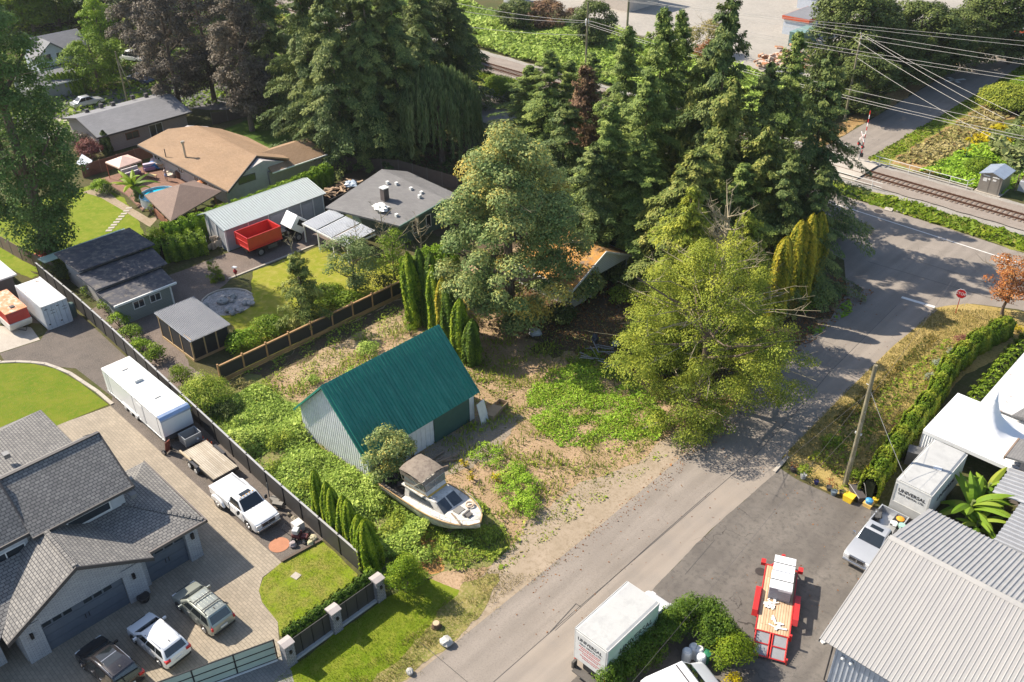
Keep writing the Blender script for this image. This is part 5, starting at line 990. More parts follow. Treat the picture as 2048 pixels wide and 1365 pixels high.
# ---- dump of small things by the lawn corner ----
t=Thing('garden_mower','grey and dark red small garden machine among stones by the fence','mower',(-42.9,22.3,.01),.6)
t.part('body',MB().box(-.5,-.3,.25,.1,.3,.6).box(.1,-.2,.2,.6,.2,.45),P('maroon',(.13,.03,.03),.6),bevel=.05); t.part('engine',MB().box(-.45,-.25,.6,0,.25,.95),P('engine_grey',(.5,.5,.5),.5),bevel=.05); t.part('handle',MB().tube([(-.5,-.3,.5),(-1.1,-.3,1.1),(-1.1,.3,1.1),(-.5,.3,.5)],.025),M_black)
for x in (-.3,.45):
    for s in (-1,1): wheel(t,x,s*.38,.2,.12)
single('utility_box','white plastic utility box beside the small garden machine','box',MB().box(-44.1,22.4,0,-43.4,23.1,.75),P('util_white',(.6,.58,.54),.5),bevel=.03)
for i,(x,y,s,c,lab) in enumerate(((-42.2,22.9,.3,(.5,.45,.3),'pale yellowish boulder nearest the black fence corner'),(-41.95,22.5,.28,(.5,.47,.3),'pale boulder between the garden machine and the timber edge'),(-42.7,21.6,.3,(.35,.3,.3),'grey-pink boulder in front of the garden machine'))):
    single('boulder',lab,'boulder',MB().blob((x,y,s*.6),(s,s*.9,s*.7),i,9,6,.2),P('boulder%d'%i,c,.9),group='boulders near the garden machine')
o=sheet('clay_disc',[(-43.5+.72*math.cos(a*PI/12),20.95+.72*math.sin(a*PI/12)) for a in range(24)],.03,P('terracotta',(.42,.20,.12),.9)); setp(o,'flat round terracotta disc in the gravel in front of the white pickup','disc'); del o['kind']
single('rusty_excavator_part','upright rusty machine parts with tall rod leaning on the black fence beside the white pickup','machinery',MB().box(-47.6,22.9,0,-46.8,23.3,.5).cyl((-47.7,23.0,.3),(-47.9,23.1,1.6),.04).obox((-46.6,23.0,.45),(.8,.3,.3),.5,.2),P('machine_grey',(.2,.19,.17),.7,.3))
single('pot_plants_tray','row of small rocks and pots under the fence ahead of the white pickup','pots',MB().blob((-44.8,23.1,.15),(.3,.2,.2),4,8,5,.3).blob((-45.4,23.1,.12),(.2,.16,.16),5,8,5,.3),P('pot_brown',(.2,.17,.12),.8))
single('paving_stone','single square pale paving stone in the small lawn','paving stone',MB().obox((*W2(592,1153),.035),(.55,.5,.05),.2),M_conc)
# ---- shipping container ----
t=Thing('shipping_container','white shipping container with rust spots and double doors at left','shipping container',(-86.1,22.75,.011)); M_ct=mat('cont_white',(.66,.67,.68),(.58,.59,.6),sc=.6,rough=.5,c3=(.30,.20,.13),sc2=1.0)
for e in M_ct.node_tree.nodes:
    if e.type=='VALTORGB' and abs(e.color_ramp.elements[1].position-.66)<.01: e.color_ramp.elements[0].position=.64; e.color_ramp.elements[1].position=.7
b=MB().box(-3.0,-1.2,.12,3.0,1.2,2.56)
for i in range(21):
    x=-2.9+i*.28
    for s in (-1,1): b.box(x,min(s*1.2,s*1.235),.2,x+.14,max(s*1.2,s*1.235),2.5)
for i in range(20): b.box(-2.85+i*.29,-1.1,2.56,-2.72+i*.29,1.1,2.585)
t.part('body',b,M_ct)
fr=MB()
for y in (-1.22,1.12): fr.box(2.96,y,.05,3.08,y+.1,2.6); fr.box(-3.08,y,.05,-2.96,y+.1,2.6); fr.box(-3,y,2.52,3,y+.1,2.62)
fr.box(2.96,-1.2,2.48,3.08,1.2,2.62); fr.box(2.96,-1.2,.05,3.08,1.2,.18); t.part('frame',fr,P('cont_frame',(.6,.61,.62),.5))
for y0,y1 in ((-1.1,-.02),(.02,1.1)):
    dd=t.part('door',MB().box(3.0,y0,.2,3.05,y1,2.46),P('cont_door',(.5,.55,.6),.5)); bars=MB()
    for f in (.28,.72): y=y0+(y1-y0)*f; bars.cyl((3.08,y,.15),(3.08,y,2.5),.025,6)
    t.part('lock_bar',bars,P('lockbar',(.33,.38,.43),.5),parent=dd)
    mk=MB(); mk.box(3.051,y0+.12,2.15,3.056,y0+.4,2.25); mk.box(3.051,y0+.12,.5,3.056,y0+.3,.65); mk.box(3.051,y0+.6,1.9,3.056,y1-.1,1.95); mk.box(3.051,y0+.6,1.6,3.056,y1-.1,1.65); t.part('stencil_marks',mk,M_dk,parent=dd)
single('round_tank','dark green round tank between the container and the black fence','tank',MB().lathe((-84.0,24.4,0),[(.38,0),(.42,1.2),(.3,1.45),(.1,1.5)],14),P('tank_green',(.08,.13,.12),.5))
# ---- red camper ----
t=Thing('camper_trailer','small camper with faded orange roof and red and cream body, cut by the left edge','camper',(-87.3,19.9,.015),.0)
t.part('body',MB().prism([(-2.6,.4),(2.1,.4),(2.5,.9),(2.55,1.2),(2.3,2.1),(-2.4,2.15)],-1.0,1.0),P('camper_red',(.42,.03,.02),.45),bevel=.06)
t.part('lower_shell',MB().prism([(-2.7,.3),(2.2,.3),(2.62,.85),(2.64,1.15),(-2.65,1.15)],-1.04,1.04),P('camper_cream',(.62,.6,.55),.5),bevel=.06)
t.part('roof',MB().box(-2.5,-1.02,2.12,2.38,1.02,2.2),mat('camper_roof',(.55,.17,.06),(.62,.25,.12),sc=.8,rough=.6,c3=(.6,.5,.4),sc2=2)); t.part('roof_vent',MB().box(1.2,-.2,2.2,1.6,.2,2.3),M_dk); t.part('hitch',MB().tube([(2.6,-.4,.4),(3.4,0,.45),(2.6,.4,.4)],.05),M_black)
for s in (-1,1): wheel(t,-.2,s*.95,.32,.2)
# ---- red tipper truck ----
t=Thing('tipper_truck','truck with bright red dump body and tilted white cab at the long garage','dump truck',(-82.4,46.6,.011),PI/2)
M_tred=P('tipper_red',(.55,.025,.02),.4,0,.3,.9); b=MB(); x0,x1,w,z0,z1=-4.0,.15,1.25,1.15,2.65
b.box(x0,-w,z0,x1,-w+.07,z1).box(x0,w-.07,z0,x1,w,z1).box(x0,-w+.07,z0,x0+.07,w-.07,z1).box(x1-.07,-w+.07,z0,x1,w-.07,z1); 
for x in (x0-.03,x1-.04): b.box(x,-w-.04,z1-.1,x+.09,w+.04,z1+.02)
b.box(x0,-w-.04,z1-.1,x1,-w+.05,z1+.02).box(x0,w-.05,z1-.1,x1,w+.04,z1+.02)
for z in (z0+.1,z0+.75): b.box(x0-.04,-w-.03,z,x0+.02,w+.03,z+.09)
b.box(x0,-w-.05,z0,x1,-w,z0+.15); b.box(x0-.05,-w-.05,z0,x0+.04,-w+.05,z1); b.box(x0-.05,w-.05,z0,x0+.04,w+.05,z1)
bo=t.part('dump_body',b,M_tred); t.part('load_floor',MB().box(x0+.07,-w+.07,z0,x1-.07,w-.07,z0+.25),P('floor_brown',(.22,.12,.07),.9),parent=bo)
t.part('chassis',MB().box(-3.8,-.45,.6,3.0,.45,.95).box(.4,-1.0,.5,1.2,-.5,1.0).box(.2,-.6,.9,1.2,.6,1.5),M_black)
t.part('fuel_tank',MB().box(-1.6,-1.15,.5,-.5,-.6,.95),P('tank_grey',(.12,.12,.12),.5,.4))
cb=MB(); cb.prism([(-.85,0),(.85,0),(.92,.6),(.75,1.65),(-.8,1.7)],-1.05,1.05); 
m4=Matrix.Translation((2.15,0,1.2))@Matrix.Rotation(math.radians(38),4,'Y'); cb.v=[tuple(m4@Vector(p)) for p in cb.v]; co=t.part('cab',cb,P_white,bevel=.06)
gm=MB(); gm.box(.86,-.9,.75,.93,.9,1.45); gm.v=[tuple(m4@Matrix.Rotation(-.12,4,'Y')@Vector(p)) for p in gm.v]; t.part('windscreen',gm,M_wind,parent=co)
for s in (-1,1): gm=MB(); gm.box(-.35,min(s*1.04,s*1.07),.75,.6,max(s*1.04,s*1.07),1.4); gm.v=[tuple(m4@Vector(p)) for p in gm.v]; t.part('side_window',gm,M_wind,parent=co)
gm=MB(); gm.box(-.3,-.35,1.68,.2,.35,1.73); gm.v=[tuple(m4@Vector(p)) for p in gm.v]; t.part('roof_hatch',gm,M_wind,parent=co)
for x in (-2.6,2.3):
    for s in (-1,1): wheel(t,x,s*.98,.48,.36)
# ---- dumpster with scrap ----
t=Thing('scrap_skip','long black open skip heaped with scrap timber behind the long garage','skip',(-86.3,58.8,.011),math.radians(98))
b=MB().box(-3,-1.15,.2,3,-1.08,1.6).box(-3,1.08,.2,3,1.15,1.6).box(-3,-1.08,.2,-2.93,1.08,1.6).box(2.93,-1.08,.2,3,1.08,1.6).box(-3,-1.1,.15,3,1.1,.25)
for i in range(8): b.box(-2.9+i*.8,-1.2,.2,-2.8+i*.8,-1.15,1.6)
b.box(-3.02,-1.2,1.55,3.02,-1.1,1.66); t.part('bin',b,P('skip_black',(.035,.03,.03),.6))
sc=MB(); R=random.Random(4)
for i in range(46): sc.obox((R.uniform(-2.6,2.6),R.uniform(-.85,.85),1.35+R.uniform(0,.5)),(R.uniform(.5,1.7),R.uniform(.06,.3),R.uniform(.03,.12)),R.uniform(0,3),R.uniform(-.3,.3),R.uniform(-.3,.3))
o=single('scrap_pile','pale and orange scrap timber heaped in the black skip','scrap',sc,P('scrap_wood',(.38,.26,.16),.8)); o.location=(-86.3,58.8,1.3); o.rotation_euler=(0,0,math.radians(98))
o=single('plastic_sheet','crumpled blue and white plastic on top of the skip scrap','plastic sheet',MB().blob((-86.0,60.0,2.0),(.9,.7,.35),7,10,6,.4),P('plastic_blue',(.45,.52,.6),.4))
# ======================= BOAT =======================
BX=(-37.9,30.55); BR=math.radians(3)
t=Thing('cabin_cruiser','old dirty white cabin cruiser with tan canvas flybridge top, beached beside the barn','boat',(BX[0],BX[1],.25),BR)
M_hull=mat('hull_white',(.60,.58,.52),(.50,.48,.42),sc=.8,rough=.5,c3=(.30,.27,.22),sc2=2.5); M_hdeck=mat('boat_deck',(.62,.60,.55),(.52,.50,.46),sc=1.2,rough=.6,c3=(.36,.33,.28),sc2=4); M_blue=P('hull_bottom',(.14,.16,.19),.7); M_rub=P('rub_rail',(.42,.27,.12),.6)
NS=22; xs=[-4.3+8.7*i/(NS-1) for i in range(NS)]
def hw(x):  # half beam at sheer
    u=(x+4.3)/8.7; return 1.42+.12*math.sin(u*2.2) if u<.45 else 1.54*(max(0,1-((u-.45)/.55)**2.6))**.62
def shz(x): u=(x+4.3)/8.7; return 1.42+.55*u**1.6
def keel(x): u=(x+4.3)/8.7; return .10 if u<.7 else .10+1.35*((u-.7)/.3)**2.2
def section(x):
    h=max(hw(x),.02); k=keel(x); s=shz(x); c=k+(.45 if x<1 else .45+.25*(x-1)/3.4); c=min(c,s-.1); hc=h*(.88 if x<1 else .88-.35*(x-1)/3.4)
    return [(0,k),(hc,c),(h*.97,(c+s)/2),(h,s)]
vs=[];fs=[]
for x in xs:
    s_=section(x); ring=[(x,-a,z) for a,z in reversed(s_[1:])]+[(x,0,s_[0][1])]+[(x,a,z) for a,z in s_[1:]]; vs+=ring
for i in range(NS-1):
    for j in range(6): a=i*7+j; fs.append((a,a+1,a+8,a+7))
fs.append(tuple(range(6,-1,-1)))
t.part('hull',MB().add(vs,fs),M_hull,smooth=False)
vs=[];fs=[]
for x in xs[:-3]:
    k=keel(x)+.0; s_=section(x); vs+=[(x,-s_[1][0]*1.01,s_[1][1]),(x,0,k-.02),(x,s_[1][0]*1.01,s_[1][1])]
for i in range(len(xs)-4):
    for j in range(2): a=i*3+j; fs.append((a,a+1,a+4,a+3))
t.part('keel_paint',MB().add(vs,fs),M_blue)
# foredeck + side decks, open cockpit aft
vs=[];fs=[]; dx=[x for x in xs if x>-1.9]
for x in dx: h=hw(x)*.985; vs+=[(x,-h,shz(x)-.04),(x,0,shz(x)+.05),(x,h,shz(x)-.04)]
for i in range(len(dx)-1):
    for j in range(2): a=i*3+j; fs.append((a,a+1,a+4,a+3))
t.part('foredeck',MB().add(vs,fs),M_hdeck)
ck=MB(); ck.box(-4.2,-1.25,.75,-1.9,1.25,.8).box(-4.25,-1.38,.8,-1.9,-1.2,1.45).box(-4.25,1.2,.8,-1.9,1.38,1.45).box(-4.28,-1.3,.8,-4.1,1.3,1.45).box(-1.95,-1.3,.8,-1.9,1.3,1.5); t.part('cockpit',ck,P('cockpit_dark',(.09,.08,.07),.8))
rr=MB()
for s in (-1,1): rr.tube([(x,s*(hw(x)+.015),shz(x)-.02) for x in xs],.045,6)
t.part('rub_rail',rr,M_rub)
st=MB()
for s in (-1,1): st.tube([(x,s*(hw(x)*.985+.01),shz(x)-.22) for x in xs[:-1]],.02,4)
t.part('side_stripe',st,P('stripe_tan',(.45,.33,.12),.6))
# cabin
cab=MB(); cb=[(-1.9,1.5),(1.55,1.72)]; 
cab.add([(-1.9,-1.12,1.45),(1.95,-.92,1.66),(1.95,.92,1.66),(-1.9,1.12,1.45),(-1.9,-1.0,2.35),(.95,-.85,2.42),(.95,.85,2.42),(-1.9,1.0,2.35)],[(0,1,5,4),(1,2,6,5),(2,3,7,6),(3,0,4,7),(4,5,6,7)]); t.part('cabin',cab,M_hdeck,bevel=.05)
def paneb(p,off=.012):
    p=[V(*q) for q in p]; nn=unit(np.cross(p[1]-p[0],p[3]-p[0])); c=V(0,0,1.9)
    if np.dot(nn,(p[0]+p[2])/2-c)<0: nn=-nn
    return MB().add([q+nn*off for q in p]+[q-nn*off for q in p],[(0,1,2,3),(7,6,5,4),(0,4,5,1),(2,6,7,3)])
M_bglass=mat('boat_glass',(.05,.06,.07),(.08,.09,.10),sc=2,rough=.15)
for y0,y1 in ((-.86,-.06),(.06,.86)): t.part('front_window',paneb([(1.9-.06,y0,1.74),(1.9-.06,y1,1.74),(1.05,y1*.93,2.36),(1.05,y0*.93,2.36)],.02),M_bglass)
for s in (-1,1):
    t.part('side_window',paneb([(-1.4,s*1.09,1.72),(.9,s*.975,1.84),(.5,s*.89,2.24),(-1.4,s*1.02,2.18)],.02),M_bglass)
# flybridge
fb=MB(); fb.box(-2.2,-1.05,2.37,-.1,1.05,2.47).add([(-1.9,-.98,2.47),(.35,-.86,2.47),(.35,.86,2.47),(-1.9,.98,2.47),(-1.9,-1.02,2.95),(.05,-.9,2.95),(.05,.9,2.95),(-1.9,1.02,2.95)],[(0,1,5,4),(1,2,6,5),(2,3,7,6),(3,0,4,7)]).box(-1.85,-.95,2.5,0,.95,2.52); t.part('flybridge',fb,M_hdeck)
t.part('brow_stripe',MB().add([(.36,-.87,2.5),(.37,.87,2.5),(.28,.88,2.62),(.27,-.88,2.62)],[(0,1,2,3)]).add([(-1.9,-.99,2.52),(.3,-.875,2.52),(.25,-.885,2.62),(-1.9,-1.0,2.62)],[(3,2,1,0)]),P('stripe_gold',(.5,.3,.04),.5))
M_canv=mat('canvas_tan',(.21,.175,.14),(.25,.21,.17),sc=1.5,rough=.95,c3=(.15,.12,.1),sc2=4)
cv=MB(); vs=[];fs=[]
for i in range(9):
    x=-2.35+2.3*i/8
    for j in range(9): v=j/8*2-1; vs.append((x,v*1.0,4.15+.12*math.sin(PI*i/8)-.22*abs(v)**3+.02*math.sin(i*2.3+j)))
for i in range(8):
    for j in range(8): a=i*9+j; fs.append((a,a+9,a+10,a+1))
cv.add(vs,fs); t.part('canopy_top',cv,M_canv,smooth=True)
sc_=MB(); sc_.add([(-.05,-1.0,3.93),(-.05,1.0,3.93),(.1,.92,3.6),(.1,-.92,3.6)],[(0,1,2,3)]).add([(-2.3,-1.0,3.93),(-.05,-1.0,3.93),(.05,-.93,3.55),(-2.3,-.98,3.45)],[(0,1,2,3)]).add([(-2.3,1.0,3.93),(-.05,1.0,3.93),(.05,.93,3.55),(-2.3,.98,3.45)],[(3,2,1,0)]).add([(-2.0,-1.0,2.95),(.1,-.9,2.95),(.16,-.9,3.12),(-2.0,-1.0,3.15)],[(0,1,2,3)]); t.part('canopy_side',sc_,M_canv)
M_clear=mat('clear_vinyl',(.16,.17,.17),(.12,.13,.13),sc=2,rough=.12)
t.part('clear_curtain',MB().add([(.1,-.92,3.6),(.1,-.03,3.6),(.16,-.03,2.98),(.2,-.88,2.98)],[(0,1,2,3)]).add([(.1,.92,3.6),(.1,.03,3.6),(.16,.03,2.98),(.2,.88,2.98)],[(3,2,1,0)]).add([(-1.9,-.97,3.47),(.05,-.93,3.55),(.1,-.9,3.12),(-1.9,-1.0,3.15)],[(0,1,2,3)]),M_clear)
fr=MB()
for s in (-1,1):
    for x0,x1 in ((-2.1,-2.3),(-1.0,-.1),(-.2,-1.2)): fr.tube([(x0,s*.98,2.95),(x1,s*.98,3.95)],.018,5)
fr.tube([(.1,-.92,3.6),(.1,.92,3.6)],.015,5); t.part('canopy_frame',fr,P('frame_alu',(.55,.52,.42),.4,.4))
rl=MB(); pts=[(x,hw(x)*.94,shz(x)+.42) for x in xs if x>.8]; ptsm=[(x,-y,z) for x,y,z in pts]; rl.tube(pts+[(4.45,0,2.45)]+ptsm[::-1],.022,5)
for x,y,z in pts[::2]+ptsm[::2]: rl.cyl((x,y,z),(x,y*1.0,z-.42),.015,5)
t.part('bow_rail',rl,P('rail_steel',(.6,.58,.5),.3,.6))
t.part('deck_hatch',MB().box(2.1,-.32,1.83,2.65,.32,1.9),P('hatch_grey',(.22,.21,.19),.5)); t.part('anchor_winch',MB().box(3.0,-.2,1.93,3.5,.2,2.1).cyl((3.1,-.3,2.05),(3.1,.3,2.05),.1),P('winch_dark',(.12,.11,.1),.7)); t.part('coaming_board',MB().obox((2.9,-.75,1.98),(1.3,.1,.06),-.25),P('wood_old',(.25,.19,.13),.8))
single('lifebuoy','pale ring lifebuoy lying on the boat foredeck','lifebuoy',MB().tube([(BX[0]+2.6+.26*math.cos(a*PI/8),BX[1]+.95+.26*math.sin(a*PI/8),1.96) for a in range(17)],.07,8,cap=False),P('buoy_tan',(.5,.38,.27),.7))
jb=MB(); R=random.Random(9)
for i in range(26): jb.obox((BX[0]-3.1+R.uniform(-.9,1.1),BX[1]+R.uniform(-.9,1.2),1.25+R.uniform(0,.8)),(R.uniform(.2,1.0),R.uniform(.1,.6),R.uniform(.03,.3)),R.uniform(0,3),R.uniform(-.6,.6),R.uniform(-.6,.6))
single('cockpit_junk','dark heap of rotten canvas and junk filling the boat cockpit','junk',jb,P('junk_black',(.045,.042,.04),.9))
t=Thing('boat_cradle','hidden timber cradle blocks under the old cabin cruiser','cradle',(BX[0],BX[1],0),BR)
for x in (-3,0,2.2): t.part('block',MB().box(x-.15,-.9,0,x+.15,.9,.36),P('block_wood',(.2,.15,.1),.9))
bpy.data.objects['cabin_cruiser'].scale=(1,1.08,.86)
# ---- things leaning at the barn ----
t_=single('white_board','white sheet board leaning on the barn corner beside the green door','board',MB().obox((-43.1,40.35,.95),(.05,.95,1.95),.15,0,-.25),M_trimw)
t=Thing('wooden_crate','weathered plywood box lying in the barn shadow behind the white board','crate',(-43.2,42.0,.01),.25); M_ply=P('plywood',(.34,.25,.16),.85)
t.part('body',MB().box(-.45,-1.2,0,-.4,1.2,.5).box(.4,-1.2,0,.45,1.2,.5).box(-.4,-1.2,0,.4,-1.15,.5).box(-.4,1.15,0,.4,1.2,.5).box(-.4,-1.15,0,.4,1.15,.06),M_ply); t.part('lid',MB().box(-.47,-1.22,.5,.47,.25,.54),M_ply)
lm=MB(); R=random.Random(3)
for i in range(9): lm.obox((-41.6+R.uniform(-.9,.7),33.6+R.uniform(-.8,1.6),.1+R.uniform(0,.3)),(R.uniform(1.0,2.4),.12,.05),R.uniform(.6,1.6),0,R.uniform(-.15,.15))
single('plank_pile','grey planks strewn in the shade between the barn and the boat','planks',lm,P('plank_old',(.26,.2,.15),.9))
single('beam','old grey beam lying at the weedy lot edge by the gravel shoulder','beam',MB().obox((*W2(1300,855),.12),(1.5,.14,.12),math.radians(75)),P('beam_grey',(.2,.17,.14),.9))
def boulder(label,px,py,s,c=(.42,.41,.38),grp=None,z=0):
    x,y=W2(px,py); return single('boulder',label,'boulder',MB().blob((x,y,s*.55+z),(s,s*.85,s*.7),int(px),9,6,.2),P('rock_%d'%int(c[0]*100),c,.9),group=grp)
boulder('pale grey boulder between the lawn tip and the road',893,1289,.42); boulder('small round pale stone at the roadside lawn edge',820,1347,.28); 
t=Thing('tree_stump','short sawn tree stump at the corner of the front lawn','stump',(*W2(873,1254),0)); t.part('bark',MB().lathe((0,0,0),[(.36,0),(.27,.15),(.25,.36)],10),P('bark_brown',(.14,.09,.06),.95)); t.part('cut_face',MB().lathe((0,0,.36),[(.22,0),(.2,.02)],10),P('cut_wood',(.5,.38,.24),.8))
# rock garden
R=random.Random(5); RK=[]
for i in range(15):
    a=R.uniform(0,2*PI); r=R.uniform(.3,2.3); 
    if i<7: a=R.uniform(-.9,.9); r=R.uniform(1.7,2.6)
    x,y=-75.3+r*math.cos(a),36.2+r*math.sin(a); s=R.uniform(.22,.5)
    single('boulder','pale grey boulder of the round rock garden beside the lawn','boulder',MB().blob((x,y,s*.5),(s,s*.8,s*.65),i,8,5,.25),P('rock_gardn',(.36,.35,.34),.9),group='boulders of the round rock garden')
t=Thing('garden_ornament','small red and black garden ornament on a post by the rock garden','ornament',(*W2(473,556),0)); t.part('post',MB().cyl((0,0,0),(0,0,1.1),.04),M_black); t.part('figure',MB().blob((0,0,.75),(.22,.2,.3),1,8,6,.2),P('orn_red',(.5,.03,.03),.5)); t.part('top',MB().obox((0,0,1.25),(.5,.35,.05),.4),M_trimw)
# ---- junk in the shade, right of the maple ----
for lab,px,py,c,sz in (('white plastic sheet heap in the shade below the big maple',1070,670,(.5,.52,.54),(.7,.5,.35)),('dark plastic barrel in the shade beside the olive tree',1190,685,(.05,.06,.08),(.35,.35,.5)),('blue-grey bundle under the edge of the olive tree',1232,692,(.2,.26,.34),(.5,.4,.25))):
    x,y=W2(px,py); single('garden_junk',lab,'junk',MB().blob((x,y,sz[2]*.8),sz,px,9,6,.25),P('junk%d'%px,c,.6))
sp=MB(); R=random.Random(8); cx0,cy0=W2(1205,715)
for i in range(14): sp.obox((cx0+R.uniform(-1.6,1.6),cy0+R.uniform(-1.5,1.5),.1+R.uniform(0,.3)),(R.uniform(.8,2.2),.08,.06),R.uniform(0,3),0,R.uniform(-.2,.2))
single('scrap_sticks','loose pale scrap sticks and pipes lying left of the olive tree','scrap',sp,P('stick_grey',(.3,.29,.28),.8))
# ---- red equipment trailer with pallets ----
ang=math.atan2(42.9-37.2,-17.0-14.45+29.05-.0) if False else math.atan2(5.6,-2.55)
t=Thing('equipment_trailer','long red car trailer with wooden deck, mesh ramps and a load of white pallets','trailer',(-15.75,39.75,.018),ang); M_trd=P('trailer_red',(.52,.03,.025),.4,0,.3,.9)
M_wdeck=brickmat('deck_new',(.46,.31,.18),(.55,.40,.26),(.2,.12,.06),4.0,.16,ms=.012,bump=.006,patch=.3)
t.part('deck',MB().box(-2.55,-.98,.55,3.0,.98,.62),M_wdeck)
fr=MB(); fr.box(-2.6,-1.05,.42,3.05,-.98,.66).box(-2.6,.98,.42,3.05,1.05,.66).box(3.0,-1.05,.42,3.08,1.05,.66).box(-2.65,-1.05,.42,-2.57,1.05,.68); fr.tube([(3.0,-.8,.5),(4.2,0,.5),(3.0,.8,.5)],.06); fr.box(3.05,-1.35,.45,3.45,-1.05,.7).box(3.05,1.05,.45,3.45,1.35,.7); t.part('frame',fr,M_trd)
t.part('jack',MB().cyl((3.9,0,.1),(3.9,0,1.0),.07).box(3.75,-.12,.4,4.35,.12,.6),M_trd)
for s in (-1,1):
    t.part('mudguard',MB().prism([(-1.5,.55),(-1.3,.9),(.7,.9),(.95,.55),(.88,.55),(.65,.83),(-1.25,.83),(-1.43,.55)],min(s*1.06,s*1.4),max(s*1.06,s*1.4)),M_trd)
    for x in (-.75,.2): wheel(t,x,s*1.22,.34,.22)
for y0,y1 in ((-.95,-.08),(.08,.95)):
    mm=MB(); mm.slab([(-2.62,y0,.62),(-2.62,y1,.62),(-4.1,y1,.16),(-4.1,y0,.16)],.03); r=t.part('ramp',mm,P('ramp_mesh',(.30,.31,.32),.6,.4)); fm=MB(); 
    for y in (y0,y1): fm.tube([(-2.6,y,.66),(-4.15,y,.18)],.05,4)
    for f in (0,.5,1): fm.tube([(-2.6-1.5*f,y0,.66-.46*f),(-2.6-1.5*f,y1,.66-.46*f)],.05,4)
    for i in range(8): fm.obox((-2.7-.18*i,(y0 if y0<0 else y1),.74-.055*i),(.08,.05,.05))
    t.part('ramp_frame',fm,M_trd)
t.part('corner_post',MB().box(-4.2,-1.1,.05,-4.05,-1.0,.5).box(-2.75,-1.15,.5,-2.6,-1.0,1.0),M_trd)
def onT(x,y,z): c,s=math.cos(ang),math.sin(ang); return (-15.75+x*c-y*s,39.75+x*s+y*c,z)
def pallet(lab,x0,x1,y0,y1,z1,n):
    c=onT((x0+x1)/2,(y0+y1)/2,.64); t=Thing('white_crate',lab,'crate',c,ang,group='white stacked panels on the red trailer'); dx,dy=(x1-x0)/2,(y1-y0)/2
    b=MB()
    for i in range(n): z=.02+(z1-.64-.1)*i/n; b.box(-dx+.01*(i%2),-dy+.01*((i+1)%2),z,dx-.01*(i%2),dy,z+(z1-.74)/n-.012)
    t.part('stacked_panels',b,P('panel_grey',(.33,.33,.36),.6)); t.part('cover_sheet',MB().box(-dx-.02,-dy-.02,z1-.72,dx+.02,dy+.02,z1-.66).box(-dx-.03,-dy-.03,z1-.85,-dx-.01,dy*.2,z1-.7),P('wrap_white',(.78,.79,.8),.35)); t.part('strap',MB().box(-.03,-dy-.035,z1-.66,.03,dy+.035,z1-.645).box(-.03,-dy-.035,.0,.03,-dy-.022,z1-.645),M_black)
pallet('front white wrapped stack on the red trailer, next to its hitch',1.7,3.0,-.75,.55,1.75,9); pallet('rear white wrapped stack on the red trailer with bundled grey edges',.15,1.62,-.75,.6,1.72,12)
dm=MB(); R=random.Random(2)
for cx1 in (-1.9,-.4,.0):
    for i in range(7): p=onT(cx1+R.uniform(-.5,.5),.35+R.uniform(-.4,.3)-(.5 if cx1==-1.9 else 0),.66+R.uniform(0,.06)); dm.obox(p,(R.uniform(.2,.7),R.uniform(.05,.16),.03),R.uniform(0,3))
single('torn_wrapping','torn white wrapping and straps scattered on the red trailer deck','wrapping',dm,MATS['plastic_white'])
single('white_scrap','small white panel lying on the dark yard beside the warehouse corner','panel',MB().obox((*W2(1648,1283),.07),(.5,.3,.1),1.2),M_trimw)
# ---- things around the round cedar hedge (bottom centre) ----
M_drum=P('drum_white',(.50,.54,.58),.45)
for i,(px,py,lab) in enumerate(((1372,1322,'leftmost of the white drums behind the cedar hedge'),(1385,1313,'middle white drum behind the cedar hedge'),(1396,1318,'rightmost upright white drum behind the cedar hedge'),(1400,1333,'low white drum nearest the white van'))):
    x,y=W2(px,py); t=Thing('plastic_drum',lab,'drum',(x,y,.02),group='white plastic drums behind the round cedar hedge'); t.part('body',MB().lathe((0,0,0),[(.28,0),(.3,.1),(.3,.85),(.25,.95)],14),M_drum); t.part('lid',MB().lathe((0,0,.95),[(.2,0),(.2,.04)],12),M_trimw)
single('green_bin','dark green lidded bin behind the white drums','bin',MB().lathe((*W2(1409,1324),.02),[(.25,0),(.3,.8),(.32,.82),(.1,.9)],12),P('bin_green',(.03,.2,.1),.5))
t=Thing('white_van','white van roof cut by the bottom edge behind the cedar hedge','van',(-16.3,30.0,.018),PI/2-.35)
t.part('body',profbody([(-2.3,.4),(-2.35,1.0),(-2.2,2.0),(-1.9,2.15),(.6,2.15),(1.3,1.5),(2.1,1.2),(2.35,.9),(2.3,.4)],1.9),P_white,bevel=.05); t.part('windscreen',MB().add([(.68,-.75,2.1),(.68,.75,2.1),(1.28,.82,1.55),(1.28,-.82,1.55),(.64,-.75,2.02),(.64,.75,2.02),(1.2,.82,1.5),(1.2,-.82,1.5)],[(0,3,2,1),(4,5,6,7)]),M_wind); t.part('roof_band',MB().box(.1,-.8,2.15,.18,.8,2.17),M_dk)
for x in (-1.4,1.4):
    for s in (-1,1): wheel(t,x,s*.85,.33,.2)
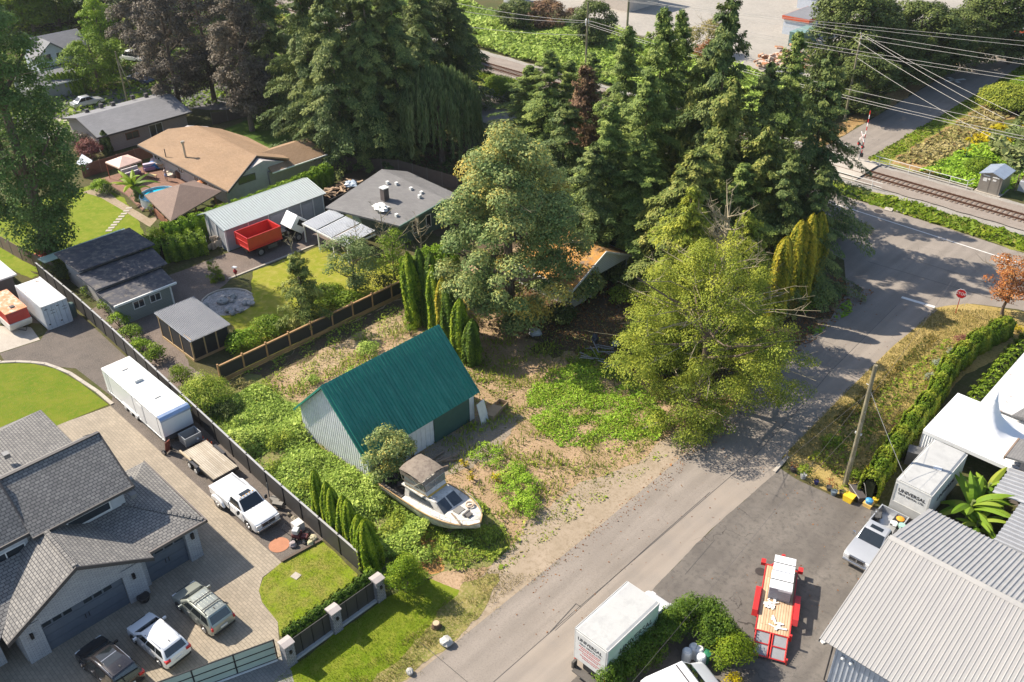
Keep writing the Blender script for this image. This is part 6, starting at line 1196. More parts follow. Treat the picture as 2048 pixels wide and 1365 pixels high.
# ---- pots and bins along the yard edge ----
def pot(lab,px,py,r,h,c,cat='plant pot',grp='plant pots along the yard edge',plant=None):
    x,y=W2(px,py); t=Thing('plant_pot' if cat=='plant pot' else cat.replace(' ','_'),lab,cat,(x,y,.018),group=grp if cat=='plant pot' else None)
    t.part('body',MB().lathe((0,0,0),[(r*.75,0),(r,h),(r*.85,h),(r*.8,h*.9)],14),P('pot_%d%d%d'%tuple(int(q*90) for q in c),c,.6))
    if plant:
        C,N_,T_=puffs([(0,0,h+plant[0]*.7)],[plant[0]],plant[1],.1); n=len(C); mkobj('foliage',leafmesh('foliage',C,N_,rdir(n),.16,.09,T_,plant[2]),t.o)
LM={}
LM['lime']=leafmat('leaf_lime',[(.09,.15,.01),(.17,.25,.015),(.26,.30,.02)]); LM['yel']=leafmat('leaf_yellow',[(.30,.28,.01),(.50,.40,.01),(.6,.45,.02)]); LM['rust']=leafmat('leaf_rust',[(.16,.07,.03),(.3,.13,.05),(.38,.2,.07)])
LM['mix']=leafmat('leaf_mixed',[(.06,.10,.015),(.16,.13,.03),(.3,.2,.03)]); LM['silver']=leafmat('leaf_silver',[(.16,.20,.14),(.26,.30,.22),(.33,.36,.27)])
pot('rusty leaved plant in a dark pot nearest the road corner',1586,943,.25,.35,(.06,.05,.05),plant=(.38,260,LM['rust'])); pot('large white pot with a bushy lime plant by the ditch corner',1606,957,.24,.35,(.4,.4,.4),plant=(.6,500,LM['lime'])); pot('small dark blue pot beside the white pot',1632,968,.2,.3,(.03,.03,.12),plant=(.25,300,LM['mix'])); pot('tall orange and yellow plant in a dark pot left of the utility pole',1658,980,.25,.3,(.05,.05,.05),plant=(.5,260,LM['rust'])); pot('small grey pot in front of the utility pole',1667,990,.25,.35,(.12,.16,.2),plant=(.28,280,LM['mix'])); pot('pot of low green plants right below the utility pole',1684,990,.25,.3,(.1,.08,.06),plant=(.42,260,LM['lime']))
single('yellow_crate','bright yellow square tub on the asphalt in front of the round trough','tub',MB().prism([(-.3,0),(.3,0),(.38,.5),(-.38,.5)],-.33,.33),P('tub_yellow',(.75,.50,.03),.5)).location=(*W2(1697,1001),.02)
t=Thing('garden_trough','dark rectangular trough with a metal arch frame over it below the pole','trough',(*W2(1714,992),.02),math.radians(-38)); t.part('box',MB().box(-.75,-.3,0,.75,.3,.45),P('trough_dark',(.07,.06,.06),.7)); t.part('arch',MB().tube([(-.8+1.6*i/12,.25,.4+.85*math.sin(PI*i/12)) for i in range(13)],.02,5),P('arch_metal',(.35,.33,.3),.5,.4)); t.part('rim',MB().box(-.78,-.33,.45,.78,-.28,.48),P('rim_grey',(.35,.33,.33),.6))
t=Thing('blue_planter','bright blue flower tub standing in a yellow crate by the yard edge','planter',(*W2(1736,1012),.02)); t.part('crate',MB().prism([(-.28,0),(.28,0),(.33,.3),(-.33,.3)],-.3,.3),P('crate_orange',(.65,.42,.12),.6)); t.part('tub',MB().lathe((0,0,.3),[(.25,0),(.28,.25),(.12,.35)],10),P('tub_blue',(.05,.25,.5),.5))
single('yellow_bucket','small yellow bucket at the end of the hedge beside the blue planter','bucket',MB().lathe((*W2(1750,1004),.02),[(.17,0),(.22,.3),(.18,.32)],12),MATS['tub_yellow'])
t=Thing('gas_grill','dark box with a round gauge behind the marquee curtain and hedge','equipment box',(*W2(1826,925),.02),.3); t.part('body',MB().box(-.6,-.5,0,.6,.5,1.2),P('grill_dark',(.12,.12,.12),.5)); t.part('panel',MB().box(.6,-.35,.6,.63,.35,1.05),P('panel_grey2',(.3,.3,.3),.5))
# ---- stop sign ----
t=Thing('stop_sign','red octagonal stop sign on a tilted red post at the dry grass corner','stop sign',(-22.05,83.5,0),math.radians(10)); M_sr=P('sign_red',(.55,.01,.02),.4,0,0,.9); M_sw=P('sign_white',(.75,.75,.75),.4)
t.part('post',MB().box(-.03,-.03,0,.03,.03,2.55),M_sr); f0=MB(); 
def octa(r,y): r=r*1.1; return [(r*math.cos(PI/8+i*PI/4),y,2.2+r*math.sin(PI/8+i*PI/4)) for i in range(8)]
A8=octa(.47,-.03);B8=octa(.47,-.055); t.part('border',MB().add(A8+B8,[tuple(range(8)),tuple(range(15,7,-1))]+[(i,8+i,8+(i+1)%8,(i+1)%8) for i in range(8)]),M_sw); A8=octa(.43,-.055);B8=octa(.43,-.06); t.part('face',MB().add(A8+B8,[tuple(range(8)),tuple(range(15,7,-1))]+[(i,8+i,8+(i+1)%8,(i+1)%8) for i in range(8)]),M_sr)
text('STOP',.40,M_sw,t.o,Matrix.Translation((0,-.064,2.2))@Matrix.Rotation(PI/2,4,'X'))
# ---- utility poles ----
M_pole=mat('pole_wood',(.23,.21,.13),(.17,.15,.10),sc=1.5,rough=.95,c3=(.30,.27,.2),sc2=4,stretch=(1,1,.3)); M_ins=P('insulator',(.6,.6,.58),.3)
def upole(label,x,y,h,arms=(),r=.17,trans=False,rz=0,m=M_pole,grp='utility poles'):
    t=Thing('utility_pole',label,'utility pole',(x,y,0),rz,group=grp); t.part('pole',MB().cyl((0,0,0),(0,0,h),r,12,r*.72),m)
    for z,L in arms:
        o=t.part('crossarm',MB().box(-.06,-L/2,z-.07,.06,L/2,z+.07),M_pole); im=MB(); 
        for y_ in (-L/2+.1,-L/5,L/5,L/2-.1): im.cyl((0,y_,z+.07),(0,y_,z+.3),.05,8)
        t.part('insulator',im,M_ins,parent=o)
    if trans: t.part('transformer',MB().lathe((-.4,0,h-3.6),[(.26,0),(.28,.1),(.28,.95),(.1,1.1)],12),P('transf_grey',(.42,.46,.52),.4)); 
    return t
P3=(-18.06,53.55); t=upole('greenish leaning-looking wooden utility pole at the edge of the dark yard',*P3,10.9,r=.19)
t.part('bracket',MB().cyl((0,0,7.0),(.12,0,7.0),.12).cyl((0,0,9.2),(-.3,0,9.2),.03).box(-.25,-.05,4.9,.25,.05,5.05),M_ins); t.part('conduit',MB().cyl((-.2,0,0),(-.2,0,2.2),.04),M_dk)
single('guy_stub','short grey wooden post where the guy wire meets the verge corner','post',MB().cyl((*W2(1571,922),0),(W2(1571,922)[0],W2(1571,922)[1]+.1,.95),.06,8),P('stub_grey',(.25,.22,.2),.9))
pz=12.0; p2=W(1722,72,pz); P2=(p2[0],p2[1]); upole('double crossarm utility pole rising from the conifers left of the north road',*P2,12.3,arms=((11.9,2.6),(11.0,2.6)),rz=.5)
p1=W(1176,5,13); P1=(p1[0],p1[1]); t=upole('utility pole with a grey transformer above the bramble bank',*P1,13.0,arms=(),trans=True,rz=-.8); t.part('side_arm',MB().tube([(0,0,9.4),(1.4,.3,10.3)],.05,6),M_pole)
pp=W(1254,60,6); upole('thick brown utility pole cut by the top edge left of the far yard',pp[0],pp[1],14,arms=(),r=.22)
pq=W(1940,5,10); upole('slim utility pole between the dark trees at the top right',pq[0],pq[1],11,arms=((10.6,2.0),),rz=.4)
pr=W(232,110,8); t=upole('slim leaning utility pole behind the dark roofed house',pr[0],pr[1],8.5,arms=(),r=.14); 
t=Thing('stay_pole','thin pale stay pole leaning against the utility pole behind the dark roofed house','pole',(*W2(262,178),0)); e=V(pr[0],pr[1],7.6)-V(*W(262,178)); t.part('pole',MB().cyl((0,0,0),tuple(e),.08,8),P('stay_pale',(.4,.38,.33),.8))
# ---- overhead wires ----
M_wire=P('wire_alu',(.50,.47,.44),.6); M_wired=P('wire_dark',(.10,.09,.09),.6)
def wire(label,a,b,sag=.5,r=.035,m=None,grp=None,name='overhead_wire'):
    n=14; a=V(*a); b=V(*b); pts=[a+(b-a)*i/n-V(0,0,4*sag*(i/n)*(1-i/n)) for i in range(n+1)]; mb=MB().tube(pts,r,5); return single(name,label,'overhead wire',mb,m or M_wire,group=grp)
def ext(pa,pb,z,e0,e1): a=V(*W(*pa,z)); b=V(*W(*pb,z)); d=b-a; return tuple(a-d*e0),tuple(b+d*e1)
GW='long overhead power lines crossing the top right'
for pa,pb,lab in (((1252,0),(2048,79),'topmost of the six long overhead lines crossing the top right'),((1263,3),(2048,88),'second from top of the six long overhead lines at the top right'),((1340,0),(2048,116),'third from top of the six long overhead lines at the top right'),((1350,12),(2048,125),'fourth from top of the six long overhead lines at the top right'),((1380,42),(2048,151),'fifth from top of the six long overhead lines at the top right'),((1385,50),(2048,158),'lowest of the six long overhead lines, below the pole crossarms')):
    a,b=ext(pa,pb,12.5,.1,.3); wire(lab,a,b,.35,.024,grp=GW)
zp=10.5; c1=(P1[0],P1[1],zp)
for i,(pb,lab) in enumerate((((2048,249),'upper of three thin lines running from the transformer pole to the right edge'),((2048,268),'middle of three thin lines running from the transformer pole to the right edge'),((2048,274),'lowest of three thin lines running from the transformer pole to the right edge'))):
    b=V(*W(*pb,8.5)); a=V(P1[0]+(.9,-.3,-.3)[i],P1[1],(10.3,9.9,9.6)[i]); wire(lab,a,b+(b-a)*.1,.9,.026,grp='thin lines from the transformer pole')
for i,(pb,lab) in enumerate((((985,14),'upper thin line from the transformer pole towards the top left'),((965,22),'middle thin line from the transformer pole towards the left'),((960,50),'lowest thin line from the transformer tank towards the left'))):
    a=V(P1[0]+(.9,-.3,-.3)[i],P1[1],(10.3,9.9,8.0)[i]); b=V(*W(*pb,(10,9.6,7.5)[i])); wire(lab,a,b+(b-a)*.6,.6,.03,grp='thin lines from the transformer pole')
for i,(pb,z,lab) in enumerate((((1905,194),11.0,'left of three lines slanting down from the double crossarm pole'),((1925,188),11.0,'middle of three lines slanting down from the double crossarm pole'),((1950,186),11.0,'right of three lines slanting down from the double crossarm pole'))):
    a=V(P2[0]+(-1,0,1.1)[i],P2[1]+(.5,0,-.5)[i],(11.2,12.2,12.2)[i]); b=V(*W(*pb,10)); wire(lab,a,b+(b-a)*.35,.3,.02,grp='lines slanting down from the double crossarm pole')
a=V(P2[0],P2[1],9.0); b=V(*W(1885,217,8.0)); wire('single lower service line slanting from below the crossarms towards the right edge',a,b+(b-a)*.5,.3,.02)
a=V(P3[0],P3[1],8.9); wire('service line from the greenish pole down the street to the bottom edge',a,V(*W(1200,1440,7.0)),.55,.008,M_wired)
#wire('second service line from the greenish pole over the road, just above the first',V(P3[0],P3[1],7.1),V(*W(1150,1440,5.5)),.55,.012,M_wired)
wire('guy wire from the greenish pole to the short grey post at the verge corner',V(P3[0],P3[1],8.6),V(*W(1571,922,.9)),.02,.011,M_wired,name='guy_wire')
wire('second guy wire from the middle of the greenish pole to the pots by the kerb',V(P3[0],P3[1],6.0),V(*W(1618,955,.1)),.02,.011,M_wired,name='guy_wire')
wire('pale service drop from the greenish pole down to the parked box truck corner',V(P3[0],P3[1],8.9),V(-13.9,52.6,3.9),.1,.016)
wire('cable from the greenish pole passing over the verge towards the upper right',V(P3[0],P3[1],7.9),V(*W(1905,560,7.5)),.5,.010,M_wired)
# ---- crossing gate ----
t=Thing('crossing_signal','rail crossing signal with raised red and white barrier and crossbuck left of the track','crossing signal',(-45.4,113.6,0),-.7); xr,yr=W2(1716,325); t.o.location=(xr,yr,0)
t.part('mast',MB().cyl((0,0,0),(0,0,4.0),.09),P('mast_alu',(.5,.5,.5),.4,.4)); cbk=MB(); cbk.obox((0,-.12,3.5),(1.5,.03,.22),0,0,.75).obox((0,-.16,3.5),(1.5,.03,.22),0,0,-.75); t.part('crossbuck',cbk,M_sw)
cr=MB(); 
for s in (-.75,.75):
    for q in (-1,1): cr.obox((0,-.19,3.5+q*.09*0),(1.3,.01,.04),0,0,s)
t.part('crossbuck_edge',cr,M_sr); lg=MB(); lg.box(-.75,-.1,2.3,.75,.1,2.4)
t.part('lamp_arm',lg,M_black)
for x in (-.6,.6): o=t.part('backboard',MB().tube([(x,-.1,2.35),(x,-.16,2.35)],.3,16),M_black); t.part('lamp',MB().tube([(x,-.16,2.35),(x,-.26,2.35)],.12,10),M_red,parent=o)
arm=MB(); arw=MB()
for i in range(11):
    m_=arm if i%2==0 else arw; m_.box(-.06+.0,.2,1.2+i*.52,.06,.26,1.2+(i+1)*.52)
o=t.part('barrier_arm',arm,M_sr); t.part('barrier_white_band',arw,M_sw,parent=o); t.part('counterweight',MB().box(-.3,.1,.8,.3,.35,1.3),M_black)
t=Thing('signal_cabinet','small grey pole-mounted box among posts at the right edge beside the steel cabin','cabinet',(*W2(2043,388),0)); t.part('box',MB().box(-.5,-.4,.4,.5,.4,1.6),P('cab_grey',(.4,.42,.45),.5)); t.part('post',MB().cyl((-.9,.3,0),(-.9,.3,2.2),.07).cyl((-.3,.0,1.6),(-.3,0,2.6),.06),P('post_brown',(.25,.17,.12),.8)); t.part('head',MB().lathe((-.3,0,2.6),[(.05,0),(.2,.1),(.2,.35),(.05,.45)],10),M_trimw)
for i,(px,py) in enumerate(((1777,420),(1801,423))): single('concrete_slab',('left','right')[i]+' pale concrete slab set in the verge between road and railway','slab',MB().obox((*W2(px,py),.06),(.9,.9,.1),.2),M_conc,group='concrete slabs in the verge')
single('green_banner_post','narrow teal panel standing in the tall grass beyond the handrail','sign',MB().obox((*W2(1930,318),1.6),(.06,.9,3.2),.3,0,0),P('teal_panel',(.05,.12,.13),.5))
t=Thing('roadside_banner','teal rectangular banner on posts beside the far end of the north road','banner',(*W2(1926,98),0),.3); t.part('cloth',MB().box(-.05,-2,1.0,.05,2,3.2),P('teal_banner',(.04,.25,.22),.5)); t.part('post',MB().cyl((0,-2,0),(0,-2,3.3),.07).cyl((0,2,0),(0,2,3.3),.07),M_black)
rb=MB(); R=random.Random(12); cx1,cy1=W2(1567,135)
for i in range(90): rb.obox((cx1+R.uniform(-3.5,4),cy1+R.uniform(-5,7),R.uniform(.1,2.0)),(R.uniform(.4,1.6),R.uniform(.3,1.0),R.uniform(.1,.6)),R.uniform(0,3),R.uniform(-.5,.5),R.uniform(-.5,.5))
o=single('rubble_heap','orange and brown heap of rubble and scrap in the far yard behind the conifers','rubble',rb,mat('rubble',(.42,.2,.1),(.5,.42,.36),sc=1.2,rough=.9,amt=.2)); 
rb=MB()
for i in range(24): rb.obox((*[q+R.uniform(-2.2,2.2) for q in W2(1557,150)],R.uniform(.2,1.2)),(R.uniform(.5,1.8),R.uniform(.4,1.2),R.uniform(.1,.5)),R.uniform(0,3),R.uniform(-.5,.5))
single('white_rubble','white sheets and appliances dumped in front of the orange rubble heap','rubble',rb,P('scrapwhite',(.55,.55,.56),.6))
# ---- pool yard ----
px_,py_=-101.2,43.9
t=Thing('round_pool','round above-ground swimming pool with bright blue water by the gazebo','pool',(-102.2,43.3,0)); t.part('wall',MB().tube([(0,0,0),(0,0,1.15)],2.3,32,cap=False).tube([(0,0,1.15),(0,0,0)],2.2,32,cap=False),P('pool_white',(.65,.67,.7),.4)); t.part('rim',MB().tube([(2.27*math.cos(a*PI/16),2.27*math.sin(a*PI/16),1.15) for a in range(33)],.08,6,cap=False),P('rim_blue',(.35,.5,.6),.4))
o=t.part('water',MB().lathe((0,0,.9),[(2.19,0),(2.19,.06)],32),mat('pool_water',(.01,.42,.62),(.015,.50,.68),sc=.6,rough=.08)); 
t=Thing('pop_up_canopy','pale pink square pop-up canopy on red legs over the patio furniture','canopy',(-112.2,44.0,.11),.1); T4=[(-1.6,-1.6,2.3),(1.6,-1.6,2.3),(1.6,1.6,2.3),(-1.6,1.6,2.3)]; t.part('top',MB().add(T4+[(0,0,3.0)]+[(p[0],p[1],2.1) for p in T4],[(0,1,4),(1,2,4),(2,3,4),(3,0,4),(0,5,6,1),(1,6,7,2),(2,7,8,3),(3,8,5,0)]),P('canopy_pink',(.72,.50,.42),.7))
for x in (-1.55,1.55):
    for y in (-1.55,1.55): t.part('leg',MB().cyl((x,y,0),(x,y,2.2),.04),P('leg_red',(.5,.12,.08),.5))
t=Thing('outdoor_sofa','white and purple cushioned sofa under the pink canopy','sofa',(-112.6,44.8,.11),PI/2); t.part('seat',MB().box(-1.1,-.4,.1,1.1,.4,.45),P('sofa_purple',(.35,.22,.38),.8)); t.part('backrest',MB().box(-1.1,.3,.45,1.1,.5,.95),P('sofa_white',(.6,.58,.62),.8)); t.part('cushion',MB().box(-.9,-.3,.45,0,.3,.6).box(.1,-.3,.45,.9,.3,.6),MATS['sofa_white'])
t=Thing('outdoor_sofa','lilac covered armchair seat to the right of the pink canopy','sofa',(-112.5,47.2,.11),PI/2-.3); t.part('seat',MB().box(-.7,-.4,.1,.7,.4,.5),MATS['sofa_purple']); t.part('cover',MB().box(-.75,-.1,.5,.75,.5,.9),P('cover_lilac',(.55,.48,.6),.8),bevel=.1)
# person by the pool
def person(label,loc,rz,shirt,skin=(.42,.27,.19),legs=(.15,.17,.25)):
    t=Thing('person',label,'person',loc,rz)
    me=bpy.data.meshes.new('body'); J={'pel':(0,0,.93),'sp':(0,0,1.15),'ch':(0,0,1.36),'nk':(0,0,1.50),'hd':(0.02,0,1.60),'tp':(0.02,0,1.74),'sl':(0,.17,1.42),'el':(.03,.25,1.15),'hl':(.14,.22,.93),'sr':(0,-.17,1.42),'er':(.06,-.27,1.16),'hr':(.22,-.2,1.02),'pl':(0,.09,.90),'kl':(.03,.11,.5),'al':(0,.12,.09),'tl':(.16,.13,.03),'pr':(0,-.09,.90),'kr':(.06,-.11,.5),'ar':(-.02,-.12,.09),'tr':(.14,-.13,.03)}
    R_={'pel':.14,'sp':.125,'ch':.15,'nk':.055,'hd':.09,'tp':.07,'sl':.06,'el':.042,'hl':.03,'sr':.06,'er':.042,'hr':.03,'pl':.09,'kl':.06,'al':.042,'tl':.03,'pr':.09,'kr':.06,'ar':.042,'tr':.03}
    ks=list(J); E=[('pel','sp'),('sp','ch'),('ch','nk'),('nk','hd'),('hd','tp'),('ch','sl'),('sl','el'),('el','hl'),('ch','sr'),('sr','er'),('er','hr'),('pel','pl'),('pl','kl'),('kl','al'),('al','tl'),('pel','pr'),('pr','kr'),('kr','ar'),('ar','tr')]
    me.from_pydata([J[k] for k in ks],[(ks.index(a),ks.index(b)) for a,b in E],[]); o=bpy.data.objects.new('body',me); COL.objects.link(o); o.parent=t.o
    sk=o.modifiers.new('skin','SKIN'); 
    for i,k in enumerate(ks): me.skin_vertices[0].data[i].radius=(R_[k],R_[k]); 
    me.skin_vertices[0].data[0].use_root=True; o.modifiers.new('sub','SUBSURF').levels=1; me.materials.append(P('skin',skin,.6))
    for i in range(1,6):
        for s,h in ((1,J['hl']),(-1,J['hr'])): pass
    fg=MB()
    for h,s in ((J['hl'],1),(J['hr'],-1)):
        for k in range(4): L=.065-.008*abs(k-1.2); b=V(h[0]+.01,h[1]+(k-1.5)*.017,h[2]-.02); fg.tube([b,b+V(.012,0,-L*.6),b+V(.03,0,-L)],.008,5)
        b=V(h[0]+.02,h[1]-s*.03,h[2]); fg.tube([b,b+V(.03,-s*.01,-.03)],.009,5)
    t.part('hands',fg,MATS['skin']); t.part('shirt',MB().lathe((0,0,.98),[(.17,0),(.155,.2),(.19,.36),(.2,.44),(.08,.54)],14),P('shirt',shirt,.8),smooth=True); t.part('shorts',MB().lathe((0,0,.62),[(.19,0),(.19,.2),(.17,.4)],12),P('shorts',legs,.8),smooth=True)
    t.part('hair',MB().blob((-.0,0,1.72),(.105,.1,.09),3,10,6,.05),P('hair',(.12,.08,.05),.8),smooth=True); t.part('face',MB().blob((.115,.032,1.655),(.012,.014,.009),1).blob((.115,-.032,1.655),(.012,.014,.009),1).blob((.125,0,1.615),(.018,.014,.022),1).box(.105,-.025,1.575,.118,.025,1.582),P('face_dark',(.2,.1,.08),.6))
x,y,_=W(334,362,.11); person('person in a light top and pale blue shorts standing on the deck beside the pool',(x,y,.11),-1.2,(.55,.42,.38),legs=(.3,.35,.55))
t=Thing('tarp_pile','heap of pale cushions, blue tarp and cream covers on the deck by the house wall','pile',(*W2(312,338),.11)); t.part('blue_tarp',MB().blob((0,0,.4),(.9,.8,.45),1,10,6,.3),P('tarp_blue',(.03,.2,.5),.5)); t.part('cream_cover',MB().blob((.5,1.1,.5),(1.1,1.3,.6),2,10,6,.3),P('cover_cream',(.5,.43,.34),.8)); t.part('pink_cover',MB().blob((-.8,1.0,.6),(.9,.9,.6),5,10,6,.3),P('cover_pink',(.6,.45,.45),.8))
t=Thing('sun_lounger','small yellow slatted table on the deck between the banana plant and the pool','table',(*W2(305,358),.11),.4); t.part('top',MB().box(-.6,-.3,.35,.6,.3,.42),P('table_yellow',(.6,.45,.2),.6)); [t.part('leg',MB().cyl((x,y,0),(x,y,.35),.03),M_dk) for x in (-.5,.5) for y in (-.22,.22)]
t.o.name='low_table'
single('planter_barrel','dark brown barrel planter on the deck right of the person','planter',MB().lathe((*W2(360,357),.11),[(.4,0),(.48,.5),(.42,.9),(.36,.92)],12),P('barrel_brown',(.12,.06,.04),.8)); single('cream_tarp_heap','long cream tarp heap along the house wall behind the barrel','tarp',MB().blob((*W2(352,350),.3),(1.0,1.4,.4),8,10,6,.3),MATS['cover_cream'])
single('covered_frame','small white roofed frame half hidden by shrubs left of the pink canopy','frame',MB().slab([(*W2(158,345),1.3),(*W2(180,355),1.1),(*W2(190,340),1.3),(*W2(170,330),1.5)],.08),MATS['wall_white_blue'])
R=random.Random(6)
for i in range(9):
    f=i/8; x,y=W2(258-(258-218)*f,417+(462-417)*f); single('stepping_stone','pale square stepping stone in the line crossing the pool yard lawn','stepping stone',MB().obox((x,y,.03),(.7,.45,.04),R.uniform(-.1,.1)+.9),M_conc,group='stepping stones across the pool yard lawn')
# sedan and van behind the dark roof
def simplecar(name,label,cat,loc,rz,paint,L=4.6,H=1.45,W_=1.8):
    t=Thing(name,label,cat,(*loc,.015),rz); h=L/2; t.part('body',profbody([(-h,.4),(-h+.05,.9),(-.25*L,.95),(.2*L,.92),(.45*L,.75),(h,.5),(h-.05,.3),(-h+.1,.3)],W_),paint,bevel=.04); cabin(t,-.38*L,.22*L,-.2*L,.06*L,.93,H,W_*.88,W_*.7,paint)
    for x in (-.3*L,.3*L):
        for s in (-1,1): wheel(t,x,s*(W_/2-.1),.32,.2)
x,y=W2(180,215); simplecar('parked_car','silver car parked behind the dark roofed house, roof showing over the ridge','car',(x-1.0,y+.2),PI/2,P_silver,4.9,1.6)
x,y=W2(283,165); simplecar('parked_car','blue car in deep shade under the purple leaved tree','car',(x,y),.3,P('paint_blue',(.05,.07,.12),.3),4.6,1.5)
x,y=W2(268,122); simplecar('parked_van','white vehicle glimpsed through the purple leaved tree','van',(x,y),.4,P_white,4.8,1.9)
# stack of lawn chairs / grey junk by the long garage
jm=MB(); R=random.Random(21)
for i in range(14): x,y=W2(436,495); jm.obox((x+R.uniform(-.9,.5),y+R.uniform(-.9,.9),R.uniform(.2,1.2)),(R.uniform(.5,1.1),.06,R.uniform(.3,.9)),R.uniform(1.2,2.0),R.uniform(-.3,.3))
single('stacked_chairs','stack of pale lattice garden chairs and frames at the end wall of the long garage','chairs',jm,P('chair_tan',(.4,.34,.28),.8))
x,y=W2(410,505); single('plastic_roll','white rolled plastic leaning in the bushes left of the garden chairs','roll',MB().tube([(x,y,.1),(x-.3,y+.3,1.7)],.3,10),MATS['plastic_white'])
t=Thing('garden_shed_panel','brown wooden trellis gate panel at the left end of the long garage','gate',(*W2(400,475),0),PI/2); t.part('panel',MB().box(-.9,-.03,0,.9,.03,1.7),MATS['board_brown'])
# planter / red bench items at the poplar foot
t=Thing('red_bench','faded red garden bench in the shrubs at the foot of the poplar','bench',(*W2(82,520),0),.2); t.part('seat',MB().box(-1.0,-.25,.4,1.0,.25,.46),P('bench_red',(.4,.06,.04),.7)); t.part('backrest',MB().box(-1.0,.22,.46,1.0,.28,.95),MATS['bench_red']); [t.part('leg',MB().box(x-.04,-.2,0,x+.04,.2,.4),MATS['bench_red']) for x in (-.85,.85)]
single('wheel_pot','round dark planter bowl on the driveway beside the brick garage column','planter',MB().lathe((*W2(289,1201),.012),[(.30,0),(.42,.35),(.40,.42),(.3,.36)],16),P('pot_black',(.035,.03,.03),.6))
# ======================= VEGETATION =======================
M_bark=mat('bark',(.16,.12,.09),(.10,.075,.055),sc=2,rough=.95,c3=(.22,.18,.14),sc2=5,stretch=(1,1,.25)); M_twig=P('bare_twig',(.30,.255,.17),.9)
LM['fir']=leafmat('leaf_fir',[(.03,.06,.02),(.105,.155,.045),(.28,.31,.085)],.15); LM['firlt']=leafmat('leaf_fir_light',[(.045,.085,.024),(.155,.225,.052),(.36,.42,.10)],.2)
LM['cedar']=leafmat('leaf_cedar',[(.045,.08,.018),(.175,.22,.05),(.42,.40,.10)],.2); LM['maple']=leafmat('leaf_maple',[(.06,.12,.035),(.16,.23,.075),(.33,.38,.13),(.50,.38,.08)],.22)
LM['purple']=leafmat('leaf_purple',[(0.050,0.041,0.032),(0.125,0.103,0.076),(0.250,0.206,0.145)],.12); LM['poplar']=leafmat('leaf_poplar',[(.05,.10,.022),(.11,.19,.045),(.22,.32,.09)],.25)
LM['olive']=leafmat('leaf_olive',[(.09,.14,.018),(.26,.31,.04),(.47,.47,.06)],.28); LM['dark']=leafmat('leaf_dark',[(0.026,0.048,0.014),(0.072,0.102,0.026),(0.168,0.204,0.054)],.15)
LM['mid']=leafmat('leaf_mid',[(0.070,0.130,0.012),(0.158,0.244,0.020),(0.297,0.373,0.030)],.25); LM['bright']=leafmat('leaf_bright',[(0.096,0.192,0.014),(0.204,0.324,0.024),(0.324,0.432,0.036)],.3)
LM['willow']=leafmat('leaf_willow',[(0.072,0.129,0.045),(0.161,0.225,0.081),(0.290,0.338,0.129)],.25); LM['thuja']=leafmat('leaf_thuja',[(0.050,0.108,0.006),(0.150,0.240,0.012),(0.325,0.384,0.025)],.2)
LM['gold']=leafmat('leaf_gold',[(0.115,0.161,0.017),(0.299,0.287,0.023),(0.483,0.380,0.034)],.25); LM['brownred']=leafmat('leaf_brown',[(0.108,0.066,0.042),(0.192,0.108,0.060),(0.264,0.180,0.084)],.15)
LM['orange']=leafmat('leaf_orange',[(.25,.09,.03),(.42,.16,.05),(.5,.26,.08)],.25); LM['redbush']=leafmat('leaf_redbush',[(.10,.03,.035),(.2,.07,.06),(.3,.14,.1)],.2); LM['weed']=leafmat('leaf_weed',[(0.095,0.176,0.022),(0.257,0.338,0.039),(0.459,0.486,0.077)],.25); LM['banana']=leafmat('leaf_banana',[(.10,.20,.015),(.20,.32,.03),(.32,.36,.05)],.35)
LM['drygrass']=leafmat('blade_dry',[(0.168,0.180,0.036),(0.312,0.264,0.096),(0.432,0.360,0.168)],.2); LM['grass']=leafmat('blade_green',[(0.120,0.189,0.010),(0.210,0.290,0.016),(0.300,0.348,0.024)],.3); LM['weedbr']=leafmat('leaf_weed_bright',[(0.155,0.292,0.024),(0.292,0.463,0.038),(0.431,0.554,0.076)],.3)
LM['thujad']=leafmat('leaf_thuja_deep',[(.03,.065,.008),(.075,.135,.014),(.16,.24,.025)],.2); LM['hedge']=leafmat('leaf_hedge',[(.06,.12,.01),(.14,.22,.015),(.26,.30,.03),(.36,.33,.04)],.25); LM['corn']=leafmat('leaf_corn',[(0.108,0.156,0.048),(0.204,0.252,0.084),(0.312,0.312,0.120)],.25); LM['ivy']=leafmat('leaf_ivy',[(0.130,0.208,0.033),(0.299,0.416,0.066),(0.520,0.598,0.143)],.2)
def tt(px,py,h): return W2(px,py,h)
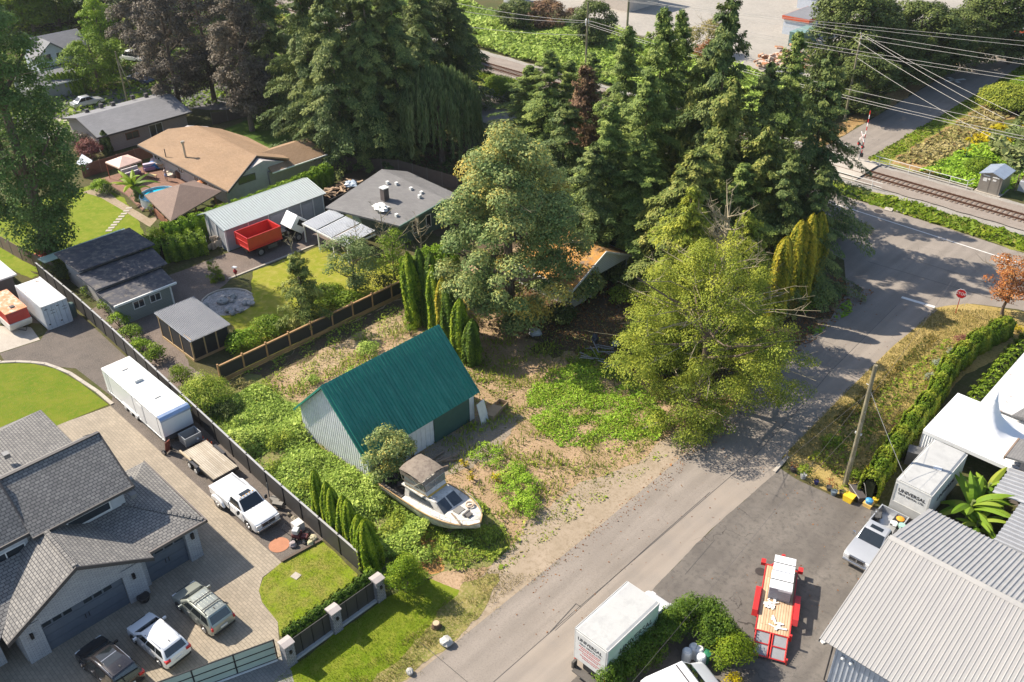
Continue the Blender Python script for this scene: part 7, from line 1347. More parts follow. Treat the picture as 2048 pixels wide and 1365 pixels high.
def broad(label,cat,x,y,h,R,zb,lm,n=70,pr=(.9,1.6),per=110,leaf=.28,shape='round',trunk=.3,name='tree',group=None,lean=(0,0),twigs=0,flat=.75,yel=0,scr=1,nl=7,jit=.55,dark=0):
    t=Thing(name,label,cat,(x,y,0),rnd.uniform(0,6.28) if lean==(0,0) else 0,group=group); C=[];rr=[];ti=[]
    def rad(q):
        if shape=='round': return math.sqrt(max(.02,1-(2*q-1)**2))**.85
        if shape=='dome': return max(.12,(1-q**2.2))**.6*(.75+.25*min(1,q*4))
        if shape=='col': return (min(1,q*5+.35))*(max(.04,1-q**3.5))**.6
        if shape=='tall': return (min(1,q*2.2+.45))*(max(.03,1-q**2.6))**.7
        if shape=='cone': return max(.05,1-q)**.8*min(1,q*6+.6)
    while len(C)<n:
        q=rnd.random(); rq=rad(q)
        if rnd.random()>rq: continue
        a=rnd.uniform(0,2*PI); f=math.sqrt(rnd.uniform(.2,1)); lob=1+.16*math.sin(a*3+q*5)+.10*math.sin(a*5-q*9); z=zb+(h-zb)*q
        p=rnd.uniform(*pr); d=max(0,R*rq*lob-p*.6)*f; C.append((d*math.cos(a)+lean[0]*q,d*math.sin(a)+lean[1]*q,z-(p*.3 if q>.8 else 0))); rr.append(p)
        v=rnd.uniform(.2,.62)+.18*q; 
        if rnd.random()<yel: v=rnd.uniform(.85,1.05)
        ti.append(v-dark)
    c,nn,tn=puffs(C,rr,per,leaf,flat=flat,tint=ti,jit=jit); k=len(c)
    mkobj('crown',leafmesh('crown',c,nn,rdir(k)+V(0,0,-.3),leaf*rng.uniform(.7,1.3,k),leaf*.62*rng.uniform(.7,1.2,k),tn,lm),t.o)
    limbs=[(h*rnd.uniform(.15,.6),*( R*.75*math.cos(a),R*.75*math.sin(a)),h*rnd.uniform(.12,.3),trunk*.4) for a in [2*PI*i/max(nl,1)+rnd.uniform(-.3,.3) for i in range(nl)]]
    t.part('trunk',trunkmb(h*.85,trunk,(lean[0]*.8,lean[1]*.8),limbs,seed=int(h*100)),M_bark)
    if twigs:
        tw=MB()
        for i in range(twigs):
            q=rnd.uniform(.35,1.0); a=rnd.uniform(0,2*PI); rq=R*rad(min(q,.97)); z=zb+(h-zb)*q; b=V(rq*.3*math.cos(a),rq*.3*math.sin(a),z*.9); e=b+V(math.cos(a)*rq*rnd.uniform(.6,1.15)*scr,math.sin(a)*rq*rnd.uniform(.6,1.15)*scr,rnd.uniform(.3,2.2)); m=(b+e)/2+V(rnd.uniform(-.4,.4),rnd.uniform(-.4,.4),rnd.uniform(0,.5)); tw.tube([b,m,e],[.05,.035,.012],4)
            for k in range(3): f=rnd.uniform(.4,.9); s=m+(e-m)*f; d=V(rnd.uniform(-1,1),rnd.uniform(-1,1),rnd.uniform(-.2,1))*.9; tw.tube([s,s+d],[.02,.008],3)
        t.part('twigs',tw,M_twig)
    return t
def conifer(label,x,y,h,R,lm,dens=1.0,zb=.06,droop=.25,name='conifer_tree',cat='conifer',group='tall conifers',leaf=.34,seed=None,gap=.0,trunk=.32,lean=(0,0),pw=.86):
    t=Thing(name,label,cat,(x,y,0),rnd.uniform(0,6.28),group=group); Cs=[];Ns=[];Ts=[];Ti=[]; z=h*zb; ph=[rnd.uniform(0,6.28) for _ in range(4)]
    while z<h-.3:
        q=z/h; nb=int(4+rnd.random()*4)
        for b in range(nb):
            if rnd.random()<gap: continue
            a=rnd.uniform(0,2*PI); side=1+.22*math.sin(a*2+ph[0]+q*6)+.16*math.sin(a*3-q*11+ph[1])+.14*math.sin(q*19+ph[2]+a)
            L=(R*(1-q)**pw*(1 if q>.2 else .7+q*1.5)*side+.2)*rnd.choice((.4,.65,.9,1.0,1.15,1.4)); k=int(max(9,(34+L*38)*dens)); f=rng.uniform(0,1,k)**.5; up=rnd.uniform(-.12,.25) if q<.7 else rnd.uniform(.25,.75); dr=droop*rnd.uniform(.5,1.6)
            wd=L*.2*(1-f)+.22+L*.06; lat=rng.uniform(-1,1,k)*wd; r=f*L; zz=z+r*up-dr*L*f**2+rng.normal(0,.11,k)-abs(lat)*.35
            ca,sa=math.cos(a),math.sin(a); Cs.append(np.stack([r*ca-lat*sa+lean[0]*q,r*sa+lat*ca+lean[1]*q,zz],1))
            nn=np.stack([ca*.75+rng.normal(0,.34,k),sa*.75+rng.normal(0,.34,k),.75+rng.normal(0,.28,k)],1); Ns.append(nn); sg=np.sign(lat)*.75
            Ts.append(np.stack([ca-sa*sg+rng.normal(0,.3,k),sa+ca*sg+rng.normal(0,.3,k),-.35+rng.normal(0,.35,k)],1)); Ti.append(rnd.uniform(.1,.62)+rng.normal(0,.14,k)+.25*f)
        z+=rnd.uniform(.22,.55)*(1 if q<.75 else .7)
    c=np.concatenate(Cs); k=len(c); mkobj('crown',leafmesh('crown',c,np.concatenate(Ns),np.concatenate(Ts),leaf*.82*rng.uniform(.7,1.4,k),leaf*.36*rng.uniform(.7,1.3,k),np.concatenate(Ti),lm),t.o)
    tm=MB().tube([(lean[0]*i/5,lean[1]*i/5,h*.98*i/5) for i in range(6)],[trunk*1.2]+[trunk*(1-.9*i/5) for i in range(1,6)],8); t.part('trunk',tm,M_bark); return t
def column(label,x,y,h,R,lm,n=5200,name='columnar_cedar',cat='cedar',group=None,leaf=.13,top=3.0,fins=7,tj=.16):
    """dense upright evergreen: flame outline with vertical fins"""
    t=Thing(name,label,cat,(x,y,0),rnd.uniform(0,6.28),group=group); q=rng.uniform(0,1,n)**.9; a=rng.uniform(0,2*PI,n); ph=rnd.uniform(0,6)
    rad=R*np.minimum(1,q*6+.6)*np.maximum(0,1-q**top)**.55*(1+.14*np.sin(a*fins+ph+q*2.5)+.08*np.sin(a*3+q*11+ph)); rad*=np.where(rng.random(n)<.75,rng.uniform(.86,1.05,n),rng.uniform(.4,.9,n))
    C=np.stack([rad*np.cos(a),rad*np.sin(a),q*h],1); N_=np.stack([np.cos(a),np.sin(a),.25+q*.5],1)+rdir(n)*.55; T_=np.stack([np.cos(a)*.35,np.sin(a)*.35,np.ones(n)],1)+rdir(n)*.3
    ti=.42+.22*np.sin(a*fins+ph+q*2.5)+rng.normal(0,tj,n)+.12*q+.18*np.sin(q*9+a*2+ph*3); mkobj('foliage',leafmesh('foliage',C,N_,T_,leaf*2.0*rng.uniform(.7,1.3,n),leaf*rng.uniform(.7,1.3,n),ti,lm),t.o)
    t.o.rotation_euler[0]=rnd.uniform(-.045,.045); t.o.rotation_euler[1]=rnd.uniform(-.045,.045); t.part('trunk',MB().cyl((0,0,0),(0,0,h*.9),.09,7,.02),M_bark); return t
def bush(label,x,y,R,h,lm,leaf=.16,per=170,name='shrub',cat='shrub',group=None,n=None,tj=.16,stretch=(1,1),rz=None,tint=None):
    t=Thing(name,label,cat,(x,y,0),rnd.uniform(0,6.28) if rz is None else rz,group=group); n=n or max(5,int(9*R*R+5)); C=[];rr=[]
    for i in range(n):
        a=rnd.uniform(0,2*PI); f=math.sqrt(rnd.random()); p=min(R,h)*rnd.uniform(.32,.5); C.append((max(0,R-p*.7)*f*math.cos(a)*stretch[0],max(0,R-p*.7)*f*math.sin(a)*stretch[1],max(p*.6,(h-p*.6)*(1-.55*f*f)*rnd.uniform(.55,1)))); rr.append(p)
    c,nn,tn=puffs(C,rr,per,leaf,tj=tj,tint=tint and [rnd.uniform(*tint) for _ in C]); c[:,2]=np.maximum(c[:,2],.03); k=len(c); mkobj('foliage',leafmesh('foliage',c,nn,rdir(k),leaf*rng.uniform(.7,1.4,k),leaf*.6*rng.uniform(.7,1.2,k),tn,lm),t.o)
    st=MB(); 
    for i in range(4): a=i*1.6; st.tube([(0,0,0),(R*.4*math.cos(a),R*.4*math.sin(a),h*.6)],[.05,.02],5)
    t.part('stems',st,M_bark); return t
def hedge(label,pts,wd,h,lm,leaf=.14,dens=420,name='hedge',cat='hedge',group=None,ragged=.12,tone=None,lob=1.1):
    """clipped or shaggy hedge following a line; leaves on a rounded box"""
    t=Thing(name,label,cat,(pts[0][0],pts[0][1],0),group=group,world=True); Cs=[];Ns=[];Ti=[]; o=V(pts[0][0],pts[0][1],0); s0=0
    for (x0,y0),(x1,y1) in zip(pts[:-1],pts[1:]):
        L=math.hypot(x1-x0,y1-y0); A=L*(2*h+wd); n=int(A*dens); s=rng.uniform(-.02,1.02,n); d=V((x1-x0)/L,(y1-y0)/L,0); nr=V(-d[1],d[0],0)
        th=rng.uniform(0,PI,n); k=2.6; cx_=np.sign(np.cos(th))*np.abs(np.cos(th))**(2/k); cz=np.abs(np.sin(th))**(2/k)
        side=rng.random(n)<(2*h/(2*h+wd))*.8; u=np.where(side,np.sign(rng.uniform(-1,1,n)),cx_); zz=np.where(side,rng.uniform(0,.93,n),cz)
        S=s*L+s0; bump=1+ragged*(np.sin(S*2*PI/lob+zz*2)*.6+np.sin(S*5.1+zz*5)*.4+rng.normal(0,.35,n)); hh=h*(1+ragged*.8*(np.sin(S*2*PI/lob+1)*.5+np.sin(S*3.7)*.4+rng.normal(0,.25,n)))
        Cs.append(V(x0,y0,0)-o+s[:,None]*L*d+nr*(u*wd/2*bump)[:,None]+V(0,0,1)*(zz*hh)[:,None]); Ns.append(nr*u[:,None]+V(0,0,1)*(zz*.8)[:,None]+rdir(n)*.6); Ti.append(.4+.2*np.sin(S*2*PI/lob+.5)+rng.normal(0,.16,n)); s0+=L
    c=np.concatenate(Cs); k=len(c); T_=rdir(k)*.7+V(0,0,.9); mkobj('foliage',leafmesh('foliage',c,np.concatenate(Ns),T_,leaf*1.4*rng.uniform(.7,1.3,k),leaf*.8*rng.uniform(.7,1.3,k),np.concatenate(Ti),lm),t.o)
    st=MB()
    for (x0,y0),(x1,y1) in zip(pts[:-1],pts[1:]):
        L=math.hypot(x1-x0,y1-y0)
        for i in range(max(2,int(L/.9))): f=(i+.5)/max(2,int(L/.9)); st.cyl((x0+(x1-x0)*f,y0+(y1-y0)*f,0),(x0+(x1-x0)*f,y0+(y1-y0)*f,h*.7),.05,5)
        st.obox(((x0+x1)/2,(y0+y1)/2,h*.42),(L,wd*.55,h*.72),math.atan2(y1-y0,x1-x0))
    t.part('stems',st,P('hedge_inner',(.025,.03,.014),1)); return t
def carpet(name,label,cat,poly,dens,leaf,lm,hmax=.25,patch=(.5,.35),thr=-2,up=1.0,seed=1,blade=False):
    x,y=sample(poly,dens); p=patchy(x,y,patch[0],seed); k=p+rng.normal(0,.28,len(p))>thr; x,y,p=x[k],y[k],p[k]; n=len(x); hh=np.clip((p+.9)*.5,.1,1.3)*hmax*rng.uniform(.5,1.1,n); edge=1
    C=np.stack([x,y,hh*(1 if not blade else .5)+.02],1)
    if blade: N_=rdir(n)*np.array([1,1,.25]); T_=V(0,0,1)+rdir(n)*.5; L=np.maximum(.05,leaf*rng.uniform(.6,1.3,n)); wd=L*.16; C[:,2]=L*.4
    else: N_=V(0,0,up)+rdir(n)*.75; T_=rdir(n); L=leaf*np.exp(rng.normal(-.15,.42,n)); wd=L*rng.uniform(.35,.85,n)
    o=bpy.data.objects.new(name,leafmesh(name,C,N_,T_,L,wd,.42+.22*p+rng.normal(0,.17,n),lm)); COL.objects.link(o); setp(o,label,cat,None,'stuff'); return o
# ---- large single trees ----
mx,my=W2(1005,650)
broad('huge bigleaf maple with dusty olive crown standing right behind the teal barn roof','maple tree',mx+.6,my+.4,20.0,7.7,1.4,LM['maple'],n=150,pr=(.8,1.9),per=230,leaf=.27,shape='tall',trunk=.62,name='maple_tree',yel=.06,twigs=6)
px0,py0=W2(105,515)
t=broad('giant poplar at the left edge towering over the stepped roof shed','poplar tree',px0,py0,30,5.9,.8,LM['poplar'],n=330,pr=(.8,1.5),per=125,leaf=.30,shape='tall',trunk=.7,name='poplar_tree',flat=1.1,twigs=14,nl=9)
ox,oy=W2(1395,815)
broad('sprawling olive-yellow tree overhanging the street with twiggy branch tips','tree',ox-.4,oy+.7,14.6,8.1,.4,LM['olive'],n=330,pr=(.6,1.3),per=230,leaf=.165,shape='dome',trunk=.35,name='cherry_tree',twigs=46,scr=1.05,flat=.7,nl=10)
ox2,oy2=W2(1500,700)
broad('bushy olive tree merging with the sprawling one nearer the street','tree',ox2-2.6,oy2-.5,11.0,4.8,.5,LM['olive'],n=105,pr=(.55,1.15),per=230,leaf=.16,shape='dome',trunk=.22,name='cherry_tree',twigs=25)
broad('lower olive shrub-like tree at the corner of the street and the weedy lot','tree',*W2(1380,850),5.2,3.4,.3,LM['olive'],n=50,pr=(.5,1.0),per=170,leaf=.19,shape='dome',trunk=.15,name='cherry_tree',twigs=14)
# bare grey twig crown above the olive tree
def baretree(label,x,y,h,R,n=26,r=.12,m=M_twig,group=None,zf=(.3,.85)):
    t=Thing('bare_tree',label,'bare tree',(x,y,0),group=group); mb=MB(); mb.tube([(0,0,0),(.15,.1,h*.5),(0,0,h*.97)],[r,r*.7,.02],6)
    for i in range(n):
        z=h*rnd.uniform(*zf); a=rnd.uniform(0,2*PI); L=R*rnd.uniform(.5,1)*(1.15-z/h*.6); e=V(L*math.cos(a),L*math.sin(a),z+L*rnd.uniform(.5,1.1)); b=V(0,0,z); md=(b+e)/2+V(0,0,-.1*L); mb.tube([b,md,e],[r*.45,r*.28,.012],4)
        for k in range(5): f=rnd.uniform(.3,.95); s=md+(e-md)*f; mb.tube([s,s+V(rnd.uniform(-1,1),rnd.uniform(-1,1),rnd.uniform(0,1.2))*.3*L],[r*.16,.008],3)
    t.part('branches',mb,m); return t
baretree('bare branching dead treetop rising from the olive tree',*tt(1462,395,16),16,4.2,34,.16,zf=(.55,.9))
baretree('leafless slender tree in front of the charcoal roofed house',*tt(757,395,8.5),8.0,1.9,22,.10,group='leafless slender trees in the neighbour yard'); baretree('short leafless tree left of the charcoal roof patio panels',*tt(706,430,6.5),6.2,1.4,16,.07,group='leafless slender trees in the neighbour yard')
baretree('leafless tree tip rising out of the brown conifer near the red truck',*tt(575,455,8.6),8.4,1.2,16,.09,group='leafless slender trees in the neighbour yard',zf=(.5,.9)); baretree('leafless dark branched tree under the green gable windows',*tt(835,425,6.2),6.0,2.0,18,.07,group='leafless slender trees in the neighbour yard')
# ---- dark purple-brown trees, upper left ----
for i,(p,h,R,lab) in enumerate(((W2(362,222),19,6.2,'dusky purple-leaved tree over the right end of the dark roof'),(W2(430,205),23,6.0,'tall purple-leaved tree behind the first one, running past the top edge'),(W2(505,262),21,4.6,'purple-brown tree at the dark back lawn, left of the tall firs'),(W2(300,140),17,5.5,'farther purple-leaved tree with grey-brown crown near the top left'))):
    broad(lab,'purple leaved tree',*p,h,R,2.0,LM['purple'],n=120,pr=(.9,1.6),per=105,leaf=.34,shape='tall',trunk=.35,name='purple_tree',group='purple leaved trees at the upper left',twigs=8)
# ---- firs: templates then copies ----
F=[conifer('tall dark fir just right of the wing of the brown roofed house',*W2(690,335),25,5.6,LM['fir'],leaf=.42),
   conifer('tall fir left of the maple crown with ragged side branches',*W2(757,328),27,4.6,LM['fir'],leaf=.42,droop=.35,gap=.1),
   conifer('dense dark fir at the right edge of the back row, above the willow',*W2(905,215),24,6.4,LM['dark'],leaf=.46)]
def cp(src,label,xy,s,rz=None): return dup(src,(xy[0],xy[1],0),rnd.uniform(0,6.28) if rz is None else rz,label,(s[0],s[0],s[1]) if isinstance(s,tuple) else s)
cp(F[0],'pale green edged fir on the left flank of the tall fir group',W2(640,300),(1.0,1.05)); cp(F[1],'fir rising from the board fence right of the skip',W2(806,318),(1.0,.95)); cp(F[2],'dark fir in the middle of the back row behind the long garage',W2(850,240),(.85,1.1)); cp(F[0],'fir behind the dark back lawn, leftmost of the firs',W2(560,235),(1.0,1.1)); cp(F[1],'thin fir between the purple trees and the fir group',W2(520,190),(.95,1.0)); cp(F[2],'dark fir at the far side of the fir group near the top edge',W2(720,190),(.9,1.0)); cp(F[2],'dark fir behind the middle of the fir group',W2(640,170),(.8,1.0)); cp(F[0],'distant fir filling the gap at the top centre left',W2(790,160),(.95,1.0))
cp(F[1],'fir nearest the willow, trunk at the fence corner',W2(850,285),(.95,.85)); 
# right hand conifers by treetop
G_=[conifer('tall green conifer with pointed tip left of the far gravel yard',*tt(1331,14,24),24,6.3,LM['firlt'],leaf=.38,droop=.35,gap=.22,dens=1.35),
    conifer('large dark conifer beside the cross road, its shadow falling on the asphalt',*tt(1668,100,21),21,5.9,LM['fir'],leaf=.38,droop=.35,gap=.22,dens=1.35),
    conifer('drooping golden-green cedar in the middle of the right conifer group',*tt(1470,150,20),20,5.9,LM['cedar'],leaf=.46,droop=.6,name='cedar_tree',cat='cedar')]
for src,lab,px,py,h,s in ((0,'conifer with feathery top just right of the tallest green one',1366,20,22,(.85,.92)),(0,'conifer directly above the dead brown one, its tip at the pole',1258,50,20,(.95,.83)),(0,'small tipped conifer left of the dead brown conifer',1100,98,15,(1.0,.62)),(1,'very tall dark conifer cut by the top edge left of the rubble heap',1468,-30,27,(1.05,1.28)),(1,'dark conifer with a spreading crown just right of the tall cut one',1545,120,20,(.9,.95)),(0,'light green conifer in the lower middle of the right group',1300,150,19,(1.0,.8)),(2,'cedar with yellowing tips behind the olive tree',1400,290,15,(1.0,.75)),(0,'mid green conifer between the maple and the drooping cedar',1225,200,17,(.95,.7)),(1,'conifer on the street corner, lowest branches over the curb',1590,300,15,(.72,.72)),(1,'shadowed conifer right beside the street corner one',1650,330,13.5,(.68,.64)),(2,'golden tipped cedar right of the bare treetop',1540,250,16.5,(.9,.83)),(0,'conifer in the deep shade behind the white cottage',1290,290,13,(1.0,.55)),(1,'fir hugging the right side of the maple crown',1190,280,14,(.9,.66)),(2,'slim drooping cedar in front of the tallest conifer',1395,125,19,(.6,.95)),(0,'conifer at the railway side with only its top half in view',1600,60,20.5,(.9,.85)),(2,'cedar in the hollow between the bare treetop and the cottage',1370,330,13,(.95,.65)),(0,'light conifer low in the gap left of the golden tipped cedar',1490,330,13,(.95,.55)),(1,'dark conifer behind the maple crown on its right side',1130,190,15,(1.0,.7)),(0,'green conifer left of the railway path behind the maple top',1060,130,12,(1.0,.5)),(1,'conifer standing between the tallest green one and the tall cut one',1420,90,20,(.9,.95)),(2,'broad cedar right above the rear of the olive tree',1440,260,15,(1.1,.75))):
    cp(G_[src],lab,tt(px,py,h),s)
b=conifer('dead brown-purple conifer between the maple and the green conifers',*tt(1175,128,17),17,4.0,LM['brownred'],leaf=.36,group=None,name='dead_conifer')
conifer('light green young cedar behind the bare treetop and olive tree',*tt(1385,372,16),16,5.6,LM['olive'],leaf=.34,droop=.5,name='cedar_tree',cat='cedar',group=None)
# ---- willow ----
wx,wy=W2(885,325); t=Thing('willow_tree','weeping willow with hanging grey-green strands between the firs and the maple','willow',(wx,wy,0)); n=420; Cs=[];Ti=[]
for i in range(n):
    a=rnd.uniform(0,2*PI); r=5.4*math.sqrt(rnd.random()); zt=12.5-(r/5.4)**2*3.6+rnd.uniform(-.5,.5); L=rnd.uniform(2.5,8.0)*(.5+.5*r/5.4); k=int(L*9); f=rng.uniform(0,1,k); Cs.append(np.stack([r*math.cos(a)*(1+.06*f)+rng.normal(0,.1,k),r*math.sin(a)*(1+.06*f)+rng.normal(0,.1,k),np.maximum(.3,zt-f*L)],1)); Ti.append(np.full(k,rnd.uniform(.15,.8))+rng.normal(0,.1,k))
c=np.concatenate(Cs); k=len(c); mkobj('crown',leafmesh('crown',c,rdir(k)*np.array([1,1,.2])+c*np.array([.15,.15,0]),V(0,0,-1)+rdir(k)*.15,.75*rng.uniform(.6,1.3,k),.13,np.concatenate(Ti),LM['willow']),t.o); t.part('trunk',trunkmb(10,.35,limbs=[(4,3*math.cos(a),3*math.sin(a),6,.14) for a in (0,1.3,2.6,3.9,5.2)],seed=3),M_bark)
# ---- golden ivy-clad columns by the street ----
for i,(x,y,h,R,lab) in enumerate(((-34.1,70.4,8.8,.95,'shortest golden ivy-clad column left of the group by the street'),(-34.3,72.6,9.6,1.0,'golden ivy-clad column second from left by the street'),(-33.6,74.2,9.9,.95,'tall golden ivy-clad column second from right by the street'),(-33.9,76.6,9.2,1.0,'rightmost tall golden ivy-clad column against the dark conifer'))):
    column(lab,x,y,h,R,LM['gold'],n=6500,leaf=.17,name='ivy_column',cat='ivy-clad tree',group='golden ivy-clad columns by the street',top=5,fins=5,tj=.24)
# ---- cedar columns beside the maple ----
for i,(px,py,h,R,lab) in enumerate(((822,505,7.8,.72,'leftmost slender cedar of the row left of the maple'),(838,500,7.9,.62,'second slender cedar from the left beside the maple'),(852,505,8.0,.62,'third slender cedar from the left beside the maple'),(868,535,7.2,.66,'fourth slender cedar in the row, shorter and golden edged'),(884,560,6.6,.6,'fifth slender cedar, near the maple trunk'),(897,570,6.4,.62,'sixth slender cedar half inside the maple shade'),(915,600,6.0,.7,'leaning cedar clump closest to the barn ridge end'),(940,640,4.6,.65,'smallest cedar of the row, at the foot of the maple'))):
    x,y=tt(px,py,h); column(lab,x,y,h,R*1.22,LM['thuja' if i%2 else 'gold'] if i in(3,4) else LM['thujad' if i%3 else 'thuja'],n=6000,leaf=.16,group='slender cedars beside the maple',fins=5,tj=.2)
hedge('shaggy bright hedge top arching left of the maple behind the slender cedars',[W2(815,520,5.5),W2(900,475,6)],2.4,5.2,LM['bright'],leaf=.2,dens=140,ragged=.2)
# rounded golden brown shrub by them
bush('yellow-brown bush between the slender cedars and the maple',*tt(870,530,5.5),1.6,5.0,LM['mix'],leaf=.24,per=130)
# ---- thujas by the black fence ----
TH=[]
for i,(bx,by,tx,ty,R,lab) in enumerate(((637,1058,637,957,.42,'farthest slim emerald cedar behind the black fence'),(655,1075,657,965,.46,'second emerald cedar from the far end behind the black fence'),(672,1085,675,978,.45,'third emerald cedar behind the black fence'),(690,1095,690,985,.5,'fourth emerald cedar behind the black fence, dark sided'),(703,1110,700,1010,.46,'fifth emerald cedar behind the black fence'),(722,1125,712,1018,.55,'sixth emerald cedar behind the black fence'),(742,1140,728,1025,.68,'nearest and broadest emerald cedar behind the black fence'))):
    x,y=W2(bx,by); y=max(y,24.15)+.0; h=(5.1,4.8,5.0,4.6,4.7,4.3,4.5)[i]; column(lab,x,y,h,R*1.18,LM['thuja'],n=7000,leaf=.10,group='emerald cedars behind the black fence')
bush('broad rounded cedar at the end of the front fence, next to the stone pillar',-33.9,24.3,1.35,3.7,LM['thuja'],leaf=.12,per=430,n=42,name='round_cedar',cat='cedar')
hedge('low clipped hedge along the inside of the front fence',[(-35.45,16.4),(-35.45,22.9)],.85,1.85,LM['thujad'],leaf=.10,dens=900,ragged=.12,lob=.6)
bush('leafy bright shrub where the front hedge meets the black fence',-36.0,23.2,.8,1.9,LM['bright'],leaf=.12,per=420)
# ---- cedar hedge in the yard (bottom centre) ----
k=0
hl=[(p_,r_,h_*.9) for p_,r_,h_ in [((1218,1350),.85,2.9),((1240,1335),.9,3.0),((1262,1318),.9,3.1),((1282,1300),.9,3.0),((1300,1283),.9,3.1),((1318,1266),.95,3.2),((1336,1250),.95,3.1),((1356,1235),.95,3.3),((1378,1225),1.0,3.3),((1400,1228),1.0,3.4),((1422,1240),1.0,3.3),((1440,1262),1.0,3.1)]]
ordn=['first','second','third','fourth','fifth','sixth','seventh','eighth','ninth','tenth','eleventh','twelfth']
for i,((px,py),R,h) in enumerate(hl):
    x,y=W2(px,py+30); bush('%s shaggy cedar of the yard hedge counted from the box truck rear'%ordn[i],x,y,R*1.22,h*1.02,LM['thujad'],leaf=.13,per=420,n=30,name='shaggy_cedar',cat='cedar',group='shaggy cedars of the yard hedge beside the box truck')
bush('round yellow-green cedar at the right end of the yard hedge near the red trailer ramps',*W2(1462,1330),1.5,3.1,LM['lime'],leaf=.13,per=420,n=26); bush('mid green rounded cedar just left of the yellow-green one',*W2(1425,1290),1.4,3.1,LM['thujad'],leaf=.13,per=420,n=28)
bush('small golden shrub at the bottom edge by the white van',*W2(1468,1372),.8,1.0,LM['yel'],leaf=.13,per=420); bush('small plain green shrub beside the white drums',*W2(1440,1335),.6,.8,LM['mid'],leaf=.12,per=400)
# ---- long hedge right of the verge ----
hp=[(-16.3,53.4),(-16.9,58),(-17.3,63),(-17.6,68),(-18.4,72.5),(-18.2,78),(-17.2,83)]
hedge('long bright cedar hedge between the dry verge and the marquee',hp,1.25,1.95,LM['hedge'],leaf=.14,dens=430,ragged=.2,lob=3.1)
hedge('low leafy growth between the bright hedge and the rusty roof',[(-15.0,67.5),(-15.2,73),(-15.4,79),(-15.3,84)],1.1,.55,LM['mid'],leaf=.2,dens=110,ragged=.5)
R=random.Random(31)
for i,(px,py,r,h,lm,lab) in enumerate(((1868,788,.9,1.1,'redbush','dark red spiky shrub against the long bright hedge'),(1925,690,1.0,1.0,'redbush','purple-brown low shrub at the far top end of the hedge'),(1850,815,.6,.8,'silver','silvery mound left of the dark red shrub'),(1862,760,.7,.7,'silver','silvery mound just beyond the dark red shrub'),(1880,735,.8,.8,'silver','pale silver bush by the wide part of the hedge'),(1905,710,.8,.7,'silver','silver ground shrub near the top of the hedge bed'),(1925,705,.9,.8,'gold','orange-gold shrub at the top of the hedge bed'),(1945,700,1.0,.9,'lime','lime flower clump at the top of the hedge bed'),(2035,665,.8,.8,'yel','yellow flowers at the right edge beyond the hedge end'),(1750,955,.9,1.2,'yel','bright yellow flowering bush at the near end of the hedge'),(1735,975,.6,.7,'lime','small yellow-green bush beside the pole-side trough'),(1818,845,.6,.9,'yel','small yellow tuft midway along the hedge bed'),(1800,860,.7,.7,'redbush','reddish brown clump midway along the hedge bed'),(1796,880,.5,.6,'rust','rusty tuft midway along the hedge bed'),(1792,905,.6,.6,'orange','orange flower ball near the hedge, close to the pole'),(1808,835,.7,.6,'mix','mixed low plants between pole and dark red shrub'),(1782,920,.7,.6,'silver','silvery plants nearest the pole on the hedge bed'),(1770,940,.7,.6,'silver','silvery ground plants right above the yellow bush'),(1700,960,.9,.9,'mid','green bramble clump in the ditch beside the pole'),(1660,890,1.0,.9,'mid','green shrub in the shaded ditch left of the pole'))):
    bush(lab,*W2(px,py),r,h,LM[lm],leaf=.13,per=300,group='garden shrubs along the long hedge')
broad('rust-orange leaved tree cut by the right edge near the stop sign','tree',*tt(2040,520,6.0),6.4,2.6,1.6,LM['orange'],n=60,pr=(.5,1.0),per=150,leaf=.2,shape='round',trunk=.16,name='autumn_tree',twigs=10,flat=.5)
# ---- bananas ----
def banana(label,x,y,s,n=15,lm=None,seed=0,name='banana_plant'):
    t=Thing(name,label,'banana plant',(x,y,0)); R=random.Random(seed)
    for i in range(n):
        a=2*PI*i/n*2.4+R.uniform(-.3,.3); L=s*R.uniform(.75,1.15); up=R.uniform(.35,1.5); z0=s*R.uniform(.35,.7); vs=[];fs=[]; K=9; wmax=s*.10
        for k in range(K+1):
            f=k/K; r=L*(f*.95)*math.cos(min(1.45,up*(1-f*.6))); z=z0+L*(math.sin(up)*f-.62*f*f*(1.4-up*.5)); w_=wmax*(math.sin(PI*min(1,f*.93+.07))**.55)*(0.15 if k==0 else 1); c=V(r*math.cos(a),r*math.sin(a),z); nr=V(-math.sin(a),math.cos(a),0)
            vs+=[c-nr*w_+V(0,0,-w_*.35),c+V(0,0,0.03),c+nr*w_+V(0,0,-w_*.35)]
        for k in range(K):
            for j in range(2): q=k*3+j; fs.append((q,q+1,q+4,q+3))
        me=bpy.data.meshes.new('leaf'); me.from_pydata([tuple(p) for p in vs],[],fs); at=me.attributes.new('tint','FLOAT','FACE'); tv=R.uniform(.1,.9); at.data.foreach_set('value',[min(1,max(0,tv+(.1 if q%2 else -.1))) for q in range(len(fs))]); me.materials.append(lm or LM['banana']); me.update(); mkobj('leaf',me,t.o)
    t.part('stem',MB().tube([(0,0,0),(.03,0,s*.8)],[s*.07,s*.045],8).tube([(.3,.2,0),(.35,.2,s*.6)],[s*.06,s*.035],8),P('stem_green',(.16,.2,.06),.7)); return t
banana('large banana plant with bright green leaves between the box truck and the silver roofs',*W2(1930,1050),2.9,22,seed=1); banana('second banana clump nearer the warehouse roof, lower leaves spreading',*W2(1945,1075),2.1,16,seed=2); banana('third banana clump reaching up beside the annex eave',*W2(1965,1010),2.6,14,seed=5)
banana('dark green banana plant in front of the round pool',*W2(275,405),3.3,13,LM['mid'],seed=3); bush('tangled shrub below the pool banana plant',*W2(280,408),1.0,1.9,LM['willow'],leaf=.2,per=150)
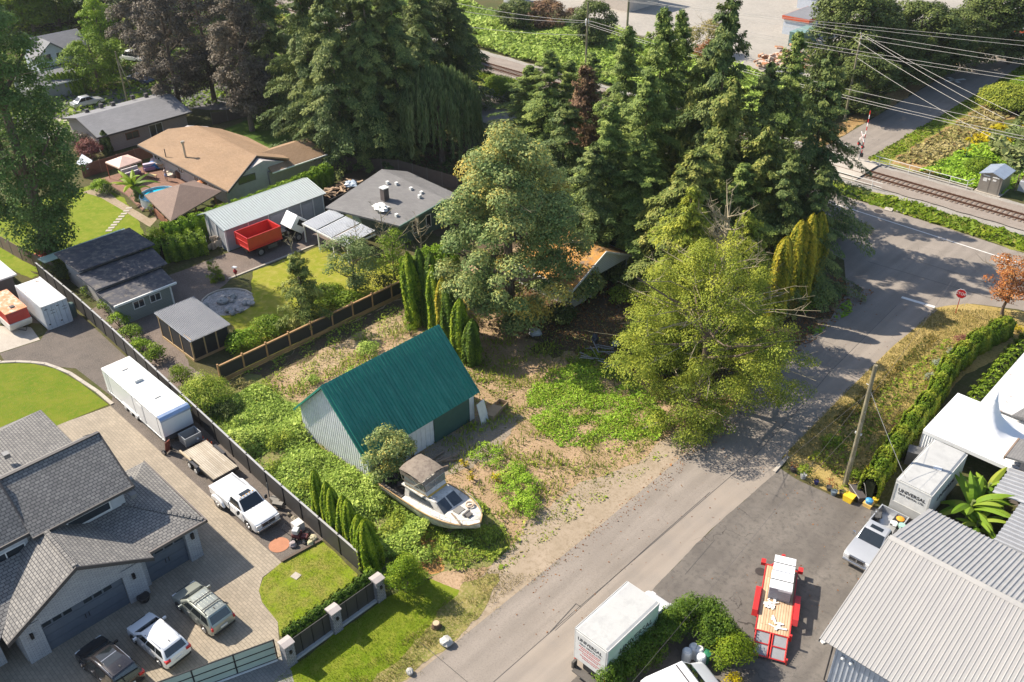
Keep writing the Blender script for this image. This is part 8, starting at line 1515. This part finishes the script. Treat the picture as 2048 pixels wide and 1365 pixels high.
# ---- neighbour yard plants ----
conifer('yellow-brown loose conifer in the neighbour lawn beside the timber fence',*W2(612,650),7.6,2.9,LM['cedar'],leaf=.30,dens=1.4,zb=.04,group=None,droop=.1); 
broad('round leafy tree in front of the patio cover, right of the yellow-brown conifer','tree',*W2(712,585),6.6,2.7,.6,LM['willow'],n=60,pr=(.5,1.0),per=190,leaf=.2,shape='round',trunk=.14,twigs=8)
broad('small light green tree beside the slender cedars at the fence end','tree',*W2(790,560),6.0,2.0,.5,LM['mid'],n=36,pr=(.45,.9),per=170,leaf=.18,shape='round',trunk=.12,twigs=8)
bush('dark shrub mass under the yellow-brown conifer at the timber fence',*W2(655,610),2.3,2.3,LM['mid'],leaf=.17,per=150); bush('bright leafy laurel between the shelter and the timber fence',*W2(490,695),1.8,2.1,LM['bright'],leaf=.2,per=170); bush('mid green laurel right of the bright one along the timber fence',*W2(535,670),1.9,2.0,LM['mid'],leaf=.2,per=150); bush('green bush below the right part of the neighbour lawn',*W2(700,615),1.7,2.0,LM['mid'],leaf=.18,per=150); bush('leafy bush at the far end of the timber fence',*W2(768,575),1.3,1.8,LM['dark'],leaf=.18,per=150)
conifer('small yellow-green conifer in the round rock garden',*W2(433,562),2.6,.85,LM['lime'],leaf=.16,dens=1.5,zb=.02,group=None,droop=0,trunk=.06)
for i,(px,py,r,h,lm) in enumerate(((185,590,1.1,1.7,'mid'),(215,625,1.2,1.6,'mid'),(240,655,1.2,1.8,'bright'),(262,680,1.3,1.8,'mid'),(285,705,1.3,1.7,'bright'),(310,722,1.3,1.9,'mid'),(130,560,1.5,2.4,'dark'),(100,545,1.2,2.2,'mid'))):
    bush(['laurel bush below the plank side of the stepped shed','laurel bush next along the fence below the stepped shed','bright laurel bush beside the pale green side wall','laurel bush under the corner of the pale green side wall','bright laurel bush left of the open shelter','dark glossed laurel bush at the shelter corner','dark leafy bush at the foot of the stepped shed near the container','bush between the poplar trunk and the fence end'][i],*W2(px,py),r,h,LM[lm],leaf=.17,per=190,group='laurel bushes along the black fence')
bush('yellow-green feathery bush between the shelter and the white trailer',*W2(362,765),1.3,1.8,LM['lime'],leaf=.13,per=280); bush('large soft green shrub behind the black fence right of the trailer roof',*W2(415,810),2.3,3.0,LM['weed'],leaf=.15,per=190); bush('dark undergrowth at the foot of the soft green shrub',*W2(450,830),1.6,1.4,LM['dark'],leaf=.17,per=150)
bush('pale brush pile with dry twigs at the near end of the timber fence',*W2(485,775),1.2,.9,LM['drygrass'],leaf=.12,per=230)
hedge('tall dark leafed hedge between the brown roofed house and the long garage',[(-91.2,38.2),(-90.6,44),(-90.6,50),(-91.2,56),(-92.2,61)],1.6,2.5,LM['bright'],leaf=.2,dens=210,ragged=.14); hedge('bushy dark hedge end in the shade left of the long garage',[(-90.5,34.8),(-88.5,36.5),(-87.2,40.6)],2.6,2.2,LM['mid'],leaf=.2,dens=200,ragged=.22)
bush('feathery lime bush at the corner of the pool lawn above the stepped shed',*W2(318,490),1.6,2.4,LM['lime'],leaf=.15,per=240); bush('yellow feathery bush beside the gazebo railing',*W2(372,425),1.0,2.0,LM['lime'],leaf=.14,per=280); bush('light bamboo-like shrub at the pool side of the gazebo',*W2(303,430),.8,1.7,LM['weed'],leaf=.14,per=240)
bush('lime shrub cluster left of the deck edge',*W2(205,385),1.5,2.0,LM['bright'],leaf=.2,per=170); bush('dark blue-green shrub beside the lime cluster',*W2(220,390),1.0,1.6,LM['dark'],leaf=.18,per=180); bush('maroon shrub in front of the dark roofed house wall',*W2(183,318),2.0,3.0,LM['redbush'],leaf=.24,per=110); bush('dark maroon shrub at the left gable of the dark roof',*W2(160,300),1.7,3.0,LM['purple'],leaf=.24,per=110)
column('narrow dark cypress against the taupe wall',*W2(216,308),3.2,.7,LM['dark'],n=2600,leaf=.2)
# ---- upper left background ----
for i in range(7):
    x,y=W2(108+i*9.5,193-i*1.5); column('%s small cypress in the row in front of the far garage, from the left'%ordn[i],x,y,3.4,.75,LM['mid'],n=1500,leaf=.26,group='small cypresses in front of the far garage')
broad('round dark green tree between the far house and the purple trees','tree',*W2(200,180),8.5,5.0,.5,LM['mid'],n=90,pr=(.8,1.5),per=90,leaf=.34,shape='round',trunk=.25,dark=.08); broad('bright yellow-green young tree above the round dark tree','tree',*W2(216,135),12,3.6,3,LM['bright'],n=60,pr=(.7,1.3),per=90,leaf=.34,shape='tall',trunk=.2)
B0=broad('green tree behind the far house at the top edge','tree',*W2(120,55),13,6.5,1,LM['mid'],n=90,pr=(1.2,2.1),per=55,leaf=.5,shape='round',trunk=.3,group='background trees at the top left')
B1=broad('yellowing tree left of the far house roof','tree',*W2(70,70),12,6,1,LM['lime'],n=80,pr=(1.2,2.0),per=55,leaf=.5,shape='round',trunk=.3,group='background trees at the top left')
B2=broad('dark tree above the bright young tree near the top edge','tree',*W2(275,70),15,7,1,LM['dark'],n=100,pr=(1.2,2.2),per=60,leaf=.5,shape='tall',trunk=.35,group='background trees at the top left')
for i,(s,px,py,k,lab) in enumerate(((0,180,40,1.0,'green tree right behind the far house ridge'),(2,235,60,.9,'dark tree right of the far house'),(0,60,25,1.2,'green tree at the very top left corner'),(2,150,10,1.3,'dark tree beyond the far house on the top edge'),(0,230,0,1.4,'hazy green tree on the top edge left of the purple trees'),(2,330,30,1.2,'dark tree behind the purple leaved trees'),(0,0,60,1.2,'green tree cut by the left edge above the poplar'),(2,480,80,1.0,'dark tree behind the tallest purple tree'),(1,290,105,.6,'small yellowing tree at the street behind the purple trees'))):
    cp([B0,B1,B2][s],lab,W2(px,py),k)
# beyond the frame's top (their crowns hang into view)
D0=broad('dark leafy tree right of the red trimmed cabin near the top edge','tree',*tt(1700,-10,15),16,6.0,1,LM['dark'],n=120,pr=(1.1,1.9),per=75,leaf=.45,shape='round',trunk=.35,group='background trees at the top right',dark=-.15)
for i,(px,py,h,k,lab) in enumerate(((1760,-5,14,(.95,.9),'dark leafy tree left of the cabin glimpsed at the top right'),(1855,10,12,(1.0,.8),'green tree between the two pole wires at the top right'),(1920,25,10,(.85,.65),'tree beside the banner at the north road'),(1990,-15,12,(1.0,.8),'tree at the top right corner over the road end'),(1810,60,9,(.9,.6),'lower green tree in front of the dark leafy ones'),(1880,70,7,(.8,.5),'bushy tree above the far road bend'),(2060,-20,12,(1.1,.8),'tree cut by the top right corner'),(1745,120,8,(.8,.55),'dark bushy tree under the crossarm pole'))):
    cp(D0,lab,tt(px,py,h),k)
hedge('dark overgrown tree belt along the left side of the north road',[(-60.5,117),(-61.5,135),(-62.5,150),(-64,172)],5,4.2,LM['dark'],leaf=.4,dens=34,ragged=.2,lob=5)
Bk=broad('brown-leaved bush by the transformer pole at the top edge','tree',*tt(1190,12,7),8,4.2,.5,LM['dark'],n=70,pr=(.9,1.6),per=70,leaf=.42,shape='round',trunk=.2,dark=-.1); broad('reddish brown bramble thicket at the top edge above the bank','shrub',*tt(1095,12,3.5),4.5,6.0,.2,LM['brownred'],n=70,pr=(.9,1.5),per=60,leaf=.4,shape='dome',trunk=.1,name='thicket'); broad('tawny thin shrub left of the tall cut conifer','shrub',*tt(1420,50,5),5.5,4,.2,LM['drygrass'],n=46,pr=(.8,1.3),per=60,leaf=.34,shape='round',trunk=.1,name='thicket',twigs=14)
cp(Bk,'dark bush at the foot of the cream building',tt(1030,-5,6),(.9,.7))
broad('red-tinged autumn shrub beside the tall cut conifer','shrub',*tt(1415,85,4),4.5,2.2,.3,LM['rust'],n=26,pr=(.6,1.0),per=80,leaf=.3,shape='round',trunk=.08,name='thicket')
# dark undergrowth around the cottage and under the conifers
for i,(px,py,r,h,lm,lab) in enumerate(((1340,470,3.6,3.5,'dark','dark undergrowth behind the white cottage'),(1290,400,4.0,4.0,'dark','deep shaded thicket left of the bare treetop'),(1220,360,3.5,3.5,'dark','shaded thicket right of the maple crown'),(1320,560,3.0,2.2,'mid','weedy shrub right of the cottage gable'),(1250,600,2.0,1.4,'weed','low fronds in front of the cottage porch'),(1550,620,2.6,2.6,'mix','reddish-brown shrub at the foot of the ivy columns'),(1600,610,2.2,1.8,'mid','green shrub on the street corner below the conifers'),(1640,600,1.6,1.4,'olive','low olive shrub by the curb shadows'),(1130,420,3.0,3.0,'dark','dark bush tucked behind the maple'),(1000,200,3.0,4.5,'mid','green bushes beside the railway path'),(1040,215,2.6,4.0,'dark','dark bush next to the railway path'),(930,130,3.0,3.5,'mid','bush at the track side left of the path'))):
    bush(lab,*W2(px,py),r,h,LM[lm],leaf=.26,per=70)
bush('dark green bush beside the teal panel beyond the handrail',*W2(1955,345),2.0,2.2,LM['mid'],leaf=.2,per=120); bush('big rounded dark shrub on the ditch right of the north road',*W2(2010,215),4.2,3.6,LM['olive'],leaf=.3,per=70); bush('second rounded shrub behind the first one at the right edge',*W2(2060,200),4.0,3.6,LM['mid'],leaf=.3,per=70)
bush('small round cedar ball behind the barn ridge end',*W2(822,672),.75,1.5,LM['thuja'],leaf=.13,per=420)
# small maple by the boat
broad('young pale maple growing between the barn corner and the boat','maple tree',*W2(783,968),5.0,2.15,.6,LM['maple'],n=64,pr=(.4,.8),per=300,leaf=.18,shape='round',trunk=.12,name='maple_tree',yel=.06)
bush('pale maple sprig at the barn wall above the boat canopy',*W2(826,920),.7,2.6,LM['maple'],leaf=.17,per=260)
bush('tangled weeds around the stern of the boat',*W2(755,985),1.5,1.6,LM['ivy'],leaf=.16,per=220)
for (px,py,r,h,lab) in ((1040,985,2.0,1.2,'large bright green weed mound in front of the bow'),(1020,950,1.4,1.0,'weed mound beside the bow rail'),(975,915,1.6,.9,'low weeds between the boat and the barn shadow'),(1050,1020,1.4,1.2,'weed clump nearest the gravel shoulder by the boat')): bush(lab,*W2(px,py),r,h,LM['weedbr'],leaf=.14,per=260,group='weed mounds around the boat')
for (px,py,lab) in ((930,935,'tall yellow sprig beside the boat canopy'),(945,960,'yellow sprig midway along the boat'),(995,968,'yellow-leaved sapling above the bow weeds')): bush(lab,*W2(px,py),.55,1.2,LM['yel'],leaf=.15,per=220,group='yellow saplings beside the boat')
# ---- ground cover (uncountable) ----
carpet('ivy_cover','thick pale green creeper covering the slope between black fence and barn','ground cover',[(-61,24.6),(-50,24.3),(-37.5,24.0),(-36,27),(-37,29.3),(-44,29.2),(-52.6,29.2),(-55,31.3),(-61,29.5)],360,.17,LM['ivy'],1.15,(1.0,1),thr=-.75,seed=3)
carpet('ivy_cover','weeds and creeper between the boat and the front lawn','ground cover',[(-44,29.3),(-37.5,24),(-34,24.5),(-33.2,27.2),(-31.5,29.5),(-31.8,32),(-34,33.5),(-37,33.5),(-43.5,31.3)],230,.15,LM['weed'],.5,(1.2,1),thr=-.2,seed=4)
carpet('weed_patch','bright green weeds on the bare lot right of the barn','weeds',pxs((1050,790),(1100,745),(1180,715),(1260,750),(1330,830),(1320,880),(1240,905),(1180,895),(1120,895),(1060,850)),230,.15,LM['weedbr'],.36,(1.1,1),thr=-.45,seed=6)
carpet('weed_patch','sparse weeds scattered over the bark covered lot','weeds',[(-62,28),(-30.5,34),(-30.5,60),(-62,60)],22,.15,LM['weed'],.22,(.8,1),thr=.55,seed=8); carpet('weed_patch','yellow-green weeds beside the barn end and maple','weeds',pxs((900,680),(960,690),(990,740),(1040,780),(1000,810),(960,770),(930,720)),90,.13,LM['lime'],.15,(1.4,1),thr=-.2,seed=9)
carpet('weed_patch','weedy regrowth behind the barn along the timber fence','weeds',pxs((450,760),(600,680),(720,610),(830,610),(850,640),(640,770),(585,810)),55,.15,LM['weed'],.35,(1.1,1),thr=.1,seed=10); carpet('weed_patch','shaded green weeds under the olive tree','weeds',pxs((1130,720),(1240,690),(1300,760),(1260,770),(1160,750)),130,.15,LM['mid'],.3,(1.5,1),thr=-.4,seed=12)
carpet('wood_chips','scattered straw and bark chips over the lot','wood chips',[(-62,28),(-30.5,28),(-30.5,62),(-62,60)],24,.14,LM['drygrass'],.02,(1,1),seed=11); 
carpet('dry_grass','dry roadside grass between lawn and road','grass',[(-31.5,14),(-31,24),(-32.5,29),(-29,31),(-28.9,8),(-30,6)],110,.22,LM['drygrass'],.2,(1.6,1),thr=-.3,blade=True,seed=13); carpet('lawn_blades','grass blades of the front lawn','grass',[(-34.4,12),(-34.4,26),(-29.3,26),(-29.2,6)],240,.13,LM['grass'],.1,(1.6,1),blade=True,seed=14); carpet('lawn_blades','grass blades of the small kerbed lawn','grass',pxs((565,1128),(640,1080),(716,1150),(700,1185),(610,1275),(562,1270),(558,1243),(526,1205),(521,1182),(529,1156)),260,.11,LM['grass'],.1,(1.6,1),blade=True,thr=-.6,seed=15)
carpet('verge_tufts','olive grass tufts on the dry verge','grass',[(-23.3,54),(-23.7,65),(-23.8,83),(-18,87.6),(-17.4,74),(-17.3,64),(-16.2,54.4)],75,.26,LM['drygrass'],.2,(1.1,1),blade=True,seed=16); carpet('ditch_plants','green ditch plants along the verge','ground cover',[(-21.5,54),(-21.6,66),(-20.8,78),(-19.8,78),(-19.3,66),(-18.8,54)],36,.2,LM['hedge'],.5,(1.2,1),seed=17); carpet('ditch_plants','brown dark sedge along the ditch near the road','ground cover',[(-22.6,60),(-22.3,78),(-21.2,78),(-21.3,60)],80,.2,LM['mix'],.35,(1.2,1),seed=18)
carpet('roadside_weeds','tall yellow-green weeds between the road and the railway','grass',[(-60,101.6),(-22,101.2),(20,101),(20,105.3),(-36,105)],34,.42,LM['lime'],.4,(.7,1),seed=19); carpet('roadside_weeds','yellow weeds along the track at the left','grass',[(-120,102.8),(-60,102),(-60,104.4),(-104,106.5),(-120,107)],20,.5,LM['lime'],.5,(.6,1),seed=20)
carpet('bramble_bank','large bank of brambles beyond the railway','brambles',[(-165,117),(-100,115.5),(-58,114.5),(-58,135),(-100,141),(-130,140),(-165,134)],26,.55,LM['ivy'],1.5,(.32,1),seed=21); 
carpet('field_weeds','green weeds around the handrail and ditch','grass',[(-39.5,114.5),(-29,114.5),(-29,122),(-34,132),(-38,128)],40,.4,LM['weedbr'],.7,(.7,1),seed=22); carpet('corn_rows','pale green corn-like reeds at the right edge','reeds',[(-36,128),(-29,119),(60,119),(60,170),(-38,170)],26,.8,LM['corn'],2.2,(.5,1),seed=23); carpet('ditch_straw_blades','cut straw lying in the ditch right of the north road','straw',[(-43.4,116),(-42.8,150),(-43.3,168),(-38.5,168),(-38.8,135),(-37.5,118)],30,.5,LM['drygrass'],.25,(.6,1),seed=24); carpet('yellow_weeds','golden weeds on the far bank of the ditch','weeds',[(-39.5,128),(-38,124),(-34,131),(-35,142),(-38.5,142)],30,.4,LM['yel'],.5,(.6,1),thr=-.1,seed=25)
carpet('roadside_weeds','grass strip with weeds along the north road edge','grass',[(-46.2,114),(-46,161),(-46.5,172),(-44,170),(-43.8,116)],26,.35,LM['lime'],.2,(.6,1),seed=26); carpet('leaf_litter','fallen leaves under the conifers and olive tree by the street','leaf litter',[(-62,54),(-29.5,52),(-29.5,82),(-60,84)],22,.2,LM['rust'],.03,(.8,1),seed=27); carpet('corner_grass','bright grass on the street corner under the conifers','grass',pxs((1545,700),(1640,640),(1700,600),(1705,625),(1620,680),(1560,715)),90,.22,LM['weedbr'],.15,(1,1),thr=-.2,seed=28)
carpet('back_undergrowth','undergrowth beneath the tall firs','ground cover',[(-64,64),(-62,82),(-95,86),(-100,72),(-88,71),(-78,72)],16,.4,LM['dark'],.6,(.6,1),seed=29); carpet('back_undergrowth','undergrowth along the shaded street behind the dark roofed house','ground cover',[(-150,24),(-134,44),(-134,60),(-116,84),(-100,100),(-190,110),(-230,60)],7,.6,LM['mid'],.9,(.4,1),seed=30)

R=random.Random(77); spots=[(-60,27.5),(-58.5,29.6),(-57,26),(-56,28.4),(-54.5,31),(-54.3,26.8),(-52.5,27.3),(-50.5,25.6),(-48.6,27.6),(-46.5,25.4),(-45.2,28.0),(-43.3,26.2),(-41.5,28.4),(-39.6,26.0),(-37.5,28.6),(-35.5,26.6),(-34.6,29.6),(-57.5,33.5),(-56,37),(-55,42),(-58,40)]
names=['nearest the timber fence end','against the far barn corner','by the black fence below the trailer','in the middle of the slope','behind the barn gable corner','beside the black fence past the trailer','below the barn gable','beside the fence across from the flatbed','below the middle of the barn gable','beside the fence across from the white pickup','near the barn front corner','behind the emerald cedars','left of the boat stern','beside the emerald cedars, near end','under the boat side','behind the round cedar','in front of the boat bow','between barn and timber fence, near end','between barn and timber fence, middle','between barn and timber fence, far end','at the timber fence behind the barn']
for (x,y),nm in zip(spots,names): bush('lumpy pale green bramble clump '+nm,x+R.uniform(-.3,.3),y+R.uniform(-.3,.3),R.uniform(.8,1.5),R.uniform(.7,1.3),LM['ivy' if R.random()<.6 else 'weed'],leaf=.16,per=210,name='bramble_clump',group='bramble clumps around the barn')

carpet('tall_grass','tall grass and stalks mixed through the weeds of the lot','grass',[(-61,25),(-37,24.2),(-34,27),(-31.2,32),(-31.5,58),(-60,50),(-61,30)],26,.5,LM['weed'],.4,(.9,1),thr=.1,blade=True,seed=41)
carpet('lot_grass','short yellow-green grass spreading between barn end, maple and street','grass',[(-43,42),(-31.5,40),(-31,56),(-44,54),(-50,48),(-49,43)],60,.2,LM['grass'],.2,(.7,1),thr=.05,blade=True,seed=42)
carpet('hedge_litter','yellow and green low plants at the foot of the long hedge','ground cover',[(-18.6,54.5),(-19,66),(-20.2,76),(-19.4,80),(-18.6,76),(-17.6,66),(-17.0,55)],90,.17,LM['hedge'],.35,(1.3,1),thr=-.4,seed=43)

carpet('fallen_leaves','fallen leaves and twigs blown along the left edge of the street','leaf litter',[(-28.6,30),(-27.8,30),(-27.6,50),(-28.6,60),(-30,72),(-31,72),(-30,60),(-29.2,48)],14,.13,LM['rust'],.012,(1.2,1),seed=51)
carpet('fallen_leaves','few loose leaves lying on the street and the dark yard','leaf litter',[(-28,25),(-12,38),(-12,52),(-23,53),(-24,82),(-29,80),(-28,50)],.9,.12,LM['rust'],.022,(1.2,1),seed=52)

for px,py,h,k,lab in ((1140,112,13,(.95,.52),'conifer hiding the track behind the maple top, right of the small tipped one'),(1068,165,9.5,(.9,.38),'low conifer at the end of the visible track by the yellow weeds'),(1185,95,15,(.9,.6),'conifer behind the dead brown one near the transformer pole')): cp(G_[0],lab,tt(px,py,h),k)
conifer('yellow-green cedar just right of the bare treetop',*tt(1500,415,13),13,3.8,LM['olive'],leaf=.32,droop=.5,name='cedar_tree',cat='cedar',group=None)

bush('low maple-like foliage covering the left wall of the white cottage',*W2(1160,600),2.4,4.2,LM['maple'],leaf=.28,per=110)
bush('shaded shrub in front of the cottage, right of the maple trunk',*W2(1120,640),1.8,1.8,LM['dark'],leaf=.24,per=110)

carpet('shoulder_weeds','weeds creeping over the edge of the gravel shoulder beside the lot','weeds',[(-32.6,30),(-30.4,30),(-30.2,38),(-29.6,46),(-29.4,52),(-32,52),(-32.4,42)],46,.13,LM['weed'],.12,(1.4,1),thr=.0,seed=61)
carpet('shoulder_weeds','dry tufts along the broken asphalt edge','grass',[(-29.0,10),(-28.3,10),(-28.2,50),(-29.0,54)],40,.16,LM['drygrass'],.1,(1.6,1),thr=.25,blade=True,seed=62)

# ---- light summer haze ----
hz=MB().box(-560,-60,-1.2,60,430,47.5); o=mesh('haze',hz,bpy.data.materials.new('haze')); m=o.data.materials[0]; m.use_nodes=True; N=m.node_tree.nodes; N.clear(); out=N.new('ShaderNodeOutputMaterial'); pv=N.new('ShaderNodeVolumePrincipled'); pv.inputs['Color'].default_value=(.86,.90,.96,1); pv.inputs['Density'].default_value=.00010; pv.inputs['Anisotropy'].default_value=.3; m.node_tree.links.new(pv.outputs[0],out.inputs['Volume']); setp(o,kind='stuff')
